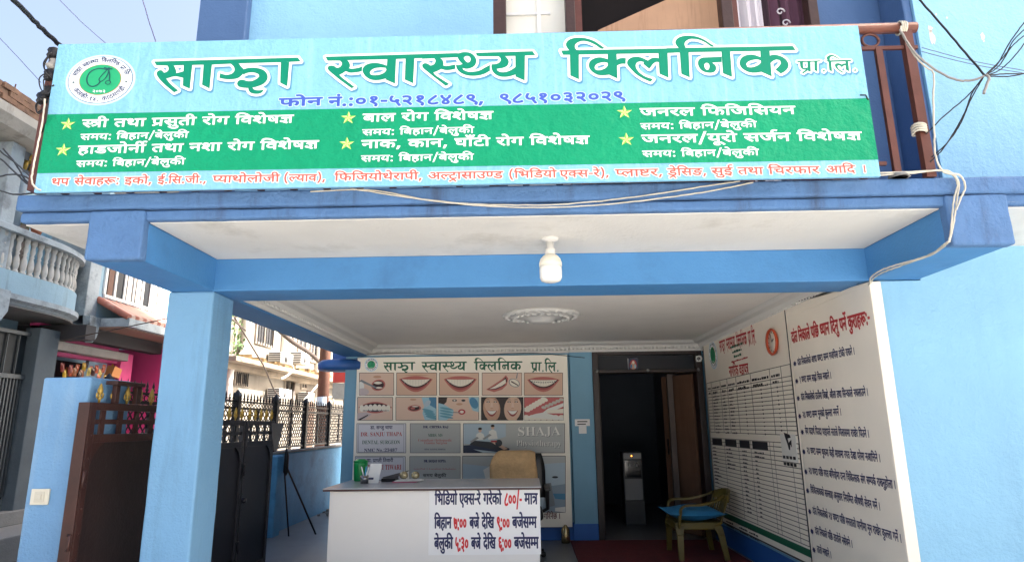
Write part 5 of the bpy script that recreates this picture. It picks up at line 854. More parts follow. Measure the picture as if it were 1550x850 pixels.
b = MB(); h = MB()
for q, wds, p0, p1 in ((0,['फोन'],(423.5,150.2),(488,148.2)), (0,['नं.:०१-५२१८४८९,'],(498,148),(733,144)), (0,['९८५१०३२०२९'],(755,143.5),(946,139.5))):
    b = MB(); h = MB(); hh = .0445 if q == 0 and wds[0] == 'फोन' else .051; line(b, wds, SF, p0, p1, hh, .0045, .0034); line(h, wds, SF, p0, p1, hh, .003, .0075); b.build('phone_lettering', L_navy, sign); h.build('phone_outline', L_halo, sign)
SV = 'समय: बिहान/बेलुकी'
for wds, p0, p1, hh in (('स्त्री तथा प्रसुती रोग विशेषज्ञ',(126,182),(444.5,174.5),.044),(SV,(123,203.5),(286,199.8),.034),('हाडजोर्नी तथा नशा रोग विशेषज्ञ',(119.5,221.5),(482.5,213),.044),(SV,(116.5,244),(281,240),.034),
    ('बाल रोग विशेषज्ञ',(549.8,173.2),(746,169),.044),(SV,(549,196.6),(717.5,192.5),.034),('नाक, कान, घाँटी रोग विशेषज्ञ',(547.8,213),(891.5,206),.044),(SV,(547,236),(717,233),.034),
    ('जनरल फिजिसियन',(968.5,164.8),(1202.4,161.2),.044),(SV,(969,187.4),(1144.5,184),.034),('जनरल/यूरो सर्जन विशेषज्ञ',(970.8,205),(1302.6,200),.044),(SV,(971.8,228.8),(1147.7,226),.034)):
    b = MB(); line(b, wds, SF, p0, p1, hh, .003, .0018 if hh > .04 else .001); b.build('service_lettering', L_white, sign)
b = MB(); h = MB(); bx = [('थप',79.4,106),('सेवाहरू:',114,183),('इको,',190,232),('ई.सि.जी.,',240,314),('प्याथोलोजी',323,424),('(ल्याव),',430,494),('फिजियोथेरापी,',507,640),('अल्ट्रासाउण्ड',648,761),('(भिडियो',769.6,842),('एक्स-रे),',847,922),('प्लाष्टर,',931,1003),('ड्रेसिङ,',1010,1069),('सुई',1076,1108),('तथा',1116,1154),('चिरफार',1162,1239),('आदि',1249,1293),('।',1303,1310)]
for wd, u0, u1 in bx:
    f = lambda u: 270.5+(u-79)*(251-270.5)/1231
    line(b, [wd], SF, (u0, f(u0)), (u1, f(u1)), .038, .0045, .0016); line(h, [wd], SF, (u0, f(u0)), (u1, f(u1)), .038, .003, .0058)
b.build('extra_lettering', L_red, sign); h.build('extra_outline', L_white, sign)
# five-pointed faceted stars
ly, dy = M('star_light', S(226,240,140), .5), M('star_dark', S(120,196,72), .5)
for u, v in ((103,188.5),(96,227.5),(527.5,179),(525,218),(945,170.5),(948,211.5)):
    c = SF.p(u, v)-Vector((0,.003,0)); b = MB(); P = []
    for i in range(10): r = .043 if i % 2 == 0 else .0175; a = math.pi/2-i*math.pi/5; P.append(c+Vector((r*math.cos(a), 0, r*.92*math.sin(a))))
    for i in range(10): b.add([c, P[i], P[(i+1) % 10]], [(0,1,2)], i % 2)
    b.build('star', [ly, dy], sign)
# round emblem, stretched like the print
def emblem(parent, fc, cu, cv, a, bb, lay, small=False, mats=None):
    C0 = fc.p(cu, cv); xd = (fc.p(cu+5, cv)-fc.p(cu-5, cv)).normalized() if fc.ax != Y else Vector((1,0,-.02)).normalized(); up = Vector((0,0,1))
    def P(x, y, l): return C0+xd*(x*a)+up*(y*bb)+fc.n*(lay+l)
    e = MB(); N = 64
    def ring(r0, r1, l, m):
        vs = [P(r*math.cos(2*math.pi*i/N), r*math.sin(2*math.pi*i/N), l) for r in (r0, r1) for i in range(N)]
        e.add(vs, [(i, (i+1) % N, N+(i+1) % N, N+i) for i in range(N)], m)
    def disc(r, l, m): e.add([P(r*math.cos(2*math.pi*i/N), r*math.sin(2*math.pi*i/N), l) for i in range(N)], [tuple(range(N))], m)
    disc(1.08, 0, 4); disc(1.0, .0008, 0); disc(.978, .0016, 1); disc(.655, .0024, 5); disc(.635, .0032, 2)
    # stethoscope
    def stroke(pts, r, l=.004, m=3):
        pts = catrom([(x, y, 0) for x, y in pts], 5)
        for p, q in zip(pts[:-1], pts[1:]):
            d = Vector((q.x-p.x, q.y-p.y)); 
            if d.length < 1e-6: continue
            n = Vector((-d.y, d.x)).normalized()*r; d = d.normalized()*r*.3
            e.add([P(p.x-d.x+n.x, p.y-d.y+n.y, l), P(q.x+d.x+n.x, q.y+d.y+n.y, l), P(q.x+d.x-n.x, q.y+d.y-n.y, l), P(p.x-d.x-n.x, p.y-d.y-n.y, l)], [(0,1,2,3)], m); l += .00002
    stroke([(.18,.42),(-.1,.47),(-.33,.33),(-.41,.05),(-.35,-.2),(-.2,-.3),(-.05,-.22),(.02,-.08)], .022)
    stroke([(.02,-.1),(-.03,.02),(.05,.2),(.17,.4),(.22,.5)], .018, .0045); stroke([(.02,-.1),(.12,-.02),(.2,.15),(.24,.38),(.24,.5)], .018, .005)
    stroke([(.08,.5),(.2,.46),(.34,.44)], .022, .0055); stroke([(.12,.43),(.22,.4),(.28,.2),(.3,-.05)], .018, .006)
    stroke([(.36+.08*math.cos(t*.7)-.09, -.14+.08*math.sin(t*.7)) for t in range(10)], .014, .0065)
    def arc(words, r, a0, a1, m, hgt, flip=False):
        tot = sum(WD[x][0] for x in words)+400*(len(words)-1); x = 0
        for wd in words:
            cs = word_contours(wd, 1)
            def mp(px, py, x=x):
                t = (px/10+x)/tot; rr = r+(py/10-311)/622*hgt*(-1 if flip else 1) if not flip else r-(py/10-311)/622*hgt
                an = a0+(a1-a0)*t
                rr = r+((py/10-311)/622*hgt)*(1 if not flip else -1)
                return P(rr*math.cos(an), rr*math.sin(an), .0026)
            cs2 = [grow(clean([(p*10, q*10) for p, q in c], 5), 210, False) for c in cs]
            emit(e, cs2, mp, m); x += WD[wd][0]+400
    R = math.radians
    arc(['साझा','स्वास्थ्य','क्लिनिक','प्रा.लि.'], .83, R(168), R(12), 3 if small else 0, .15)
    arc(['कलंकी-१४,','काठमाण्डौ'], .82, R(207), R(338), 3 if small else 0, .15, True)
    for an in (188, 353):
        c = (.82*math.cos(R(an)), .82*math.sin(R(an)))
        e.add([P(c[0]+(.06 if i % 2 == 0 else .025)*math.cos(math.pi/2+i*math.pi/5), c[1]+(.06 if i % 2 == 0 else .025)*math.sin(math.pi/2+i*math.pi/5), .003) for i in range(10)], [tuple(range(10))], 3)
    cs = word_contours('२०७३', 2); wt = WD['२०७३'][0]
    emit(e, [grow(clean(c, 1), 12, False) for c in cs], lambda x, y: P((x/wt-.5)*.42+.02, -.5+(y-311)/622*.11, .0045), 1)
    return e.build('emblem', [M('emblem_navy', S(24,50,88), .5), M('emblem_white', S(234,236,240), .5), M('emblem_green', S(28,158,104), .5), M('emblem_line', S(12,70,72), .5), M('emblem_glow', S(190,226,246), .5), M('emblem_orange', S(196,130,84), .5)], parent)
emblem(sign, SF, 152.4, 121.3, .181, .143, .0015)
b = MB(); b.tube([(-2.60,3.115,3.50),(-2.57,3.09,3.50)], .004, 6); b.tube([(1.80,3.09,3.335),(1.83,3.09,3.335),(1.845,3.1,3.31)], .004, 6); b.build('fixing_wire', rubber, sign)
# ------------------------------------------------------------------ porch lamp
bulb = thing('bulb_lamp', 'white bulb lamp hanging in its holder from the porch soffit', 'lamp', (.16, 3.66, 2.50))
b = MB(); b.lathe([(.052,0),(.05,-.012),(.03,-.02),(.022,-.024)], (.16,3.66,2.744), 24); b.lathe([(.022,-.02),(.022,-.06),(.03,-.066),(.03,-.10),(.026,-.105)], (.16,3.66,2.744), 20)
b.build('lamp_holder', plaster, bulb)
b = MB(); b.lathe([(.026,0),(.045,-.012),(.06,-.03),(.068,-.055),(.068,-.075)], (.16,3.66,2.645), 28); b.build('bulb_base', M('cream_plastic', S(226,222,206), .4), bulb)
b = MB(); b.lathe([(.066,0),(.067,-.03),(.066,-.07),(.058,-.088),(.035,-.096),(.0,-.098)], (.16,3.66,2.57), 28); b.build('diffuser', M('opal_plastic', S(236,236,230), .25), bulb)

# ------------------------------------------------------------------ dental banner on the back wall
BF = Face(Y, 8.0, (0,-1,0))
banner = thing('wall_banner', 'large white dental banner with teeth pictures and name cards behind the counter', 'banner', (-.8, 8.03, .46))
vin_w = M('banner_vinyl', S(240,235,222), .5, var=.04, scale=2)
b = MB(); b.box(-2.135, .53, 8.0, 8.05, .46, 2.51); b.build('sheet', vin_w, banner, bevel=.004)
ink = M('black_print', S(34,34,40), .5); inkg = M('green_print', S(16,92,66), .5); inkr = M('red_print', S(176,34,40), .5); inkn = M('navy_print', S(30,34,84), .5)
def title_on(mb, fc, spans, h, lay, only=range(4), d=0):
    for k, (p0, p1) in zip(only, spans):
        cs = TITLE[k]; xs = [p[0] for c in cs for p in c]; x0, x1 = min(xs), max(xs)
        head = cs[0] if k < 3 else cs[0]
        tl = max(head, key=lambda p: p[1]-p[0]*.02); zt = lambda x: cs_z(k, x)
        P0 = fc.p(*p0); P1 = fc.p(*p1); xd = (P1-P0); H0 = 172.0
        a = HEADS[k]
        def fn(x, z):
            t = (x-x0)/(x1-x0); zh = a[0]+(a[1]-a[0])*t
            return P0+xd*t+Vector((0,0,1))*((z-zh)/a[2]*h)+fc.n*lay
        emit(mb, [grow(clean(c, .05), d, False) for c in cs] if d else cs, fn)
HEADS = []
for k, (pa, pb, ht) in enumerate((((233.8,94),(455,88),170), ((493,86.8),(810,79),160), ((849,77.3),(1204,71),165), ((1206.6,93.2),(1288,91.3),62))):
    HEADS.append((SF.p(*pa).z*1000, SF.p(*pb).z*1000, ht))
b = MB(); title_on(b, BF, (((580,548),(629,547.5)),((638,547.5),(707,547)),((717,547),(791,546.5)),((803,548),(845,548))), .105, .0015, d=1); b.build('title_lettering', inkg, banner)
emblem(banner, BF, 562, 551.5, .078, .078, .001, True)
# picture painter: unit square, x right, y up
class Pic:
    def __init__(s, fc, u0, v0, u1, v1, base, lay=.0012):
        s.c = [fc.p(u0, v1), fc.p(u1, v1), fc.p(u1, v0), fc.p(u0, v0)]; s.n = fc.n; s.l = lay; s.b = MB(); s.mats = []; s.k = 0
        s.poly([(0,0),(1,0),(1,1),(0,1)], base)
    def P(s, x, y): a, b_, c, d = s.c; return a*(1-x)*(1-y)+b_*x*(1-y)+c*x*y+d*(1-x)*y+s.n*(s.l+s.k*.0003)
    def col(s, c):
        nm = 'print_%s' % c if isinstance(c, str) else None
        m = INK[c]
        if m not in s.mats: s.mats.append(m)
        return s.mats.index(m)
    def poly(s, pts, c):
        pts = [(min(1, max(0, x)), min(1, max(0, y))) for x, y in pts]; m = s.col(c)
        s.b.add([s.P(x, y) for x, y in pts], [tuple(range(len(pts)))], m); s.k += 1
    def blob(s, x, y, rx, ry, c, a0=0, a1=360, rot=0, n=20):
        R = math.radians; cr_, sr = math.cos(R(rot)), math.sin(R(rot)); q = []
        for i in range(n+1 if a1-a0 < 360 else n):
            a = R(a0+(a1-a0)*i/n); dx, dy = rx*math.cos(a), ry*math.sin(a); q.append((x+dx*cr_-dy*sr, y+dx*sr+dy*cr_))
        s.poly(q, c)
    def lens(s, x, y, wd, up, dn, c, bend=0, n=14):
        """smile-shaped region: upper edge bulging by up, lower by dn"""
        t = [(-1+2*i/n) for i in range(n+1)]
        f = lambda q, h: y+bend*q*q+h*(1-q*q)
        s.poly([(x+q*wd, f(q, up)) for q in t]+[(x+q*wd, f(q, -dn)) for q in t[::-1]], c)
    def done(s, parent): return s.b.build('picture', s.mats, parent)
INK = {k: M('print_'+k, S(*c), .5) for k, c in dict(skin=(206,172,150), skin_pale=(214,186,168), skin_warm=(190,148,124), lip=(176,98,92), lip_dark=(140,62,60), mouth=(52,22,26), tooth=(226,220,206), tooth_grey=(186,182,172), gum=(186,92,92), line=(60,50,50),
    blue=(64,128,166), pale_blue=(150,192,208), teal=(92,152,172), hair=(40,28,26), white=(222,222,216), grey=(150,152,152), card=(214,214,220), steel=(120,128,134), navy=(28,44,72), dark=(40,46,54), red=(170,46,52), sky=(170,190,202), lilac=(190,176,178), floor=(132,152,168), emboss=(226,226,220), ash=(176,180,178)).items()}
def bx(a, b_, c, d): return (520+a/2.575, 520+b_/2.575, 520+c/2.575, 520+d/2.575)
def border(fc, u0, v0, u1, v1, parent, wd=.006):
    m = MB(); q = uv(fc, u0, v0, u1, v1)
    for i in range(4): m.beam(q[i]+fc.n*.002, q[(i+1) % 4]+fc.n*.002, wd, .002, fc.n)
    return m.build('picture_border', ink, parent)
def smile(p, x, y, wd, hh, braces=False, tilt=.25):
    p.lens(x, y, wd, hh*.62, hh*1.25, 'lip', tilt*hh); p.lens(x, y-.02, wd*.9, hh*.15, hh*.95, 'lip_dark', tilt*hh); p.lens(x, y-.0, wd*.92, hh*.22, hh*.78, 'mouth', tilt*hh); p.lens(x, y+.0, wd*.84, hh*.2, hh*.6, 'tooth', tilt*hh)
    for i in range(-4, 5):
        q = i*wd*.17; p.poly([(x+q-.003, y+tilt*hh*(q/wd)**2+hh*.16),(x+q+.003, y+tilt*hh*(q/wd)**2+hh*.16),(x+q+.003, y-hh*.5*(1-(q/wd)**2)),(x+q-.003, y-hh*.5*(1-(q/wd)**2))], 'tooth_grey')
    if braces:
        for i in range(-5, 6): q = i*wd*.14; p.blob(x+q, y-hh*.1+tilt*hh*(q/wd)**2, .018, .025, 'dark', n=6)
        p.poly([(x+q*wd*.8, y-hh*.09+tilt*hh*q*q*.64) for q in (-1,-.5,0,.5,1)]+[(x+q*wd*.8, y-hh*.12+tilt*hh*q*q*.64) for q in (1,.5,0,-.5,-1)], 'steel')
# row one
R = bx(62,113,196,200); p = Pic(BF, *R, 'skin_pale'); p.blob(.52,.82,.12,.06,'skin_warm'); p.blob(.55,.45,.2,.26,'lip',rot=-15); p.blob(.55,.45,.16,.2,'mouth',rot=-15); p.lens(.54,.55,.13,.06,.06,'tooth'); p.lens(.56,.34,.12,.03,.05,'tooth'); p.poly([(.0,.62),(.06,.7),(.5,.36),(.48,.3)],'steel'); p.blob(.04,.4,.1,.2,'white'); p.blob(.1,.15,.18,.16,'lilac'); p.done(banner); border(BF, *R, banner)
R = bx(207,113,363,200); p = Pic(BF, *R, 'skin'); p.lens(.5,.9,.3,.03,.05,'skin_warm'); smile(p,.48,.62,.42,.38); p.done(banner); border(BF, *R, banner)
R = bx(374,113,527,200); p = Pic(BF, *R, 'skin'); p.lens(.5,.92,.3,.03,.05,'skin_pale'); smile(p,.53,.62,.42,.38); p.done(banner); border(BF, *R, banner)
R = bx(540,113,695,200); p = Pic(BF, *R, 'skin_pale'); p.poly([(.1,.25),(.25,.42),(.5,.72),(.6,.9),(.66,.75),(.62,.45),(.5,.25),(.3,.14)],'lip'); p.poly([(.13,.27),(.3,.4),(.5,.64),(.6,.82),(.63,.62),(.55,.42),(.35,.26)],'mouth'); p.poly([(.18,.28),(.32,.4),(.5,.62),(.59,.72),(.6,.55),(.5,.42),(.33,.3)],'tooth'); p.blob(.81,.55,.13,.2,'steel',rot=20); p.blob(.81,.55,.11,.17,'tooth',rot=20); p.poly([(.72,.6),(.9,.42),(.91,.46),(.74,.64)],'mouth'); p.poly([(.85,.75),(.88,1),(.9,1),(.88,.74)],'steel'); p.done(banner); border(BF, *R, banner)
R = bx(704,113,854,200); p = Pic(BF, *R, 'skin'); p.lens(.5,.9,.35,.03,.05,'skin_pale'); smile(p,.5,.6,.42,.36,True); p.done(banner); border(BF, *R, banner)
# row two
R = bx(55,208,192,297); p = Pic(BF, *R, 'skin_pale'); p.lens(.5,.6,.48,.2,.3,'lip',-.05); p.lens(.5,.58,.46,.16,.22,'mouth'); 
for i in range(7): p.blob(.12+i*.125,.55-.04*abs(i-3)*.3,.066,.15,'tooth')
p.poly([(.15,.4),(.9,.4),(.9,.43),(.15,.43)],'steel'); p.poly([(0,0),(0,.3),(.25,.35),(.4,.25),(.2,.05)],'lilac'); p.poly([(0,.02),(.3,.25),(.3,.2),(.08,.0)],'line'); p.done(banner); border(BF, *R, banner)
R = bx(204,208,361,297); p = Pic(BF, *R, 'skin_pale'); p.blob(.43,.9,.08,.04,'skin_warm'); p.blob(.46,.52,.17,.14,'lip',rot=10); p.blob(.46,.52,.13,.1,'mouth',rot=10); p.blob(.42,.52,.06,.05,'lip'); p.lens(.48,.6,.09,.02,.03,'tooth'); p.poly([(.64,1),(1,1),(1,0),(.72,0),(.66,.3),(.7,.6)],'pale_blue'); p.poly([(.82,1),(1,1),(1,.5),(.85,.65)],'blue'); p.blob(.78,.72,.07,.16,'sky',rot=-20)
for i in range(4): p.blob(.8+.03*i,.42-.1*i,.16,.05,'teal',rot=-25)
p.done(banner); border(BF, *R, banner)
R = bx(370,208,527,297); p = Pic(BF, *R, 'skin_pale'); p.poly([(0,1),(.22,1),(.2,.8),(.1,.62),(0,.6)],'hair'); p.blob(.4,.86,.06,.05,'dark'); p.blob(.4,.86,.025,.03,'white'); p.blob(.62,.86,.05,.05,'dark'); p.blob(.52,.7,.08,.05,'skin_warm'); p.blob(.58,.36,.09,.12,'red'); p.blob(.58,.36,.05,.06,'tooth'); p.poly([(0,.75),(.15,.68),(.38,.42),(.36,.2),(.2,.0),(0,0)],'pale_blue')
for i in range(4): p.blob(.2,.5-.12*i,.18,.045,'teal',rot=-18)
p.poly([(.75,1),(1,1),(1,.35),(.85,.42),(.76,.8)],'pale_blue'); p.blob(.88,.75,.1,.25,'blue',rot=10); p.poly([(.36,.36),(.55,.34),(.55,.31),(.36,.32)],'steel'); p.done(banner); border(BF, *R, banner)
R = bx(537,208,700,297); p = Pic(BF, *R, 'hair')                      # two laughing women
for cx, sk, tl in ((.25,'skin_warm',6), (.75,'skin',-6)):
    p.blob(cx,.5,.205,.56,sk,rot=tl*.4); p.blob(cx,.62,.17,.33,'skin',rot=tl); p.poly([(cx-.1,.0),(cx+.1,.0),(cx+.08,.12),(cx-.08,.12)],sk)
    for e in (-.085,.085): p.blob(cx+e,.8,.045,.03,'hair'); p.blob(cx+e,.8,.018,.016,'white'); p.lens(cx+e,.88,.055,.03,-.01,'hair')
    p.poly([(cx-.02,.75),(cx+.02,.75),(cx+.035,.53),(cx-.035,.53)],'skin_pale'); p.blob(cx,.53,.035,.025,'skin_warm')
    p.lens(cx,.36,.13,.06,.2,'lip_dark',.05); p.lens(cx,.36,.11,.04,.11,'white',.05)
p.done(banner); border(BF, *R, banner)
R = bx(704,208,857,297); p = Pic(BF, *R, 'gum')
for i in range(7): p.blob(.06+.075*i,.45+.075*i,.08,.11,'tooth',rot=40)
for i in range(6): p.blob(.5+.09*i,.55+.07*i,.06,.07,'tooth_grey',rot=30)
for i in range(7): p.blob(.05+.15*i,.1,.09,.13,'tooth')
p.poly([(0,.12),(.3,.28),(.5,.34),(1,.1),(1,0),(.6,.06),(.3,.1)],'white'); p.poly([(.45,.3),(.6,.5),(1,.75),(1,.6),(.62,.3)],'white'); p.poly([(.55,.42),(1,.5),(1,.3),(.6,.3)],'tooth'); p.done(banner); border(BF, *R, banner)
# name cards and lower pictures
def card(a, b_, c, d, col, dbl=False):
    R = bx(a, b_, c, d); p = Pic(BF, *R, col); o = p.done(banner); o.name = 'name_card'; border(BF, *R, banner, .005)
    if dbl: q = 2.2; border(BF, R[0]+q, R[1]+1.5, R[2]-q*1.4, R[3]-.8, banner, .003)
    return R
def px5(x, y): return (530+x/8.5, 630+y/8.5)
def txt(items, name='card_lettering'):
    for wds, a, c, hpx, mt, bold in items:
        g = MB()
        lat = wds[0].isascii() and wds not in ('।',)
        line(g, wds, BF, px5(*a), px5(*c), hpx/8.5*.0084, .0032, bold, 0, 2, 690 if lat else 622)
        g.build(name, mt, banner)
card(52,310,243,424,'card',True); card(260,310,455,424,'ash'); card(46,438,241,545,'card',True); card(258,438,455,545,'ash')
txt([('डा. सन्जु थापा',(262,122),(545,119),36,inkn,.0012),('DR. SANJU THAPA',(136,200),(668,196),48,inkr,.0),('DENTAL SURGEON',(155,305),(643,303),44,inkg,0),('NMC No.:23487',(180,410),(608,408),38,inkn,.0005),
 ('DR. CHITRA RAJ',(940,118),(1265,118),26,inkn,.0012),('MBBS, MS',(1004,220),(1190,219),34,inkg,0),('Consultant Orthopaedic',(875,284),(1310,284),32,inkr,-.0006),('Trauma Surgeon',(948,318),(1250,318),32,inkr,-.0006),('NEPAL NATIONAL HOSPITAL',(955,410),(1230,410),18,inkn,0),
 ('डा. प्राप्ती तिवारी',(216,545),(553,541),36,inkn,.0012),('DR. PRAPTI TIWARI',(110,620),(662,616),58,inkr,0),('DR. SANJAY GUPTA',(950,554),(1230,554),28,inkn,.0012),('Assist Prof. & Consultant Orthodontics',(812,658),(1365,658),22,inkr,-.0006),('समय : बेलुकी'.replace(' : ',' ')if 0 else 'समय बेलुकी',(938,738),(1235,738),32,ink,.0012)])
R = bx(467,310,862,424); p = Pic(BF, *R, 'ash'); p.poly([(0,0),(.42,0),(.46,.12),(.2,.3),(0,.25)],'navy'); p.poly([(.0,.3),(.2,.3),(.42,.55),(.42,1),(0,1)],'sky')
p.poly([(.06,.28),(.1,.42),(.3,.36),(.46,.14),(.4,.05),(.2,.18)],'dark'); p.poly([(.1,.12),(.3,.04),(.38,.0),(.2,.0)],'sky'); p.poly([(.26,.4),(.33,.38),(.44,.14),(.4,.1)],'skin'); p.blob(.35,.33,.035,.12,'dark'); p.poly([(.27,.42),(.33,.42),(.33,.36),(.28,.36)],'red')
for cx, cy, h in ((.165,.8,.5),(.29,.9,.6)):
    p.poly([(cx-.045,cy-h*.75),(cx+.05,cy-h*.7),(cx+.035,cy-.16),(cx,cy-.1),(cx-.035,cy-.16)],'white'); p.blob(cx,cy-.03,.017,.075,'skin'); p.blob(cx,cy+.02,.019,.045,'hair'); p.poly([(cx-.03,cy-.25),(cx-.1,cy-.42),(cx-.085,cy-.46),(cx-.01,cy-.3)],'grey')
p.done(banner); border(BF, *R, banner)
b = MB(); s_ = MB()
for mb_, dx, ly_ in ((s_, .8, .0034), (b, 0, .0042)):
    line(mb_, 'SHAJA', BF, (782.8+dx,645.5+dx),(848+dx,644.5+dx), .108, ly_, -.001, anchor=690); line(mb_, 'Physiotherapy', BF, (781+dx,665.5+dx),(849.5+dx,665.5+dx), .07, ly_, -.0015, anchor=690)
s_.build('embossed_shade', M('emboss_shade', S(104,108,108), .5), banner); b.build('embossed_lettering', INK['emboss'], banner)
R = (690+48/4.722, 670+92/4.722, 690+783/4.722, 670+494/4.722); p = Pic(BF, *R, 'sky'); p.poly([(0,1),(1,1),(1,.88),(.78,.86),(.3,.8),(0,.86)],'ash'); p.poly([(.2,.75),(.35,.9),(.5,.9),(.45,.2),(.3,.1)],'white'); p.poly([(.8,.45),(1,.5),(1,.0),(.78,.0)],'floor'); p.poly([(.76,.5),(.86,.52),(.9,.12),(.82,.08)],'steel'); p.blob(.9,.62,.03,.02,'dark'); p.poly([(.88,.33),(1,.33),(1,.22),(.9,.24)],'blue'); p.poly([(.9,.08),(1,.1),(1,.0),(.9,.02)],'white'); p.done(banner); border(BF, *R, banner)
b = MB(); line(b, ['गरिनेछ','।'], BF, (823.5,776.5),(848,776), .06, .0025, .0015, m=0); b.build('foot_lettering', M('maroon_print', S(96,34,34), .5), banner)

# ------------------------------------------------------------------ posters on the right wall
RF = Face(X, 2.2, (-1,0,0))
chart = thing('price_chart', 'off white price chart with ruled tables and a green stripe near the door', 'chart', (2.23, 6.6, .55))
vin_c = M('chart_vinyl', S(230,222,208), .5, var=.04, scale=1.5); rule = M('grey_rule', S(96,94,92), .6)
c0, c1, c2, c3 = RF.p(1063,517), RF.p(1190,470), RF.p(1204,846), RF.p(1090,787)
ya, yb, zt_, zb_ = 7.84, 5.30, 2.59, .55
b = MB(); b.box(2.2, 2.215, yb, ya, zb_, zt_); b.build('sheet', vin_c, chart)
b = MB(); b.box(2.196, 2.2, yb, yb+.012, zb_, zt_); b.box(2.196,2.2, yb, ya, zt_-.012, zt_); b.box(2.196,2.2,ya-.012,ya,zb_,zt_); b.box(2.196,2.2,yb,ya,zb_+.004,zb_+.016); b.build('chart_border', ink, chart)
b = MB(); b.box(2.1985, 2.2, yb+.012, ya-.02, RF.p(1223.5,841.5).z, RF.p(1223.5,830).z); b.build('green_stripe', inkg, chart)
def cp(x, y): return (1055+x/4.25, 470+y/4.25)
def zy(x, y): q = RF.p(*cp(x, y)); return q.y, q.z
b = MB(); title_on(b, RF, ((cp(142,198),cp(180,184)),(cp(186,182),cp(243,163)),(cp(250,160),cp(318,137)),(cp(325,137),cp(373,118))), .12, .0015, d=1.5); line(b, 'नागरिक वडापत्र', RF, cp(205,362), cp(328,338), .1, .0015, .003); b.build('title_lettering', inkr, chart)
emblem(chart, RF, *cp(104,285), .15, .15, .001, True)
rl_ = random.Random(3)
def scrawl(mb, y0, z, ln, h=.018):
    """unreadable small print: short marks along a row"""
    q = 0
    while q < ln:
        wv = rl_.uniform(.025, .07); wv = min(wv, ln-q)
        mb.box(2.1982, 2.1999, y0-q, y0-q-wv, z, z+h*rl_.uniform(.6, 1)); q += wv+rl_.uniform(.008, .02)
b = MB(); g_ = MB()
for k, ((x, y), n_) in enumerate((((215,232),.45),((228,262),.32),((238,290),.25))): q = zy(x, y); scrawl(g_, q[0], q[1]-.02, n_*.9, .026)
q = zy(222,322); r_ = MB(); scrawl(r_, q[0], q[1]-.02, .5, .016); r_.build('small_print', inkr, chart); g_.build('small_print', inkg, chart)
# upper table
tb = MB(); zt1 = RF.p(*cp(590,345)).z; za = zt1; colsY = [7.80,7.62,7.27,7.02,6.72,6.28,5.78,5.52,5.32]
zh = RF.p(*cp(600,420)).z; zq = RF.p(*cp(640,800)).z
rows = [za]+[zh+(zq-zh)*i/13 for i in range(14)]
for z in rows: tb.box(2.198, 2.1998, 5.32, 7.80, z-.003, z+.003)
for y in colsY: tb.box(2.198, 2.1998, y-.003, y+.003, rows[-1], rows[0])
for i in range(len(colsY)-1):
    if i < 7: scrawl(b, colsY[i]-.03, za-.08, colsY[i]-colsY[i+1]-.07, .024); scrawl(b, colsY[i]-.05, za-.13, (colsY[i]-colsY[i+1])*.5, .02)
for r in range(1, 14):
    z = rows[r]-.045
    scrawl(b, 7.58, z, rl_.uniform(.1,.26)); scrawl(b, 7.22, z, rl_.uniform(.06,.14)); scrawl(b, 6.98, z, rl_.uniform(.08,.16))
    if r > 1: scrawl(b, 6.50, z, .02); scrawl(b, 6.04, z, .02); scrawl(b, 5.65, z, .02)
    else: scrawl(b, 6.7, z, .36); scrawl(b, 6.25, z, .4)
# lower table
zl = RF.p(1060+62/4.25, 650+50/4.25).z; zw = RF.p(1060+690/4.25, 650+745/4.25).z; rows2 = [zl+(zw-zl)*i/20 for i in range(21)]
for z in rows2: tb.box(2.198, 2.1998, 5.32, 7.80, z-.003, z+.003)
for y in (7.80,7.3,6.82,6.45,5.95,5.86,5.48,5.32): tb.box(2.198, 2.1998, y-.002, y+.002, rows2[-1], rows2[0])
for y0, n_ in ((7.78,.4),(7.28,.4),(6.8,.32),(6.42,.42)):
    b.box(2.1978, 2.1999, y0-.02, y0-n_, zl-.075, zl-.005)
for r in range(1, 20):
    z = rows2[r]-.04
    if r < 13: scrawl(b, 7.76, z, rl_.uniform(.1,.3))
    if r < 8: scrawl(b, 7.24, z, rl_.uniform(.1,.28))
    if 1 < r < 18: scrawl(b, 6.72, z, rl_.uniform(.06,.14)); scrawl(b, 6.36, z, .06)
    if r < 4: scrawl(b, 6.36, z, rl_.uniform(.2,.34))
for y0 in (7.5,7.05,6.75):
    for r in range(3): scrawl(b, y0-.02*r, .615-.035*r, .25, .018)
tb.build('ruled_lines', rule, chart); b.build('small_print', ink, chart)
bw = MB(); q0, q1 = RF.p(1182,660), RF.p(1209,700); bw.box(2.195, 2.2, q1.y, q0.y, q1.z, q0.z+.02); cardp = bw.build('white_card', M('card_white', S(216,214,208), .5), chart)
b = MB(); cy, cz = (q0.y+q1.y)/2, (q0.z+q1.z)/2+.04

for P_ in (((.09,.12),(-.06,.1),(-.08,.07),(.0,.06),(-.02,.0),(.02,.0),(.06,.06)), ((.02,.0),(-.04,.03),(-.09,.05),(-.085,-.03),(-.05,-.0),(-.03,-.06),(.0,-.05))):
    b.add([(2.194, cy+p_*.8, cz+q_*.8) for p_, q_ in P_], [tuple(range(len(P_)))])
for i in range(2): [b.box(2.1935, 2.1945, cy+.14-.07*k, cy+.14-.07*k-.05, cz-.12-.055*i, cz-.095-.055*i) for k in range(4)]
b.build('flag_mark', ink, cardp)

rules = thing('instruction_poster', 'off white advice poster with red heading and bulleted lines at the porch edge', 'poster', (2.23, 4.6, .3))
b = MB(); b.box(2.2, 2.216, 3.988, 5.27, .2, 2.50); b.box(2.2, 2.272, 3.975, 3.988, .2, 2.515)
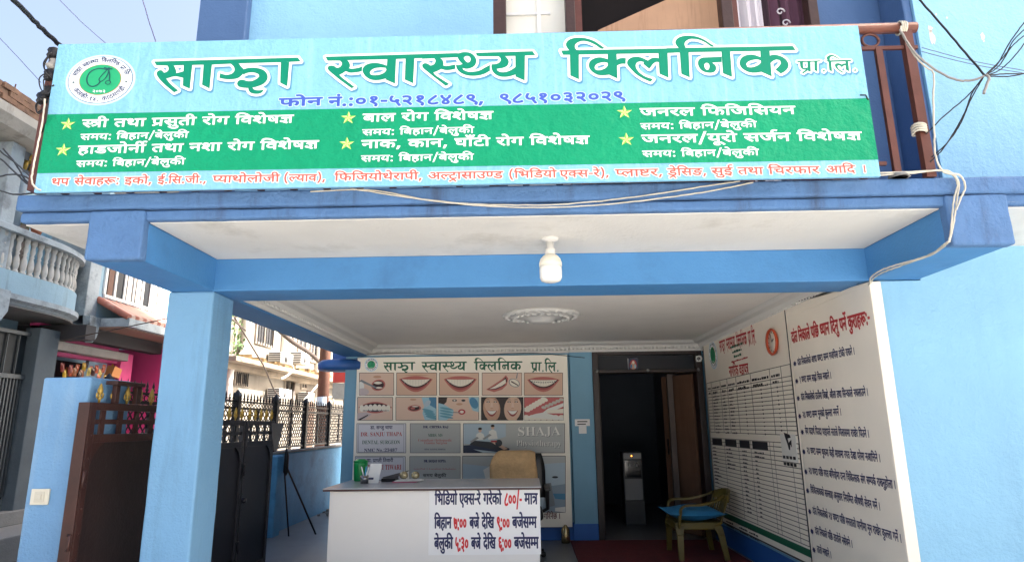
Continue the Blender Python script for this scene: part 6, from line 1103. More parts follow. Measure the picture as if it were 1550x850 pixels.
# slanted top edge like the hung sheet
b.prism([(2.2,5.27,2.50),(2.2,3.988,2.50),(2.2,3.988,2.515),(2.2,5.27,2.60)], (.016,0,0)); b.build('sheet', vin_c, rules, bevel=.003)
b = MB(); line(b, 'दांत निकाले पछि ध्यान दिनु पर्ने कुराहरू:-', RF, (1197.5,503), (1315.5,470), .083, .0015, .004); b.build('heading_lettering', inkr, rules)
b = MB()
BL = ((1,(1207,543.6),(1293,525.3)),(2,(1210,570),(1257.7,562.5)),(3,(1212.3,595.9),(1313.5,587.2)),(4,(1214.7,623),(1272.8,617.5)),(5,(1218.5,646.9),(1315,650.4)),(6,(1221,676.6),(1332,687)),(7,(1224,707),(1355,727)),(8,(1226.7,735.5),(1331.7,760)),(9,(1230,767),(1363.8,808)),(10,(1233.4,797),(1290,817.4)),(11,(1236.6,825),(1258,834)))
for (i, p0, p1), t in zip(BL, ('दांत निकालेको आधा घण्टा सम्म गजपिस टोकी राख्ने ।','१ घण्टा सम्म साह्रो चिज नखाने ।','दांत निकालेको ठाउँमा जिब्रो, औला तथा सिन्काले नचलाउने ।','२४ घण्टा सम्म नुनको कुल्ला नगर्ने ।','पेय पदार्थ पिउदा पाइपले नतान्ने गिलासमा राखेर पिउने ।','२४ घण्टा सम्म थुकमा केही मात्रामा रगत देखा परेमा नआत्तिने ।','२४ घण्टा पछि रगत बगिरहेमा दन्त चिकित्सक संग सम्पर्क राख्नुहोला ।','चिकित्सकको सल्लाह अनुसार नियमित औषधी सेवन गर्ने ।','दांत निकालेको २४ घण्टा पछि मनतातो पानीमा नुन राखेर कुल्ला गर्ने ।','दांत निकाले पछि तातोले नसेक्ने ।','तातो नखाने ।')):
    line(b, t, RF, p0, p1, .046, .0015, .0016, k=2)
    c = RF.p(p0[0]-3.6-i*.05, p0[1]+6.5)
    b.add([c+Vector((-.0015, .032*r*math.cos(a*math.pi/8), .024*r*math.sin(a*math.pi/8))) for a in range(16) for r in ((1,) if a % 2 == 0 else (.6,))], [tuple(range(16))])
b.build('advice_lettering', inkn, rules)

clock = thing('wall_clock', 'round wall clock with an orange rim on the side wall chart', 'clock', (2.19, 5.56, 2.25))
c = RF.p(1172.5, 517); cc = Vector((2.195, c.y, c.z))
b = MB(); b.lathe([(.1,0),(.115,.01),(.12,.025),(.112,.034),(.098,.026),(.098,.012)], cc, 40, (-1,0,0), sx=1, sy=1); b.build('rim', M('orange_plastic', S(176,72,40), .35), clock)
b = MB(); b.lathe([(.098,.005),(.098,.014)], cc, 36, (-1,0,0)); b.build('dial', M('dial_white', S(226,218,204), .4), clock)
b = MB()
for a, l_, w_ in ((60,.045,.007),(-20,.068,.005)): a = math.radians(a); b.beam(cc+Vector((-.02,0,0)), cc+Vector((-.02, -l_*math.sin(a), l_*math.cos(a))), w_, .003, (-1,0,0))
b.build('hand', black_metal, clock)
b = MB()
for i in range(12): a = i*math.pi/6; b.beam(cc+Vector((-.016,.076*math.sin(a),.076*math.cos(a))), cc+Vector((-.016,.09*math.sin(a),.09*math.cos(a))), .006, .003, (-1,0,0))
b.build('hour_marks', ink, clock)

# ------------------------------------------------------------------ door wall fittings
cctv = thing('security_camera', 'small white bullet camera in the corner above the door', 'camera', (2.16, 7.98, 2.40))
b = MB(); b.box(2.15, 2.21, 7.995, 8.02, 2.40, 2.47); b.tube([(2.18,8.0,2.44),(2.17,7.95,2.44)], .015, 8); b.build('bracket', white, cctv)
b = MB(); b.lathe([(.036,0),(.038,.01),(.038,.10),(.03,.11)], (2.17,7.94,2.435), 20, (-.35,-1,-.15)); b.build('camera_body', white, cctv)
b = MB(); q = Vector((-.35,-1,-.15)).normalized(); b.lathe([(.026,0),(.02,.004)], Vector((2.17,7.94,2.435))+q*.108, 16, q); b.build('lens', glass_dark, cctv)
note = thing('paper_notice', 'two small white paper slips stuck one above the other beside the door', 'notice', (.69, 8.03, 1.54))
q0, q1 = at(870,634,Y,8.03), at(893,644,Y,8.03); b = MB(); b.box(q0.x, q1.x, 8.026, 8.029, q1.z, q0.z); b.build('upper_slip', white, note)
q2, q3 = at(876,644,Y,8.03), at(888,655.5,Y,8.03); b = MB(); b.box(q2.x, q3.x, 8.027, 8.0295, q3.z, q2.z-.002); b.build('lower_slip', white, note)
b = MB()
for i in range(2): b.box(q0.x+.03, q1.x-.03-.02*i, 8.0245, 8.026, q0.z-.035-.03*i, q0.z-.022-.03*i)
b.build('small_print', ink, note)
pc = thing('picture_card', 'small colourful picture card stuck on the glass above the door', 'picture', (1.36, 8.11, 2.33)); PF = Face(Y, 8.105, (0,-1,0))
p = Pic(PF, 951,542,966,562,'navy'); p.blob(.5,.5,.36,.4,'red'); p.blob(.5,.45,.25,.32,'skin_warm'); p.blob(.5,.7,.12,.12,'tooth'); p.blob(.3,.4,.1,.16,'blue'); p.blob(.7,.4,.1,.16,'pale_blue'); p.poly([(.1,.05),(.9,.05),(.9,.15),(.1,.15)],'lip'); p.done(pc)
b = MB(); b.box(at(951,562,Y,8.107).x, at(966,562,Y,8.107).x, 8.106, 8.109, at(951,562,Y,8.107).z, at(951,542,Y,8.107).z); b.build('card_back', white, pc)
wd_ = thing('water_dispenser', 'white and grey water dispenser standing in the dark room beyond the door', 'dispenser', (1.49, 9.4, FL))
b = MB(); b.box(1.345, 1.62, 9.2, 9.5, FL, .62); b.box(1.345,1.62,9.24,9.5,.62,1.26); b.build('body', M('grey_appliance', S(60,62,66), .4), wd_, bevel=.01)
for q in ((1.17,1.25),(.62,.90)): b = MB(); b.box(1.36, 1.605, 9.225, 9.24, *q); b.build('front_panel', M('white_appliance', S(134,136,140), .35), wd_, bevel=.004)
b = MB(); b.box(1.37, 1.595, 9.232, 9.24, .92, 1.15); b.build('recess', glass_dark, wd_)
for xx in (1.43, 1.53): b = MB(); b.tube([(xx,9.235,1.11),(xx,9.2,1.10),(xx,9.195,1.07)], .012, 8); b.build('tap', white, wd_)
b = MB(); b.lathe([(.008,0),(.008,.004)], (1.47,9.225,1.21), 8, (0,-1,0)); b.build('indicator', M('amber_light', S(255,150,40), .4, emit=3), wd_)
tag(MB().box(.50, 2.2, 6.4, 7.99, FL, FL+.012).build('carpet', red_mat), 'dark red carpet on the floor in front of the door', 'carpet')
gl_ = MB(); gl_.lathe([(.05,0),(.055,.06),(.05,.15),(.02,.19),(.015,.2)], (.44,7.9,FL), 16)
tag(gl_.build('steel_jug', M('brass', S(170,150,110), .25, .9)), 'small shiny metal jug on the floor below the banner corner', 'jug')

# ------------------------------------------------------------------ reception counter
cz = 1.15; CT = thing('reception_counter', 'white reception counter with a dark edged top in the middle of the porch', 'counter', (-.8, 5.9, FL))
b = MB(); b.box(-1.66, .095, 5.53, 6.33, FL, cz-.0245); b.build('body', M('white_laminate', S(234,230,224), .4, var=.02, scale=2), CT, bevel=.006)
b = MB(); b.box(-1.715, .115, 5.5, 6.38, cz-.008, cz); b.build('top', M('grey_laminate_top', S(176,178,184), .22, var=.03), CT, bevel=.003)
b = MB(); b.box(-1.712, .112, 5.503, 6.377, cz-.024, cz-.009); b.build('edge_strip', M('dark_edge', S(66,40,40), .4), CT, bevel=.002)
CF_ = Face(Y, 5.527, (0,-1,0))
cn = thing('counter_notice', 'white price notice with dark blue and red lines stuck on the counter front', 'notice', (-.35, 5.525, .55))
q0, q1 = CF_.p(650,741), CF_.p(819,838); b = MB(); b.box(q0.x, q1.x, 5.526, 5.529, q1.z, q0.z); b.build('sheet', M('notice_paper', S(242,240,238), .45), cn)
NF = Face(Y, 5.5255, (0,-1,0)); nb, rb = 0, 1; brightred = M('bright_red_print', S(214,44,48), .5)
def np_(x, y): return (480+x/4.189, 670+y/4.189)
def nl(mb, t, a, c, h=.084):
    q = MB(); line(q, t, NF, np_(*a), np_(*c), h*(1.16 if mb else 1), .001, .0034, k=3); q.build('red_lettering' if mb else 'navy_lettering', brightred if mb else inkn, cn)
nl(nb,'भिडियो',(748,322),(887,320)); nl(nb,'एक्स-रे',(903,320),(1035,320)); nl(nb,'गरेको',(1055,319),(1168,319)); nl(rb,'८००/-',(1186,318),(1298,318)); nl(nb,'मात्र',(1315,318),(1396,318))
nl(nb,'बिहान',(745,470),(851,469)); nl(rb,'७:००',(866,469),(948,469)); nl(nb,'बजे',(968,469),(1026,469)); nl(nb,'देखि',(1045,469),(1121,468)); nl(rb,'९:००',(1139,468),(1221,468)); nl(nb,'बजेसम्म',(1238,467),(1390,466))
nl(nb,'बेलुकी',(744,600),(860,598)); nl(rb,'५:३०',(875,598),(960,598)); nl(nb,'बजे',(978,598),(1036,598)); nl(nb,'देखि',(1055,597),(1131,597)); nl(rb,'६:००',(1148,597),(1232,597)); nl(nb,'बजेसम्म',(1250,596),(1402,595))
# things on the counter
def on(u, v): p = at(u, v, Z, cz); return p.x, p.y
gx, gy = on(545, 727); gx += .0
gc = thing('plastic_jug', 'bright green plastic container with a lid on the left end of the counter', 'container', (gx, gy, cz))
gm = M('green_plastic', S(20,138,72), .3)
b = MB(); b.lathe([(.058,.0),(.06,.01),(.066,.15),(.066,.17)], (gx,gy,cz), 24); b.build('body', gm, gc)
b = MB(); b.lathe([(.068,.17),(.068,.185),(.05,.19),(.04,.2),(.0,.2)], (gx,gy,cz), 24); b.build('lid', gm, gc)
hx, hy = on(551.5, 731); ph = thing('pen_holder', 'small shiny metal pen cup in front of the green container', 'pen cup', (hx, hy, cz))
b = MB(); b.lathe([(.0,.004),(.033,.004),(.036,.0),(.037,.07),(.034,.07),(.033,.01)], (hx,hy,cz), 20); b.build('cup', M('steel_cup', S(150,150,150), .25, .9), ph)
for nm, cl, dx, dy, lb in (('pen', S(222,222,224), -.05, .02, 'white pen leaning left in the metal pen cup'), ('pen', S(50,140,190), .012, .01, 'blue pen standing upright in the metal pen cup'), ('pen', S(226,232,236), .045, .015, 'pale pen leaning right in the metal pen cup')):
    b = MB(); A = Vector((hx-dx*.15, hy-dy*.2, cz+.012)); B = Vector((hx+dx*.7, hy+dy, cz+.135)); b.tube([A, B, B+(B-A).normalized()*.012], [.006,.006,.003], 8); tag(b.build(nm, M('pen_%d' % int(cl[0]*999), cl, .35)), lb, 'pen', 'pens in the metal cup')
qx, qy = on(564.5, 730.5); st = thing('card_stand', 'small white leaning card stand with grey print beside the pen cup', 'card stand', (qx, qy, cz))
b = MB(); b.prism([(qx-.058,qy,cz),(qx+.05,qy,cz),(qx+.063,qy+.055,cz+.165),(qx-.042,qy+.055,cz+.165)], (0,.006,.002)); b.prism([(qx-.03,qy+.06,cz+.15),(qx+.03,qy+.06,cz+.15),(qx+.03,qy+.12,cz),(qx-.03,qy+.12,cz)], (0,.004,0)); b.build('stand', white, st)
b = MB(); b.prism([(qx-.045,qy-.0005+.012,cz+.030),(qx+.0,qy-.0005+.012,cz+.030),(qx+.002,qy+.016,cz+.048),(qx-.044,qy+.016,cz+.048)], (0,-.002,0)); b.build('print', inkn, st)
fx, fy = on(594, 728); fo = thing('black_folder', 'black folder with an open flap lying beside the card stand', 'folder', (fx, fy, cz))
b = MB(); b.box(fx-.10, fx+.03, fy-.03, fy+.14, cz+.001, cz+.03); b.build('block', black_metal, fo, bevel=.004)
b = MB(); b.prism([(fx-.1,fy+.03,cz+.031),(fx+.03,fy+.03,cz+.031),(fx+.13,fy+.12,cz+.085),(fx+.01,fy+.16,cz+.05)], (0,0,.006)); b.build('flap', M('grey_flap', S(70,72,78), .3), fo)
kx, ky = on(623, 729); pp = thing('paper_stack', 'loose papers on a pink folder near the middle of the counter', 'papers', (kx, ky, cz))
b = MB(); b.box(kx-.17, kx+.05, ky-.06, ky+.1, cz+.001, cz+.008); b.build('pink_folder', M('pink_card', S(176,96,118), .6), pp)
b = MB(); b.prism([(kx-.15,ky-.05,cz+.01),(kx+.08,ky-.05,cz+.012),(kx+.1,ky+.09,cz+.01),(kx-.15,ky+.09,cz+.01)], (0,0,.006)); b.prism([(kx-.1,ky-.04,cz+.018),(kx+.10,ky-.0,cz+.02),(kx+.07,ky+.1,cz+.018),(kx-.12,ky+.07,cz+.018)], (0,0,.004)); b.build('sheets', white, pp)
for u, lb in ((611,'left one of two round glass paperweights on the papers'),(628.5,'right one of two round glass paperweights on the papers')):
    x_, y_ = on(u, 728); b = MB(); b.lathe([(.02,0),(.036,.012),(.04,.03),(.034,.05),(.02,.062),(.0,.066)], (x_,y_,cz+.025), 20)
    tag(b.build('paperweight', M('amber_glass', S(176,164,130), .1, .5, var=.3, scale=60)), lb, 'paperweight', 'glass paperweights on the counter')

# ------------------------------------------------------------------ office chair with towel
oc = thing('office_chair', 'black office chair behind the counter with its back turned up', 'chair', (-.1, 7.15, FL)); bl = M('black_leather', S(20,20,22), .4)
def padded(x0, x1, y0, y1, z0, z1, n=10, bulge=.04, curve=.04):
    b = MB(); vs = []; fs = []
    for j in range(n+1):
        for i in range(n+1):
            s, t = i/n, j/n; e = (1-(2*s-1)**6)*(1-(2*t-1)**6)
            xx = x0+(x1-x0)*(.5+(s-.5)*(1-.14*max(0,(t-.55)/.45)**2)); vs.append((xx, y0-bulge*e+curve*(2*s-1)**2*-1, z0+(z1-z0)*t))
    k = len(vs)
    for j in range(n+1):
        for i in range(n+1):
            s, t = i/n, j/n; xx = x0+(x1-x0)*(.5+(s-.5)*(1-.14*max(0,(t-.55)/.45)**2)); vs.append((xx, y1, z0+(z1-z0)*t))
    for j in range(n):
        for i in range(n):
            a = j*(n+1)+i; fs += [(a,a+1,a+n+2,a+n+1), (k+a+n+1,k+a+n+2,k+a+1,k+a)]
    for i in range(n): fs += [(i+1,i,k+i,k+i+1), (n*(n+1)+i,n*(n+1)+i+1,k+n*(n+1)+i+1,k+n*(n+1)+i)]
    for j in range(n): a = j*(n+1); fs += [(a,a+n+1,k+a+n+1,k+a), (a+n+n+1,a+n,k+a+n,k+a+n+n+1)]
    return b.add(vs, fs, 0, True)
padded(-.36, .20, 7.26, 7.36, .88, 1.34).build('backrest', bl, oc)
b = MB(); b.box(-.36, .16, 6.75, 7.25, .70, .80); b.build('seat', bl, oc, bevel=.04, seg=3)
for s in (-1, 1):
    b = MB(); xx = -.1+s*.31; b.beam((xx,6.85,1.0),(xx,7.25,1.0),.06,.035); b.tube([(xx,7.2,.99),(xx,7.1,.78),(-.1+s*.2,7.0,.74)], .02, 8); b.tube([(xx,6.9,.99),(xx,6.95,.8),(-.1+s*.2,7.0,.74)], .02, 8); b.build('armrest', bl, oc, bevel=.008)
b = MB(); b.tube([(-.1,7,.70),(-.1,7,.40)], .03, 10); b.build('post', black_metal, oc)
for i in range(5):
    a = i*2*math.pi/5+.3; b = MB(); b.tube([(-.1,7,.40),(-.1+.27*math.cos(a),7+.27*math.sin(a),.37)], [.025,.016], 8); lg = b.build('foot', black_metal, oc)
    b = MB(); b.lathe([(.028,-.012),(.03,0),(.028,.012)], (-.1+.27*math.cos(a),7+.27*math.sin(a),.331), 12, (math.sin(a),-math.cos(a),0)); b.build('castor', rubber, lg)
b = MB(); N = 18; vs = []; fs = []; path = []
for j in range(31):
    t = j/30
    if t < .5: y_, z_ = 7.19-.005*math.sin(t*20), .93+t*2*.42
    elif t < .62: q = (t-.5)/.12; y_, z_ = 7.19+.19*q, 1.355+.022*math.sin(q*math.pi)
    else: y_, z_ = 7.385+.01, 1.352-(t-.62)/.38*.35
    for i in range(N+1):
        s = i/N; x_ = -.385+.49*s*(1-.0*t)+.012*math.sin(t*9); drop = -.10*max(0, (.22-s)/.22)**2-.022*max(0,(s-.85)/.15)**2
        flare = -.05*max(0,(.25-s)/.25)*(1 if t < .5 else 0)*(1-t*1.6)
        vs.append((x_+flare, y_-.012*math.sin(s*9+t*4)-.004-.05*(1-(2*s-1)**4)*(t < .5)*min(1,(.5-t)*8), z_+drop*(1 if z_ > 1.0 else .3)))
for j in range(30):
    for i in range(N): a = j*(N+1)+i; fs.append((a,a+1,a+N+2,a+N+1))
b.add(vs, fs, 0, True); tw = b.build('towel', M('beige_towel', S(204,170,126), .95, var=.1, scale=14, bump=.6, bscale=240, stain=S(222,190,140), samt=.4, sscale=14))
tw.modifiers.new('thick', 'SOLIDIFY').thickness = .01
tag(tw, 'beige patterned towel draped over the office chair back', 'towel')

# ------------------------------------------------------------------ plastic armchair with cushion, against the right wall
ch = thing('plastic_armchair', 'olive brown plastic armchair against the side wall below the price chart', 'chair', (1.76, 7.05, FL)); pm = M('olive_brown_plastic', S(92,78,26), .35, var=.2, scale=6)
# chair faces -X: front legs at x 1.52, rear at 1.97, width along y 6.80 .. 7.38
yn, yf = 6.80, 7.36; zs = .665
b = MB(); b.box(1.50, 1.98, yn+.04, yf-.04, zs-.02, zs); b.box(1.50,1.53,yn+.04,yf-.04,zs-.07,zs-.02); b.box(1.53,1.96,yn+.03,yn+.06,zs-.07,zs-.0); b.box(1.53,1.96,yf-.06,yf-.03,zs-.07,zs); b.build('seat', pm, ch, bevel=.012)
def leg(x0, y0, x1, y1):
    b = MB(); b.prism([(x0-.035,y0-.02,zs-.03),(x0+.035,y0-.02,zs-.03),(x0+.035,y0+.02,zs-.03),(x0-.035,y0+.02,zs-.03)], (0,0,.02))
    P = [Vector((x0,y0,zs-.03)), Vector((x0*.6+x1*.4,y0*.6+y1*.4,.55)), Vector((x1,y1,FL))]; k = [.045,.034,.024]
    for i in range(2):
        a, c = P[i], P[i+1]; v = []
        for p, r in ((a,k[i]),(c,k[i+1])): v += [(p.x-r,p.y-.018,p.z),(p.x+r,p.y-.018,p.z),(p.x+r,p.y+.018,p.z),(p.x-r,p.y+.018,p.z)]
        b.add(v, [(0,1,5,4),(1,2,6,5),(2,3,7,6),(3,0,4,7),(3,2,1,0),(4,5,6,7)])
    return b.build('leg', pm, ch, bevel=.006)
leg(1.54, yn+.04, 1.53, yn+.0); leg(1.54, yf-.04, 1.53, yf); leg(1.92, yn+.04, 1.99, yn); leg(1.92, yf-.04, 1.99, yf)
for ya_ in (yn, yf):
    s = 1 if ya_ == yn else -1
    P = catrom([(1.53,ya_+.03*s,zs-.05),(1.545,ya_-.01*s,zs+.1),(1.565,ya_-.015*s,zs+.15),(1.63,ya_-.01*s,zs+.17),(1.78,ya_,zs+.175),(1.93,ya_+.03*s,zs+.21),(2.02,ya_+.09*s,zs+.25)], 5)
    b = MB()
    for i in range(len(P)-1): b.beam(P[i], P[i+1]+(P[i+1]-P[i])*.1, .05, .022, (0,0,1) if i > 12 else (1,0,0))
    b.build('armrest', pm, ch, bevel=.005)
# low curved back: fan of slats between lower rim and top rail
b = MB(); P0 = [Vector((1.96+.05*math.sin(math.pi*i/12)+.0, yn+.05+(yf-yn-.1)*i/12, zs)) for i in range(13)]
P1 = [Vector((2.04+.08*math.sin(math.pi*i/12), yn+.03+(yf-yn-.06)*i/12, zs+.22+.05*math.sin(math.pi*i/12))) for i in range(13)]
for i in range(12): b.beam(P1[i], P1[i+1], .075, .03, (1,0,0))
for i in range(0, 13): b.beam(P0[i], P1[i], .022 if i not in (0,12) else .045, .014, (1,0,0))
b.build('backrest', pm, ch, bevel=.004)
b = MB(); n = 14; vs = []; fs = []
for sg in (1, -1):
    for j in range(n+1):
        for i in range(n+1):
            s, t = i/n, j/n; e = max(0, (1-(2*s-1)**2)*(1-(2*t-1)**2))**.55; pin = 1+.12*(abs(2*s-1)*abs(2*t-1))**2-.05*(1-abs(2*s-1))*0
            x_ = 1.73+(s-.5)*.52*pin; y_ = 7.08+(t-.5)*.56*pin
            vs.append((x_, y_, zs+.07+sg*.07*e+.012*math.sin(s*7+t*5)*e+(.02*(abs(2*s-1)*abs(2*t-1))**3)))
k = (n+1)**2
for j in range(n):
    for i in range(n): a = j*(n+1)+i; fs += [(a,a+1,a+n+2,a+n+1),(k+a+n+1,k+a+n+2,k+a+1,k+a)]
b.add(vs, fs, 0, True); tag(b.build('cushion', M('bright_blue_cloth', S(36,120,170), .75, var=.06, scale=8, bump=.4, bscale=30)), 'bright blue cushion lying on the plastic armchair', 'cushion')
# ------------------------------------------------------------------ gate pillar, folding gate, boundary wall and fence
gp = thing('gate_pillar', 'square light blue gate pillar with a bell switch beside the brown gate', 'pillar', (-2.85, 4.1, .29))
b = MB(); b.box(-3.0, -2.70, 3.9, 4.32, .29, 1.972); b.build('shaft', M('gate_pillar_paint', S(112,156,194), .65, var=.08, scale=2, bump=.7, bscale=60, stain=S(150,178,198), samt=.4, sscale=3, streak=3), gp, bevel=.012)
q0, q1 = at(50,739,Y,3.9), at(74,763,Y,3.9)
b = MB(); b.box(q0.x, q1.x, 3.888, 3.9, q1.z, q0.z); sw = b.build('switch_plate', M('cream_switch', S(214,208,188), .4), gp, bevel=.004)
b = MB(); xm, zm = (q0.x+q1.x)/2, (q0.z+q1.z)/2; b.box(xm-.03, xm+.03, 3.884, 3.888, zm-.03, zm+.03); b.box(xm-.014, xm+.014, 3.879, 3.884, zm-.016, zm+.016); b.build('button', M('cream_button', S(200,194,176), .35), sw, bevel=.002)
b = MB()
for (u, v, r) in ((167,590,.012),(82,598,.01)): pass
gate_br = M('gate_brown_steel', S(62,35,29), .4, .2, var=.2, scale=5, bump=.15, stain=S(30,22,22), samt=.6, sscale=3)
gate_shaded = M('gate_shaded_steel', S(34,35,44), .4, .3, var=.15, scale=5)  # far leaves of the gate: darkness of grazing light put into the colour
XG = -2.65
gate_shaded_panel = M('gate_shaded_sheet', S(40,26,24), .4, .2, var=.25, scale=4, bump=.15, stain=S(20,16,18), samt=.6, sscale=2)  # near leaf's panel, darkened in its colour for the same grazing light
def finial(x, y, z, mat, parent, h=.12):
    b = MB(); b.lathe([(.007,0),(.008,.018),(.015,.026),(.008,.034),(.008,.05),(.014,.058),(.017,.072),(.011,.095),(.006,.112),(.0,h)], (x,y,z), 8)
    for s in (-1, 1): b.tube([(x,y+s*.005,z+.025),(x,y+s*.028,z+.035),(x,y+s*.03,z+.055),(x,y+s*.018,z+.06)], .006, 5)
    return b.build('finial', mat, parent)
def gate(y0, y1, zt, mat, label, near):
    g = thing('metal_gate', label, 'gate', (XG, (y0+y1)/2, .32), 'folding gate leaves')
    b = MB(); b.box(XG-.02, XG+.02, y0, y0+.05, .33, zt); b.box(XG-.02, XG+.02, y1-.05, y1, .33, zt); b.box(XG-.02, XG+.02, y0+.05, y1-.05, zt-.045, zt); b.box(XG-.02, XG+.02, y0+.05, y1-.05, zt-.24, zt-.19); b.box(XG-.02, XG+.02, y0+.05, y1-.05, .33, .39)
    if near: b.box(XG-.05, XG+.02, y0-.02, y0-.001, .33, zt)
    fr = b.build('frame', mat, g, bevel=.003)
    b = MB(); b.box(XG-.006, XG+.004, y0+.05, y1-.05, .39, zt-.24); b.build('panel', gate_shaded_panel if near else mat, g)
    n = max(3, int((y1-y0)/.09)); b = MB()
    for i in range(1, n):
        yy = y0+.05+(y1-y0-.1)*i/n; b.box(XG-.004, XG+.008, yy-.022, yy+.022, zt-.19, zt-.045) if i % 2 else None
    yy = (y0+y1)/2; b.box(XG-.002, XG+.006, y0+.05, y1-.05, zt-.13, zt-.10); b.build('grille', mat, g)
    for yc, sgn in ((y0+.05, 1), (y1-.05, -1)): b = MB(); b.prism([(XG+.006,yc,zt-.24),(XG+.006,yc+sgn*.12,zt-.24),(XG+.006,yc+sgn*.07,zt-.27),(XG+.006,yc+sgn*.03,zt-.31),(XG+.006,yc,zt-.38)], (.012,0,0)); b.build('corner_bracket', mat, g)
    b = MB()
    for i in range(9):
        for yy_ in (y0+.025, y1-.025): b.lathe([(.007,0),(.006,.003),(.0,.005)], (XG+.02, yy_, .5+i*.14), 6, (1,0,0))
    b.build('rivets', mat, g)
    for zz_ in (.6, zt-.45): b = MB(); b.tube([(XG+.026,y0+.0,zz_-.05),(XG+.026,y0+.0,zz_+.05)], .011, 8); b.build('hinge', mat, g)
    k = int((y1-y0)/.13)
    for i in range(k): finial(XG, y0+.09+(y1-y0-.15)*i/max(1,k-1), zt, gold, g)
    return g
g1 = gate(3.84, 4.82, 1.815, gate_br, 'brown steel gate leaf with gold finials hinged next to the gate pillar', True)
b = MB(); b.box(XG+.02, XG+.05, 4.23, 4.28, 1.815, 1.93); b.box(XG-.02, XG+.06, 4.0, 4.30, 1.93, 1.955); b.box(XG-.0, XG+.03, 4.04, 4.08, 1.815, 1.93); b.build('latch_box', gate_br, g1, bevel=.003)
b = MB(); b.tube([(XG+.0,3.815,.98),(XG+.02,3.80,.98),(XG+.02,3.80,1.06),(XG,3.815,1.06)], .008, 6); b.build('handle', gate_br, g1)
g2 = gate(4.84, 6.02, 1.72, gate_shaded, 'shade-darkened steel gate leaf with gold finials behind the porch column', False)
g3 = gate(6.04, 6.72, 1.72, gate_shaded, 'narrow shade-darkened end leaf of the folding gate beside the blue low wall', False)
b = MB(); b.lathe([(.02,0),(.028,.02),(.02,.04)], (XG+.01,6.08,1.0), 10, (1,0,0)); b.build('knob', gate_shaded, g3)
b = MB(); b.prism([(XG+.02,6.62,1.70),(XG+.02,6.95,1.70),(XG+.02,6.80,1.42),(XG+.02,6.72,1.42)], (.01,0,0)); b.build('stay_plate', M('grey_steel', S(110,110,112), .5, .4), g3)

low_blue = M('rough_blue_wall_paint', S(84,150,194), .75, var=.12, scale=3, bump=1.0, bscale=26, stain=S(48,96,138), samt=.6, sscale=2.5)
XW = -3.35
bw_ = thing('boundary_wall', 'low rough blue boundary wall running back under the black iron fence', 'wall', (XW-.1, 8.4, FL))
b = MB(); n = 40; vs = []; fs = []
b.box(XW-.22, XW, 5.15, 13.5, .0, 1.31); b.build('wall', low_blue, bw_, bevel=.02)
b = MB(); b.box(XW-.24, XW+.12, 8.42, 8.66, .0, 1.30); b.build('pier', low_blue, bw_, bevel=.025)
b = MB(); b.box(XW-.24, XW+.02, 5.15, 13.5, 1.3105, 1.335); b.build('coping', conc, bw_, bevel=.006)
XF = XW-.1
fe = thing('iron_fence', 'black iron fence with mesh panels and spear tops on the blue low wall', 'fence', (XF, 8.4, 1.335))
b = MB(); b.box(XF-.015, XF+.015, 5.15, 13.4, 1.37, 1.40); b.box(XF-.015, XF+.015, 5.15, 13.4, 1.87, 1.90); b.box(XF-.015, XF+.015, 5.15, 13.4, 1.955, 1.975); b.build('rail', black_metal, fe)
for i in range(7):
    yy = 5.2+1.2*i; b = MB(); b.box(XF-.035, XF+.035, yy-.035, yy+.035, 1.335, 2.03); b.add([(XF-.045,yy-.045,2.03),(XF+.045,yy-.045,2.03),(XF+.045,yy+.045,2.03),(XF-.045,yy+.045,2.03),(XF,yy,2.11)], [(0,1,4),(1,2,4),(2,3,4),(3,0,4),(3,2,1,0)]); b.build('post', black_metal, fe)
    b = MB(); b.box(XF-.012, XF+.012, yy+.61, yy+.64, 1.40, 1.87); b.build('bar', black_metal, fe)
b = MB(); st = .085; nn = int(8.15/st)
for i in range(nn):                      # expanded mesh: diamond wires between the rails
    y0 = 5.2+i*st
    for s in (1, -1):
        P = [(XF, y0+(st if s < 0 else 0), 1.40)]
        for k in range(5): P.append((XF+.004*(k % 2), y0+((k+1) % 2)*st*(1 if s > 0 else -1)+(st if s < 0 else 0), 1.40+.094*(k+1)))
        for p, q in zip(P[:-1], P[1:]): b.beam(p, q, .009, .009, (1,0,0))
b.build('mesh_panel', black_metal, fe)
for i in range(85):
    yy = 5.17+i*.097; b = MB(); b.lathe([(.009,0),(.009,.03),(.018,.045),(.008,.06),(.012,.075),(.0,.13)], (XF,yy,1.955), 5); b.build('spear_top', black_metal, fe)
b = MB()
for i in range(85): yy = 5.17+i*.097; b.tube([(XF+.003, yy+.035*math.cos(a*math.pi/4), 1.928+.025*math.sin(a*math.pi/4)) for a in range(9)], .006, 4)
b.build('scroll_band', black_metal, fe)

tp = thing('folded_stand', 'thin black folded stand with two long legs leaning on the blue low wall', 'stand', (-3.0, 8.9, FL))
A = at(433,704,X,-3.2); F1 = at(478,808,Z,FL); F2 = at(437,811,Z,FL)
b = MB(); b.tube([A, F1], [.014,.012], 8); b.build('leg', black_metal, tp); b = MB(); b.tube([A+Vector((-.02,0,-.05)), F2], [.012,.010], 8); b.build('leg', black_metal, tp)
b = MB(); b.tube([A+Vector((-.01,0,.22)), A+Vector((0,0,.12)), A+Vector((0,0,-.08)), A+Vector((.0,0,-.13))], [.012,.03,.035,.012], 7); b.build('head', black_metal, tp)
rb_ = MB()
rr = random.Random(5)
heap = thing('rubble', 'small heap of broken bits along the foot of the blue low wall', 'rubble', (-3.2, 11, FL))
for i in range(26):
    x_, y_ = XW+rr.uniform(.02,.3), rr.uniform(10.2,12.6); s_ = rr.uniform(.02,.08); rb_.prism([(x_,y_,FL),(x_+s_,y_+s_*.4,FL),(x_+s_*.6,y_+s_*1.2,FL),(x_-s_*.3,y_+s_,FL)], (rr.uniform(-.02,.02),0,s_*.7))
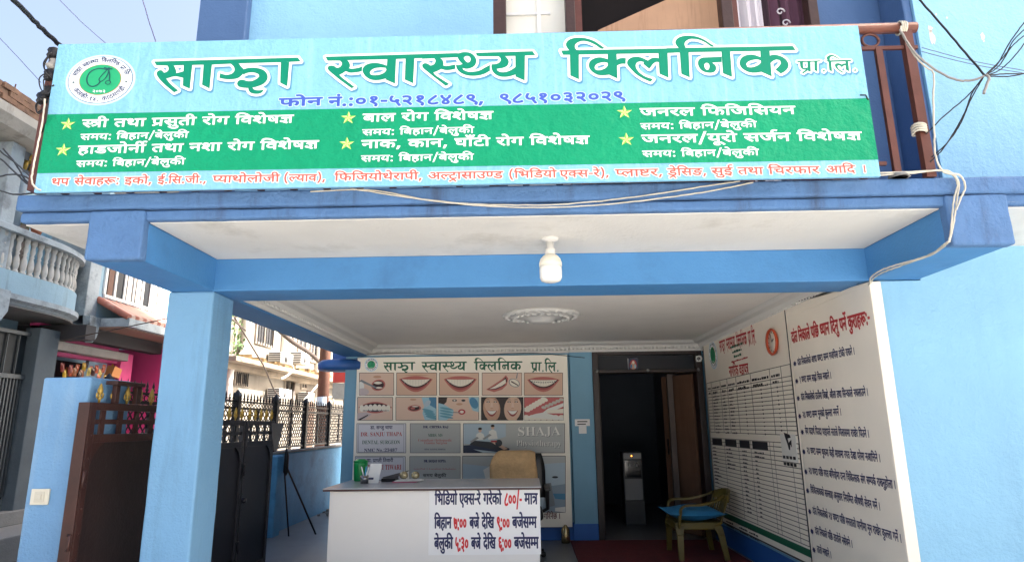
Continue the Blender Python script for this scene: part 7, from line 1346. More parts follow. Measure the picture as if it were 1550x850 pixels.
rb_.build('bits', conc, heap)

# ------------------------------------------------------------------ grey house across the lane
gw = M('pale_blue_grey_wall', S(142,172,188), .75, var=.08, scale=1.5, bump=.4, bscale=50, stain=S(86,92,94), samt=.6, sscale=1.6, streak=2.5)
gtrim = M('weathered_trim', S(158,168,174), .8, var=.15, scale=3, bump=.5, bscale=40, stain=S(58,58,58), samt=.75, sscale=2.2)
dkgrey = M('dark_grey_pillar_paint', S(88,98,104), .8, var=.12, scale=2, bump=.4)
gh = thing('balcony_house', 'weathered pale blue house with a curved balustrade balcony over shuttered shops', 'house', (-7.5, 9, .42))
XH = -7.55
b = MB(); b.box(-12, XH, 4, 9.15, .4, 5.66); b.box(-12, -7.0, 9.95, 13.6, 3.42, 5.6); b.box(-12, -8.6, 9.15, 13.6, .4, 5.6); b.box(-8.6, -7.02, 13.3, 13.6, .4, 3.42)
b.build('wall', gw, gh)
b = MB(); b.box(-7.2, -6.98, 8.88, 9.28, .4, 3.1); b.build('pillar', dkgrey, gh, bevel=.01)
# balcony: slab, apron and rail follow one plan curve
XBc = -6.72
plan = [(XBc, y) for y in np.linspace(5.2, 8.6, 12)]+[(XBc-.85*(1-math.cos(a)), 8.6+1.25*math.sin(a)) for a in np.linspace(.12, math.pi/2, 14)]
def sweep(b, prof, m=0):
    """profile (outwards, z) swept along the plan curve"""
    n = len(plan); k = len(prof); vs = []
    for i, (x, y) in enumerate(plan):
        a = plan[max(i-1,0)]; c = plan[min(i+1,n-1)]; t = Vector((c[0]-a[0], c[1]-a[1])).normalized(); nx, ny = t.y, -t.x
        vs += [(x+nx*o, y+ny*o, z) for o, z in prof]
    b.add(vs, [(i*k+j, i*k+(j+1) % k, (i+1)*k+(j+1) % k, (i+1)*k+j) for i in range(n-1) for j in range(k)]+[tuple(range(k))[::-1], tuple((n-1)*k+j for j in range(k))], m)
bal = MB(); sweep(bal, [(0,3.40),(0,3.70),(-.12,3.70),(-.12,3.40)]); bo = bal.build('balcony', gw, gh)
b = MB(); sweep(b, [(.0,3.30),(.06,3.33),(.06,3.40),(-.05,3.41),(-.14,3.41),(-.14,3.26),(-.03,3.26)]); b.build('moulding', gtrim, bo)
b = MB(); sweep(b, [(.05,4.20),(.05,4.27),(.0,4.30),(-.17,4.30),(-.17,4.20)]); b.build('handrail', gtrim, bo)
b = MB(); b.prism([(x, y, 3.24) for x, y in plan]+[(-8.0, 9.85, 3.24), (-8.0, 5.2, 3.24)], (0,0,.02)); b.build('soffit', M('grey_soffit', S(120,118,116), .8, var=.1), bo)
acc = 0; step = .128; pts = [Vector((x, y, 0)) for x, y in plan]
balus = [(.042,0),(.042,.03),(.025,.045),(.036,.07),(.044,.12),(.036,.19),(.019,.25),(.03,.27),(.019,.29),(.033,.34),(.024,.40),(.028,.43),(.042,.45),(.042,.50)]
for p, q in zip(pts[:-1], pts[1:]):
    L_ = (q-p).length
    while acc < L_:
        c = p+(q-p)*(acc/L_); t = (q-p).normalized(); c = c-Vector((t.y, -t.x, 0))*.06
        if c.y > 6.6: b = MB(); b.lathe(balus, (c.x, c.y, 3.70), 9); b.build('baluster', M('white_weathered_baluster', S(188,186,180), .75, var=.12, scale=4, stain=S(92,90,86), samt=.7, sscale=3), bo)
        acc += step
    acc -= L_
b = MB(); b.box(-7.7, -6.98, 9.72, 10.0, 3.42, 5.4); b.prism([(-7.0,9.72,3.42),(-7.0,10.0,3.42),(-7.0,9.95,3.1),(-7.0,9.86,3.0),(-7.0,9.77,3.1)], (.12,0,0)); b.build('pilaster', gtrim, gh, bevel=.01)
b = MB(); b.box(-7.0, -6.75, 7.62, 7.84, 3.0, 5.4); b.prism([(-6.74,7.6,3.42),(-6.74,7.86,3.42),(-6.74,7.86,3.15),(-6.74,7.73,2.95),(-6.74,7.6,3.15)], (.1,0,0)); b.build('pilaster', gtrim, gh, bevel=.01)
b = MB(); b.box(XH, XH+.02, 6.2, 9.05, 3.45, 5.0); b.build('balcony_dark_sheet', M('dark_balcony_sheet', S(44,34,32), .5, var=.2), gh)  # dark sheet added on the wall to stand for the dimness behind the balusters
for yy in (6.9, 7.7, 8.5): b = MB(); b.box(XH+.02, XH+.05, yy-.03, yy+.03, 3.45, 5.0); b.build('sheet_post', gtrim, gh)
# windows with white frames (px x, sunny upper wall)
wh = M('white_window_frame', S(226,226,222), .5)
y_a, y_b = at(158,430,X,-7).y, at(237,460,X,-7).y
b = MB(); b.box(-7.0, -6.965, y_a, y_b, 3.80, 3.85); b.box(-7.0, -6.965, y_a, y_b, 4.66, 4.71)
for i in range(7): yy = y_a+(y_b-y_a)*i/6; b.box(-7.0, -6.97, yy-.025, yy+.025, 3.85, 4.66)
w1 = b.build('window', wh, gh)
b = MB(); b.box(-6.999, -6.99, y_a, y_b, 3.85, 4.66); b.build('pane', glass_dark, w1)
for i in (0, 2, 3, 5): b = MB(); yy = y_a+(y_b-y_a)*(i+.3)/6; b.box(-6.989, -6.985, yy, yy+.13, 3.86, 4.4-.1*(i % 2)); b.build('curtain', M('pale_curtain', S(206,204,200), .8) if i else M('brown_curtain', S(110,84,72), .8), w1)
# tiled awning
b = MB()
for i in range(34):
    yy = 10.02+i*.105
    b.tube([(-7.0,yy,3.74),(-6.44,yy,3.43)], .055, 8, i % 2)
b.build('tiled_awning', [M('terracotta_tiles', S(168,104,88), .7, var=.25, scale=9, stain=S(210,190,180), samt=.5, sscale=6), M('pale_tiles', S(214,186,172), .7, var=.15, scale=9)], gh)
b = MB(); b.box(-7.0, -6.42, 10.0, 13.6, 3.28, 3.42); b.build('awning_edge', gtrim, gh, bevel=.006)
b = MB(); b.box(-7.6, -6.5, 10.0, 13.6, 3.262, 3.279); b.build('awning_soffit', M('brown_soffit', S(136,108,92), .8), gh)
b = MB(); b.box(-8.5, -6.6, 9.28, 9.5, 2.98, 3.2); b.box(-7.2, -7.0, 9.5, 12.0, 3.05, 3.26); b.build('beam', M('dark_beam', S(54,52,54), .8), gh)
# shop: pink walls, rolled shutter box, dark inside
pink = M('pink_paint', S(206,72,130), .6, var=.06, scale=2, bump=.2, stain=S(150,50,96), samt=.3, sscale=2)
b = MB(); b.box(-8.0, -6.2, 12.0, 12.2, .4, 3.15); b.box(-7.5, -7.25, 11.2, 11.55, .4, 3.0); b.box(-7.48,-7.31, 9.28, 11.2, 2.80, 3.25); b.build('pink_wall', pink, gh, bevel=.01)
b = MB(); sh_ = at(130,530,X,-7.2)
b.prism([(-7.12,9.35,2.85),(-7.3,9.35,2.85),(-7.3,9.35,2.99),(-7.12,9.35,2.99)], (0,1.85,-.01)); so = b.build('shutter_box', M('grey_shutter', S(118,116,114), .5, .3, var=.1, scale=6, stain=S(70,66,62), samt=.5, sscale=4), gh, bevel=.01)
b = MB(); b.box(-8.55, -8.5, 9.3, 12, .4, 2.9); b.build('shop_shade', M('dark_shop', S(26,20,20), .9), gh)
# collapsible steel gate in the left opening
b = MB(); b.box(-7.19, -7.15, 5.0, 8.86, .75, 3.0); b.build('gate_shade', M('dark_gate_shade', S(46,50,52), .5, .3, var=.1), gh)  # dark sheet standing in for the shade behind the slats
b = MB()
for i in range(34): yy = 6.9+i*.058; b.box(-7.14, -7.11, yy, yy+.022, .78, 2.36)
for i in range(10): yy = 6.9+i*.2; b.box(-7.14, -7.12, yy, yy+.012, 2.42, 2.98)
b.box(-7.145, -7.09, 5, 8.86, 2.36, 2.42); b.box(-7.145,-7.09,5,8.86,2.97,3.02); cg = b.build('collapsible_gate', M('grey_slats', S(96,100,102), .45, .4, var=.1), gh)
b = MB(); b.box(-7.6, -6.9, 5, 9.3, .42, .60); b.box(-7.6, -7.15, 5, 9.3, .60, .78); b.build('step', conc, gh, bevel=.01)
# roof terrace: cornice, brick parapet, gilded capital
b = MB(); b.prism([(-7.6,4,5.36),(-6.55,4,5.44),(-6.45,4,5.55),(-6.45,4,5.67),(-7.6,4,5.67)], (0,4.9,0)); b.build('cornice', M('old_white_cornice', S(176,170,160), .8, var=.12, scale=2, bump=.3, stain=S(66,58,52), samt=.7, sscale=1.8, streak=1.5), gh)
b = MB()
for j in range(5):
    for i in range(19): b.box(-6.9+.01*((i*7+j) % 3), -6.7+.012*((i*5+j*3) % 3), 4.2+i*.235+(.11 if j % 2 else 0), 4.2+i*.235+.222+(.11 if j % 2 else 0), 5.671+j*.08, 5.671+j*.08+.072)
b.build('brick_parapet', M('old_brick', S(120,92,74), .9, var=.3, scale=5, bump=.6, bscale=30, stain=S(52,44,40), samt=.8, sscale=2.2), gh)
cpc = at(38,232,X,-7.0)
b = MB(); b.box(-7.3, -6.8, cpc.y-.22, cpc.y+.22, 5.44, 5.52); b.box(-7.28,-6.86,cpc.y-.16,cpc.y+.16,5.30,5.44); b.lathe([(.13,0),(.15,.04),(.17,.05),(.15,.1),(.16,.2),(.2,.3),(.22,.34)], (-7.05,cpc.y,5.10), 16); cpl = b.build('capital', M('grey_capital', S(110,112,116), .7, var=.2, scale=6), gh)
b = MB()
for r_ in range(2):
    for i in range(12):
        a = i*math.pi/6+r_*.26; p = Vector((-7.05+.165*math.cos(a), cpc.y+.165*math.sin(a), 5.18+.1*r_)); o = Vector((math.cos(a), math.sin(a), 0))
        b.tube([p, p+o*.025+Vector((0,0,.06)), p+o*.06+Vector((0,0,.11)), p+o*.085+Vector((0,0,.09))], [.03,.035,.025,.008], 6)
b.build('gilt_leaves', gold, cpl)
b = MB(); b.lathe([(.12,0),(.12,1.82),(.15,1.84),(.16,1.88)], (-7.05,cpc.y,3.26), 16); b.build('column', M('pale_column', S(170,182,192), .7, var=.1), gh)
for i, (yy, h_) in enumerate(((7.5,.34),(7.9,.46),(8.3,.5),(8.6,.4))):
    b = MB(); b.tube([(-6.8,yy,5.7),(-6.78,yy+.03,5.98+h_*.6)], .009, 5); b.build('rebar', M('rusty_rebar', S(84,56,44), .8), gh)
tp_ = MB(); vs = []; fs = []
for j in range(7):
    for i in range(22): vs.append((-6.95-.12*j+.02*math.sin(i*1.3), 4.6+i*.178, 6.09+.13*math.sin(j*.6)+.05*math.sin(i*.9+j)-(.0 if i < 18 else .1*(i-18))))
for j in range(6):
    for i in range(21): a = j*22+i; fs.append((a,a+1,a+23,a+22))
tp_.add(vs, fs, 0, True); tag(tp_.build('tarpaulin', M('red_tarpaulin', S(222,66,92), .6, var=.08)), 'bright pinkish red tarpaulin lying along the brick parapet of the balcony house', 'tarpaulin')
b = MB(); b.box(-6.98,-6.5,8.4,8.8,4.301,4.302) if False else None
pl = thing('potted_plant', 'spiky green potted plant on the balustrade rail of the balcony house', 'plant', (-6.8, 8.35, 4.30))
pp_ = at(55,352,X,-6.8)
b = MB(); b.lathe([(.05,0),(.075,.10),(.08,.11),(.065,.11)], (-6.8,pp_.y,4.30), 12); b.build('pot', M('terracotta', S(150,92,70), .8), pl)
b = MB(); rr = random.Random(9)
for i in range(60):
    a = rr.uniform(0,6.28); l_ = rr.uniform(.15,.36); e = rr.uniform(.3,1.3); p = Vector((-6.8,pp_.y,4.40)); d = Vector((math.cos(a)*math.cos(e), math.sin(a)*math.cos(e), math.sin(e))); q = p+d*l_*.6; r = p+d*l_+Vector((0,0,-.1*l_/.3)); sd_ = Vector((-math.sin(a), math.cos(a), 0))*.014
    b.add([p-sd_*.6, p+sd_*.6, q+sd_, r, q-sd_], [(0,1,2,4),(4,2,3)])
b.build('leaves', M('grey_green_leaf', S(104,122,74), .7, var=.3, scale=12), pl)
# packets hanging in the shop and a carton
cols = [S(140,50,40),S(92,34,32),S(150,90,50),S(74,38,32),S(50,46,60),S(206,166,50),S(176,80,44),S(220,200,110)]
rr = random.Random(4); hues = ['red','dark red','orange brown','maroon','dark violet','yellow','orange','pale yellow']
for i in range(22):
    u = 95+i*3.6+rr.uniform(-.8,.8); v = 561+rr.uniform(-7,10)+4*math.sin(i*.5); p = at(u, v, X, -7.36+rr.uniform(-.05,.05)); k = (i*5+rr.randrange(3)) % 8 if i < 15 else rr.choice((5,6,7,2))
    b = MB(); w_, h_ = .045, .07; d = rr.uniform(-.3,.3)
    vs = []; N = 4
    for sg in (1,-1):
        for j in range(N+1):
            for q in range(N+1): s, t = q/N, j/N; e = ((1-(2*s-1)**2)*(1-(2*t-1)**2))**.5; vs.append((p.x+sg*.022*e, p.y+(s-.5)*w_*2+(t-.5)*d*.1, p.z+(t-.5)*h_*2))
    kk = (N+1)**2; fs = []
    for j in range(N):
        for q in range(N): a = j*(N+1)+q; fs += [(a,a+1,a+N+2,a+N+1),(kk+a+N+1,kk+a+N+2,kk+a+1,kk+a)]
    b.add(vs, fs, 0, True); tag(b.build('snack_packet', M('packet_%s' % hues[k].replace(' ', '_'), cols[k], .3, var=.5, scale=30)), 'small snack packet hanging among others under the shop shutter', 'packet', 'snack packets hanging in the shop')
c = at(176,563,X,-6.95)
b = MB(); b.obox = None; A = Vector((-6.95,c.y,c.z)); b.prism([A+Vector((0,-.12,-.07)), A+Vector((0,.1,-.1)), A+Vector((0,.15,.06)), A+Vector((0,-.05,.1))], (-.15,.04,.02)); tag(b.build('carton', M('cardboard', S(186,124,72), .8, var=.1)), 'brown cardboard carton propped at the right end of the shop opening', 'carton')

# ------------------------------------------------------------------ long pale building farther down the lane
pw = M('old_cream_wall', S(138,131,121), .85, var=.12, scale=1.2, bump=.4, bscale=40, stain=S(98,84,70), samt=.55, sscale=1.3, streak=2.2)
wb = thing('pale_building', 'long stained cream building with a ledge and window grilles along the lane', 'building', (-7, 20, .42))
b = MB(); b.box(-13, -7, 14.0, 28.5, .4, 9.0); b.build('wall', pw, wb)
b = MB(); vs = []
b.box(-7, -6.45, 14.0, 28.5, 3.12, 3.24); b.box(-7,-6.75,14,28.5,2.98,3.12); ld = b.build('ledge', M('stained_ledge', S(150,136,118), .9, var=.25, scale=2, bump=.8, bscale=25, stain=S(64,56,48), samt=.8, sscale=1.5), wb, bevel=.02)
rr = random.Random(2); b = MB()
for i in range(70):
    yy = rr.uniform(14.4,27); b.prism([(-6.5+rr.uniform(-.3,.02),yy,3.23),(-6.45,yy+.12,3.23),(-6.6,yy+.2,3.23),(-6.75,yy+.08,3.23)], (0,0,rr.uniform(.03,.14)))
b.build('debris', M('dry_moss', S(128,104,72), .95, var=.4, scale=8), ld)['kind'] = 'stuff'
def wnd(u0, v0, u1, v1, grille=True):
    p, q = at(u0, v0, X, -7), at(u1, v1, X, -7); y0, y1 = p.y, q.y; z1, z0 = max(p.z, q.z), min(p.z, q.z)
    b = MB(); fr_ = .06
    b.box(-7, -6.95, y0, y0+fr_, z0, z1); b.box(-7,-6.95,y1-fr_,y1,z0,z1); b.box(-7,-6.95,y0+fr_,y1-fr_,z0,z0+fr_); b.box(-7,-6.95,y0+fr_,y1-fr_,z1-fr_,z1); b.box(-7,-6.96,(y0+y1)/2-.03,(y0+y1)/2+.03,z0+fr_,z1-fr_)
    o = b.build('window', M('grey_window_frame', S(150,140,128), .6), wb)
    b = MB(); b.box(-6.999,-6.985,y0+fr_,y1-fr_,z0+fr_,z1-fr_); b.build('pane', M('dim_glass', S(70,70,72), .2), o)
    if grille:
        b = MB()
        for i in range(7): yy = y0+(y1-y0)*(i+.5)/7; b.box(-6.94,-6.925,yy-.01,yy+.01,z0,z1)
        b.build('grille', black_metal, o)
wnd(388,470,411,527); wnd(354,560,372,585); wnd(430,572,443,600); wnd(455,574,463,590,False); wnd(452,480,462,535,False); wnd(470,500,478,550,False)
b = MB(); b.box(-6.998,-6.97,at(464,590,X,-7).y,at(476,600,X,-7).y,.5,2.8); b.build('door', M('brown_old_door', S(92,72,60), .7, var=.2), wb)
for u in (370,397,420): pass
for u, lo, hi in ((367,3.3,6.5),(428,3.3,7.0),(447,.5,2.95),(480,3.3,7)):
    b = MB(); yy = at(u,540,X,-6.93).y; b.tube([(-6.93,yy,lo),(-6.93,yy,hi)], .05, 8); b.build('downpipe', M('pale_pipe', S(200,194,184), .5) if u != 447 else M('dark_pipe', S(76,66,58), .6), wb)
P = [at(u,v,X,-6.85) for u,v in ((371,520),(368,535),(352,552),(347,575),(345,605))]
b = MB(); b.tube(catrom(P,4), .085, 8); b.build('drain_pipe', M('white_drain_pipe', S(214,208,198), .5), wb)
for i, (u0,v0,u1,v1,lb) in enumerate(((426,532,443,553,'white air conditioner unit on the ledge of the cream building, nearest one'),(457,532,468,553,'white air conditioner unit farther along the ledge of the cream building'),(424,587,441,604,'white air conditioner unit with fan grille below the ledge, left of the pole'),(468,593,475,608,'small white air conditioner unit below the ledge close to the pole'))):
    p, q = at(u0,v0,X,-6.6), at(u1,v1,X,-6.6); y0, y1, z0, z1 = p.y, q.y, q.z, p.z
    ac = thing('air_conditioner', lb, 'air conditioner', (-6.7,(y0+y1)/2,z0), 'outdoor air conditioner units')
    b = MB(); b.box(-6.95,-6.6,y0,y1,z0,z1); b.build('casing', M('ac_white', S(216,214,208), .5, var=.05), ac, bevel=.015)
    b = MB(); cy_, cz_ = y0+(y1-y0)*.4, (z0+z1)/2; r_ = min(z1-z0, y1-y0)*.38; b.lathe([(r_,0),(r_,.012),(.02,.016)], (-6.6,cy_,cz_), 20, (1,0,0)); b.build('fan_grille', M('ac_dark', S(92,92,92), .6), ac)
    b = MB()
    for k in range(5): zz = z0+(z1-z0)*(k+.5)/5; b.box(-6.93+.05*k*0,-6.62,y0-.004,y0-.001,zz-.018,zz+.018)
    b.build('side_louvres', M('ac_dark', S(92,92,92), .6), ac)
vine = thing('climbing_plant', 'thin green climbing plant on the cream building wall near the porch column', 'plant', (-6.9, 15, 3.24))
rr = random.Random(11); b = MB(); st_ = MB(); base = at(352,535,X,-6.92); P = [base+Vector((0,.05*math.sin(i),.16*i)) for i in range(9)]; st_.tube(P, .012, 5); st_.build('stem', M('brown_stem', S(86,70,50), .8), vine)
for i in range(150):
    p = P[rr.randrange(9)]+Vector((rr.uniform(0,.12), rr.uniform(-.25,.3), rr.uniform(-.1,.14))); s_ = rr.uniform(.03,.06); n_ = Vector((rr.uniform(-1,1),rr.uniform(-1,1),rr.uniform(-.4,1))).normalized(); t_ = n_.orthogonal().normalized(); q_ = n_.cross(t_); b.add([p-t_*s_, p+q_*s_*.5, p+t_*s_, p-q_*s_*.5], [(0,1,2,3)])
b.build('leaves', M('vine_leaf', S(84,120,62), .6, var=.4, scale=10), vine)

# pole, red hoarding, far houses
po = thing('utility_pole', 'rusty brown utility pole with a pale paper notice standing by the lane', 'pole', (-5, 15.7, .12))
b = MB(); b.tube([(-5,15.7,.12),(-5,15.7,7.5)], [.15,.12], 14); b.build('shaft', M('rust_pole', S(92,58,44), .7, .2, var=.25, scale=3, stain=S(50,34,30), samt=.7, sscale=2), po)
p, q = at(478,600,Y,15.54), at(489,613,Y,15.54); b = MB(); n = 6
for i in range(n): a0 = -math.pi/2-.9+1.8*i/n; a1 = -math.pi/2-.9+1.8*(i+1)/n; b.add([(-5+.158*math.cos(a0),15.7+.158*math.sin(a0),q.z),(-5+.158*math.cos(a1),15.7+.158*math.sin(a1),q.z),(-5+.158*math.cos(a1),15.7+.158*math.sin(a1),p.z),(-5+.158*math.cos(a0),15.7+.158*math.sin(a0),p.z)], [(0,1,2,3)])
b.build('paper_notice', M('pale_blue_paper', S(176,192,206), .7), po)
rh = thing('red_hoarding', 'dark red hoarding with a grey frame at the far end of the lane', 'hoarding', (-3.8, 18, 1))
p, q = at(505,547,Y,18), at(545,578,Y,18); b = MB(); b.box(p.x,q.x+1,18,18.1,q.z,p.z+.6); b.build('board', M('dark_red_board', S(150,40,36), .5, var=.1), rh); b = MB(); b.box(p.x,q.x+1,18.02,18.6,q.z-.45,q.z-.01); b.tube([(p.x+.3,18.3,.1),(p.x+.3,18.3,q.z-.4)],.06,8); b.tube([(q.x+.8,18.3,.1),(q.x+.8,18.3,q.z-.4)],.06,8); b.build('frame', conc, rh)
oh = thing('ochre_house', 'low sunlit ochre house closing the far end of the lane', 'house', (-5, 34, 0))
b = MB(); b.box(-9,2,33,38,0,5.2); b.build('wall', M('ochre_wall', S(196,162,110), .85, var=.3, scale=1.2, stain=S(110,84,60), samt=.7, sscale=1), oh)
b = MB(); b.box(-9.3,2.3,32.7,38.3,5.2,5.5); b.build('roof', conc, oh)
for i in range(3): b = MB(); xx = -7.5+i*2.6; b.box(xx,xx+1.1,32.96,33.0,1.2,2.6); f_ = b.build('window', wh, oh); b = MB(); b.box(xx+.1,xx+1,32.94,32.96,1.3,2.5); b.build('pane', glass_dark, f_)
# ------------------------------------------------------------------ cables and wires
WR = random.Random(21)
def wire(name, label, pts, r, mat, group=None, k=8, cat='cable'):
    """pts: (u, v, plane axis, value) sight points on real planes, or plain points"""
    P = [at(*p) if len(p) == 4 and isinstance(p[2], str) else Vector(p) for p in pts]
    Q = catrom(P, k) if len(P) > 2 else P
    Q = [Q[0]]+[q+Vector((WR.gauss(0,1), WR.gauss(0,.5), WR.gauss(0,1)))*min(r*.18, .002) for q in Q[1:-1]]+[Q[-1]]
    b = MB(); b.tube(Q, r, 6); return tag(b.build(name, mat), label, cat, group)
wire('overhead_cable', 'thick black overhead cable running into the sign corner', [(-30,-45,Y,2.6),(20,0,Y,2.75),(60,40,Y,3.0),(93,70,Y,3.2)], .013, rubber)
thin = M('thin_grey_wire', S(84,84,112), .5)
wire('overhead_wire', 'thin overhead wire slanting across the sky to the sign top, left one', [(70,-20,Y,3.3),(90,0,Y,3.3),(125,35,Y,3.3),(165,70,Y,3.25)], .0022, thin)
wire('overhead_wire', 'thin overhead wire dropping steeply to the sign top beside the building corner', [(212,-15,Y,3.3),(216,0,Y,3.3),(226,34,Y,3.3),(238,70,Y,3.25)], .003, thin)
wire('overhead_wire', 'thin overhead wire at the far left edge of the sky', [(-10,45,Y,5),(0,58,Y,5),(30,90,Y,5),(62,125,Y,5)], .003, thin)
# clutter of cable and fittings on the sign's left end
cl = thing('cable_clutter', 'tangle of black fittings and looped cables on the left end of the signboard', 'cables', (-2.63, 3.14, 3.0))
rr = random.Random(8)
for (u, v, r) in ((82,82,.035),(80,98,.03),(77,115,.035),(72,140,.03),(66,150,.035)):
    p = at(u,v,Y,3.13); b = MB(); b.lathe([(r*.5,-.03),(r,-.02),(r*.7,0),(r,.02),(r*.5,.04)], p, 9, (rr.uniform(-.4,.4),.3,1)); b.build('insulator', rubber if u != 80 else M('dull_ceramic', S(150,146,140), .5), cl)
for pts in ([(78,80),(66,95),(70,110),(80,120)], [(75,108),(60,118),(62,135),(72,142),(78,133)], [(72,118),(66,122),(68,140)], [(68,145),(58,152),(56,170),(70,160)], [(74,150),(70,180),(64,200)], [(62,150),(54,160),(58,172),(65,165)], [(74,85),(67,100),(72,118)]):
    b = MB(); b.tube(catrom([at(u,v,Y,3.10+rr.uniform(-.03,.03)) for u,v in pts],6), .0035, 5); b.build('loop', rubber, cl)
wire('white_cable', 'white cable hanging down the left end of the signboard', [(68,150,Y,3.09),(64,185,Y,3.08),(58,215,Y,3.08),(52,245,Y,3.08),(48,272,Y,3.08),(54,284,Y,3.08),(62,288,Y,3.1)], .0048, cable_white)
for i, pts in enumerate(([(-20,205),(0,228),(30,252),(60,282)],[(-20,232),(0,240),(30,268),(55,290)],[(-10,270),(15,264),(40,268),(60,287)],[(-10,285),(20,294),(50,292),(60,290)],[(5,225),(25,250),(38,272),(60,290)])):
    wire('lane_cable', 'dark cable strung from the lane to the left end of the blue slab', [(u,v,Y,3.16+.5*max(0,(60-u)/60)) for u,v in pts], .005, rubber, 'dark cables at the left end of the slab')
for pts in ([(470,290),(560,287.5),(650,303),(760,313),(880,312),(1000,300),(1080,288),(1140,276)], [(530,285),(600,296),(680,306),(760,310),(860,308.5),(960,298),(1060,283),(1120,274)]):
    wire('white_cable', 'white cable sagging along the front of the blue slab under the sign', [(u,v,Y,3.172) for u,v in pts], .004, cable_white, 'white cables sagging along the slab')
RUN = [(1325,262,Y,3.172),(1380,260,Y,3.17),(1430,259,Y,3.165),(1449,275,Y,3.16),(1444,300,Y,3.16),(1440,340,Y,3.17),(1437,362,Y,3.175),(1430,369,Z,2.515),(1408,385,Z,2.515),(1370,397,Z,2.515),(1335,408,Z,2.515),(1318,420,Z,2.515),(1316,430,Y,3.96),(1300,439,Z,2.515),(1270,447,Z,2.515)]
wire('white_cable', 'white cable running from the slab top down the bracket to the advice poster', RUN, .0045, cable_white, 'pair of white cables down the right bracket')
wire('white_cable', 'white cable running from the slab top down the bracket to the advice poster', [(u+2.5+2*math.sin(i*1.9), v+2.5*math.cos(i*1.3)+1, a, q) for i, (u, v, a, q) in enumerate(RUN)], .0045, cable_white, 'pair of white cables down the right bracket')
wire('white_cable', 'white cable hanging from the rail end and looping over the slab edge', [(1364,40,Y,3.15),(1366,52,Y,3.15),(1385,85,Y,3.13),(1402,102,Y,3.13),(1413,112,Y,3.13),(1413,150,Y,3.13),(1414,200,Y,3.13),(1416,235,Y,3.13),(1428,260,Y,3.13),(1452,265,Y,3.13),(1461,282,Y,3.14),(1454,300,Y,3.14),(1447,318,Y,3.15)], .0048, cable_white)
kn = at(1490,115,Y,3.0); U = lambda *ps: [(u,v,Y,y) for u,v,y in ps]
wire('black_cable', 'black cable from the top of the picture to the wire knot by the right wall', U((1385,-8,3.2),(1440,55,3.1),(1490,114,3.0)), .006, rubber)
for pts in (U((1490,115,3.0),(1510,97,3.0),(1528,65,2.98),(1552,32,2.95)), U((1490,115,3.0),(1520,85,2.98),(1535,60,2.95),(1556,40,2.92)), U((1490,115,3.0),(1515,105,3.0),(1540,80,2.95),(1556,58,2.95)), U((1490,115,3.0),(1518,112,3.0),(1556,112,3.0)), U((1490,115,3.0),(1512,100,3.0),(1532,70,2.96),(1556,50,2.93)), U((1490,115,3.0),(1525,116,3.0),(1556,110,3.0))):
    wire('black_cable', 'black cable leaving the wire knot towards the right edge', pts, .0032, rubber, 'black cables right of the wire knot')
for pts in (U((1490,115,3.0),(1465,145,3.05),(1430,175,3.1),(1402,203,3.16)), U((1490,115,3.0),(1470,150,3.05),(1455,185,3.1),(1435,215,3.12),(1410,238,3.15)), U((1490,115,3.0),(1472,140,3.05),(1458,175,3.1),(1430,222,3.12),(1408,245,3.15))):
    wire('black_cable', 'black cable dropping from the wire knot to the last railing post', pts, .0032, rubber, 'black cables from the wire knot to the railing')
wire('grey_cable', 'grey cable curving from the rail end to the wire knot', U((1362,45,3.15),(1385,80,3.12),(1415,105,3.1),(1445,120,3.06),(1470,122,3.03),(1490,115,3.0)), .006, M('grey_cable', S(140,136,130), .6))
wire('grey_cable', 'short grey cable end hanging below the wire knot', U((1492,113,3.0),(1497,118,2.99),(1493,130,2.99),(1489,142,2.99)), .007, M('grey_cable', S(140,136,130), .6))
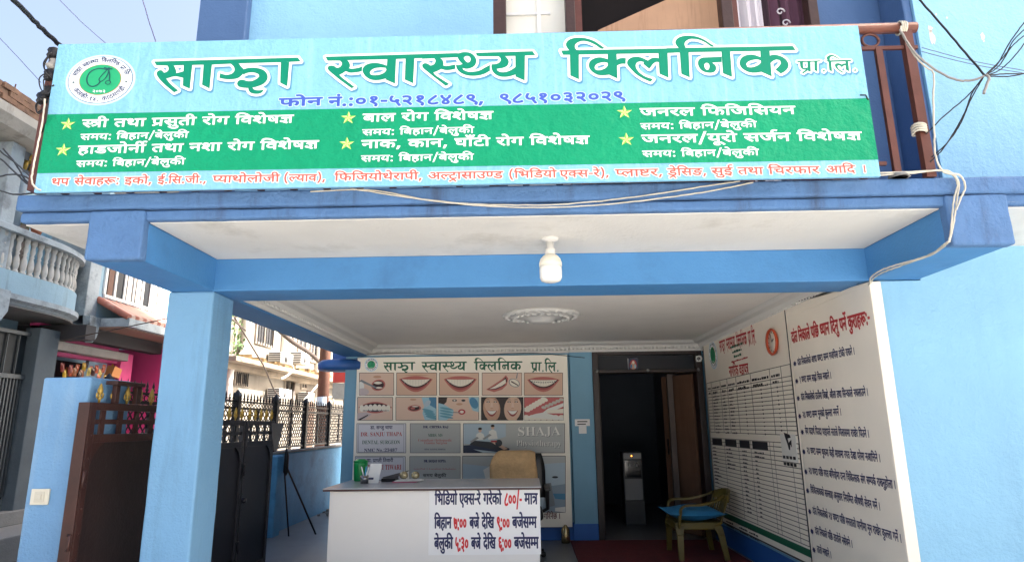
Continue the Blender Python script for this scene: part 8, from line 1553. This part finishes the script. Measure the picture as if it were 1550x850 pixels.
for v0, v1 in ((72,108),(78,112)): wire('thin_wire', 'thin blue grey wire across the right wall behind the knot', U((1395,v0,3.5),(1470,(v0+v1)/2+2,3.4),(1556,v1,3.3)), .002, thin, 'thin wires on the right wall')
tie = thing('cable_tie', 'pale cloth tie wound round the last railing post', 'tie', tuple(at(1392,196,Y,3.17)))
b = MB(); c = at(1391,196,Y,3.19)
for i in range(4): b.tube([c+Vector((.034*math.cos(a), .034*math.sin(a), (i-1.5)*.013+.004*math.sin(a*2))) for a in np.linspace(0,6.28,13)], .006, 5)
b.build('wrap', cable_white, tie)
b = MB(); c = at(1364,43,Y,3.2)
for i in range(3): b.tube([c+Vector(((i-1)*.012, .036*math.cos(a), .036*math.sin(a))) for a in np.linspace(0,6.28,13)], .006, 5)
tag(b.build('rail_tie', cable_white), 'pale string tied round the right end of the balcony rail', 'tie')
wire('interior_cable', 'thin dark cable along the cornice above the side wall posters', [(1060,512,X,2.20),(1130,486,X,2.19),(1190,462,X,2.19),(1260,440,X,2.19),(1300,428,X,2.19)], .005, rubber)
wire('interior_cable', 'thin dark cable along the top of the back wall banner', [(530,538,Y,7.98),(600,534,Y,7.98),(700,537,Y,7.98),(800,534,Y,7.98),(885,541,Y,7.98)], .004, rubber)
# wires in front of the lane buildings
for pts in ([(355,480),(385,530),(400,555),(415,590),(425,600)],[(415,492),(440,515),(470,535),(484,548)],[(345,478),(360,490),(372,500)],[(440,500),(448,520),(470,530)]):
    wire('lane_wire', 'dark wire hanging in front of the cream building', [(u,v,X,-6.2) for u,v in pts], .018 if len(pts) != 4 or pts[0][0] != 415 else .06, M('lane_wire', S(70,60,54), .7), 'wires in front of the cream building')
for pts in ([(425,573),(435,568),(443,560),(443,553)],[(460,605),(470,595),(481,582)],[(468,600),(478,610),(500,600),(506,612)]): wire('white_hose', 'pale hose hanging from the wall of the cream building', [(u,v,X,-6.3) for u,v in pts], .03, cable_white, 'pale hoses on the cream building')
wire('lane_wire', 'thin wire crossing below the tiled awning', [(95,515,Y,9.0),(130,507,Y,9.0),(190,495,Y,9.0),(260,480,Y,9.0)], .008, M('lane_wire', S(70,60,54), .7))
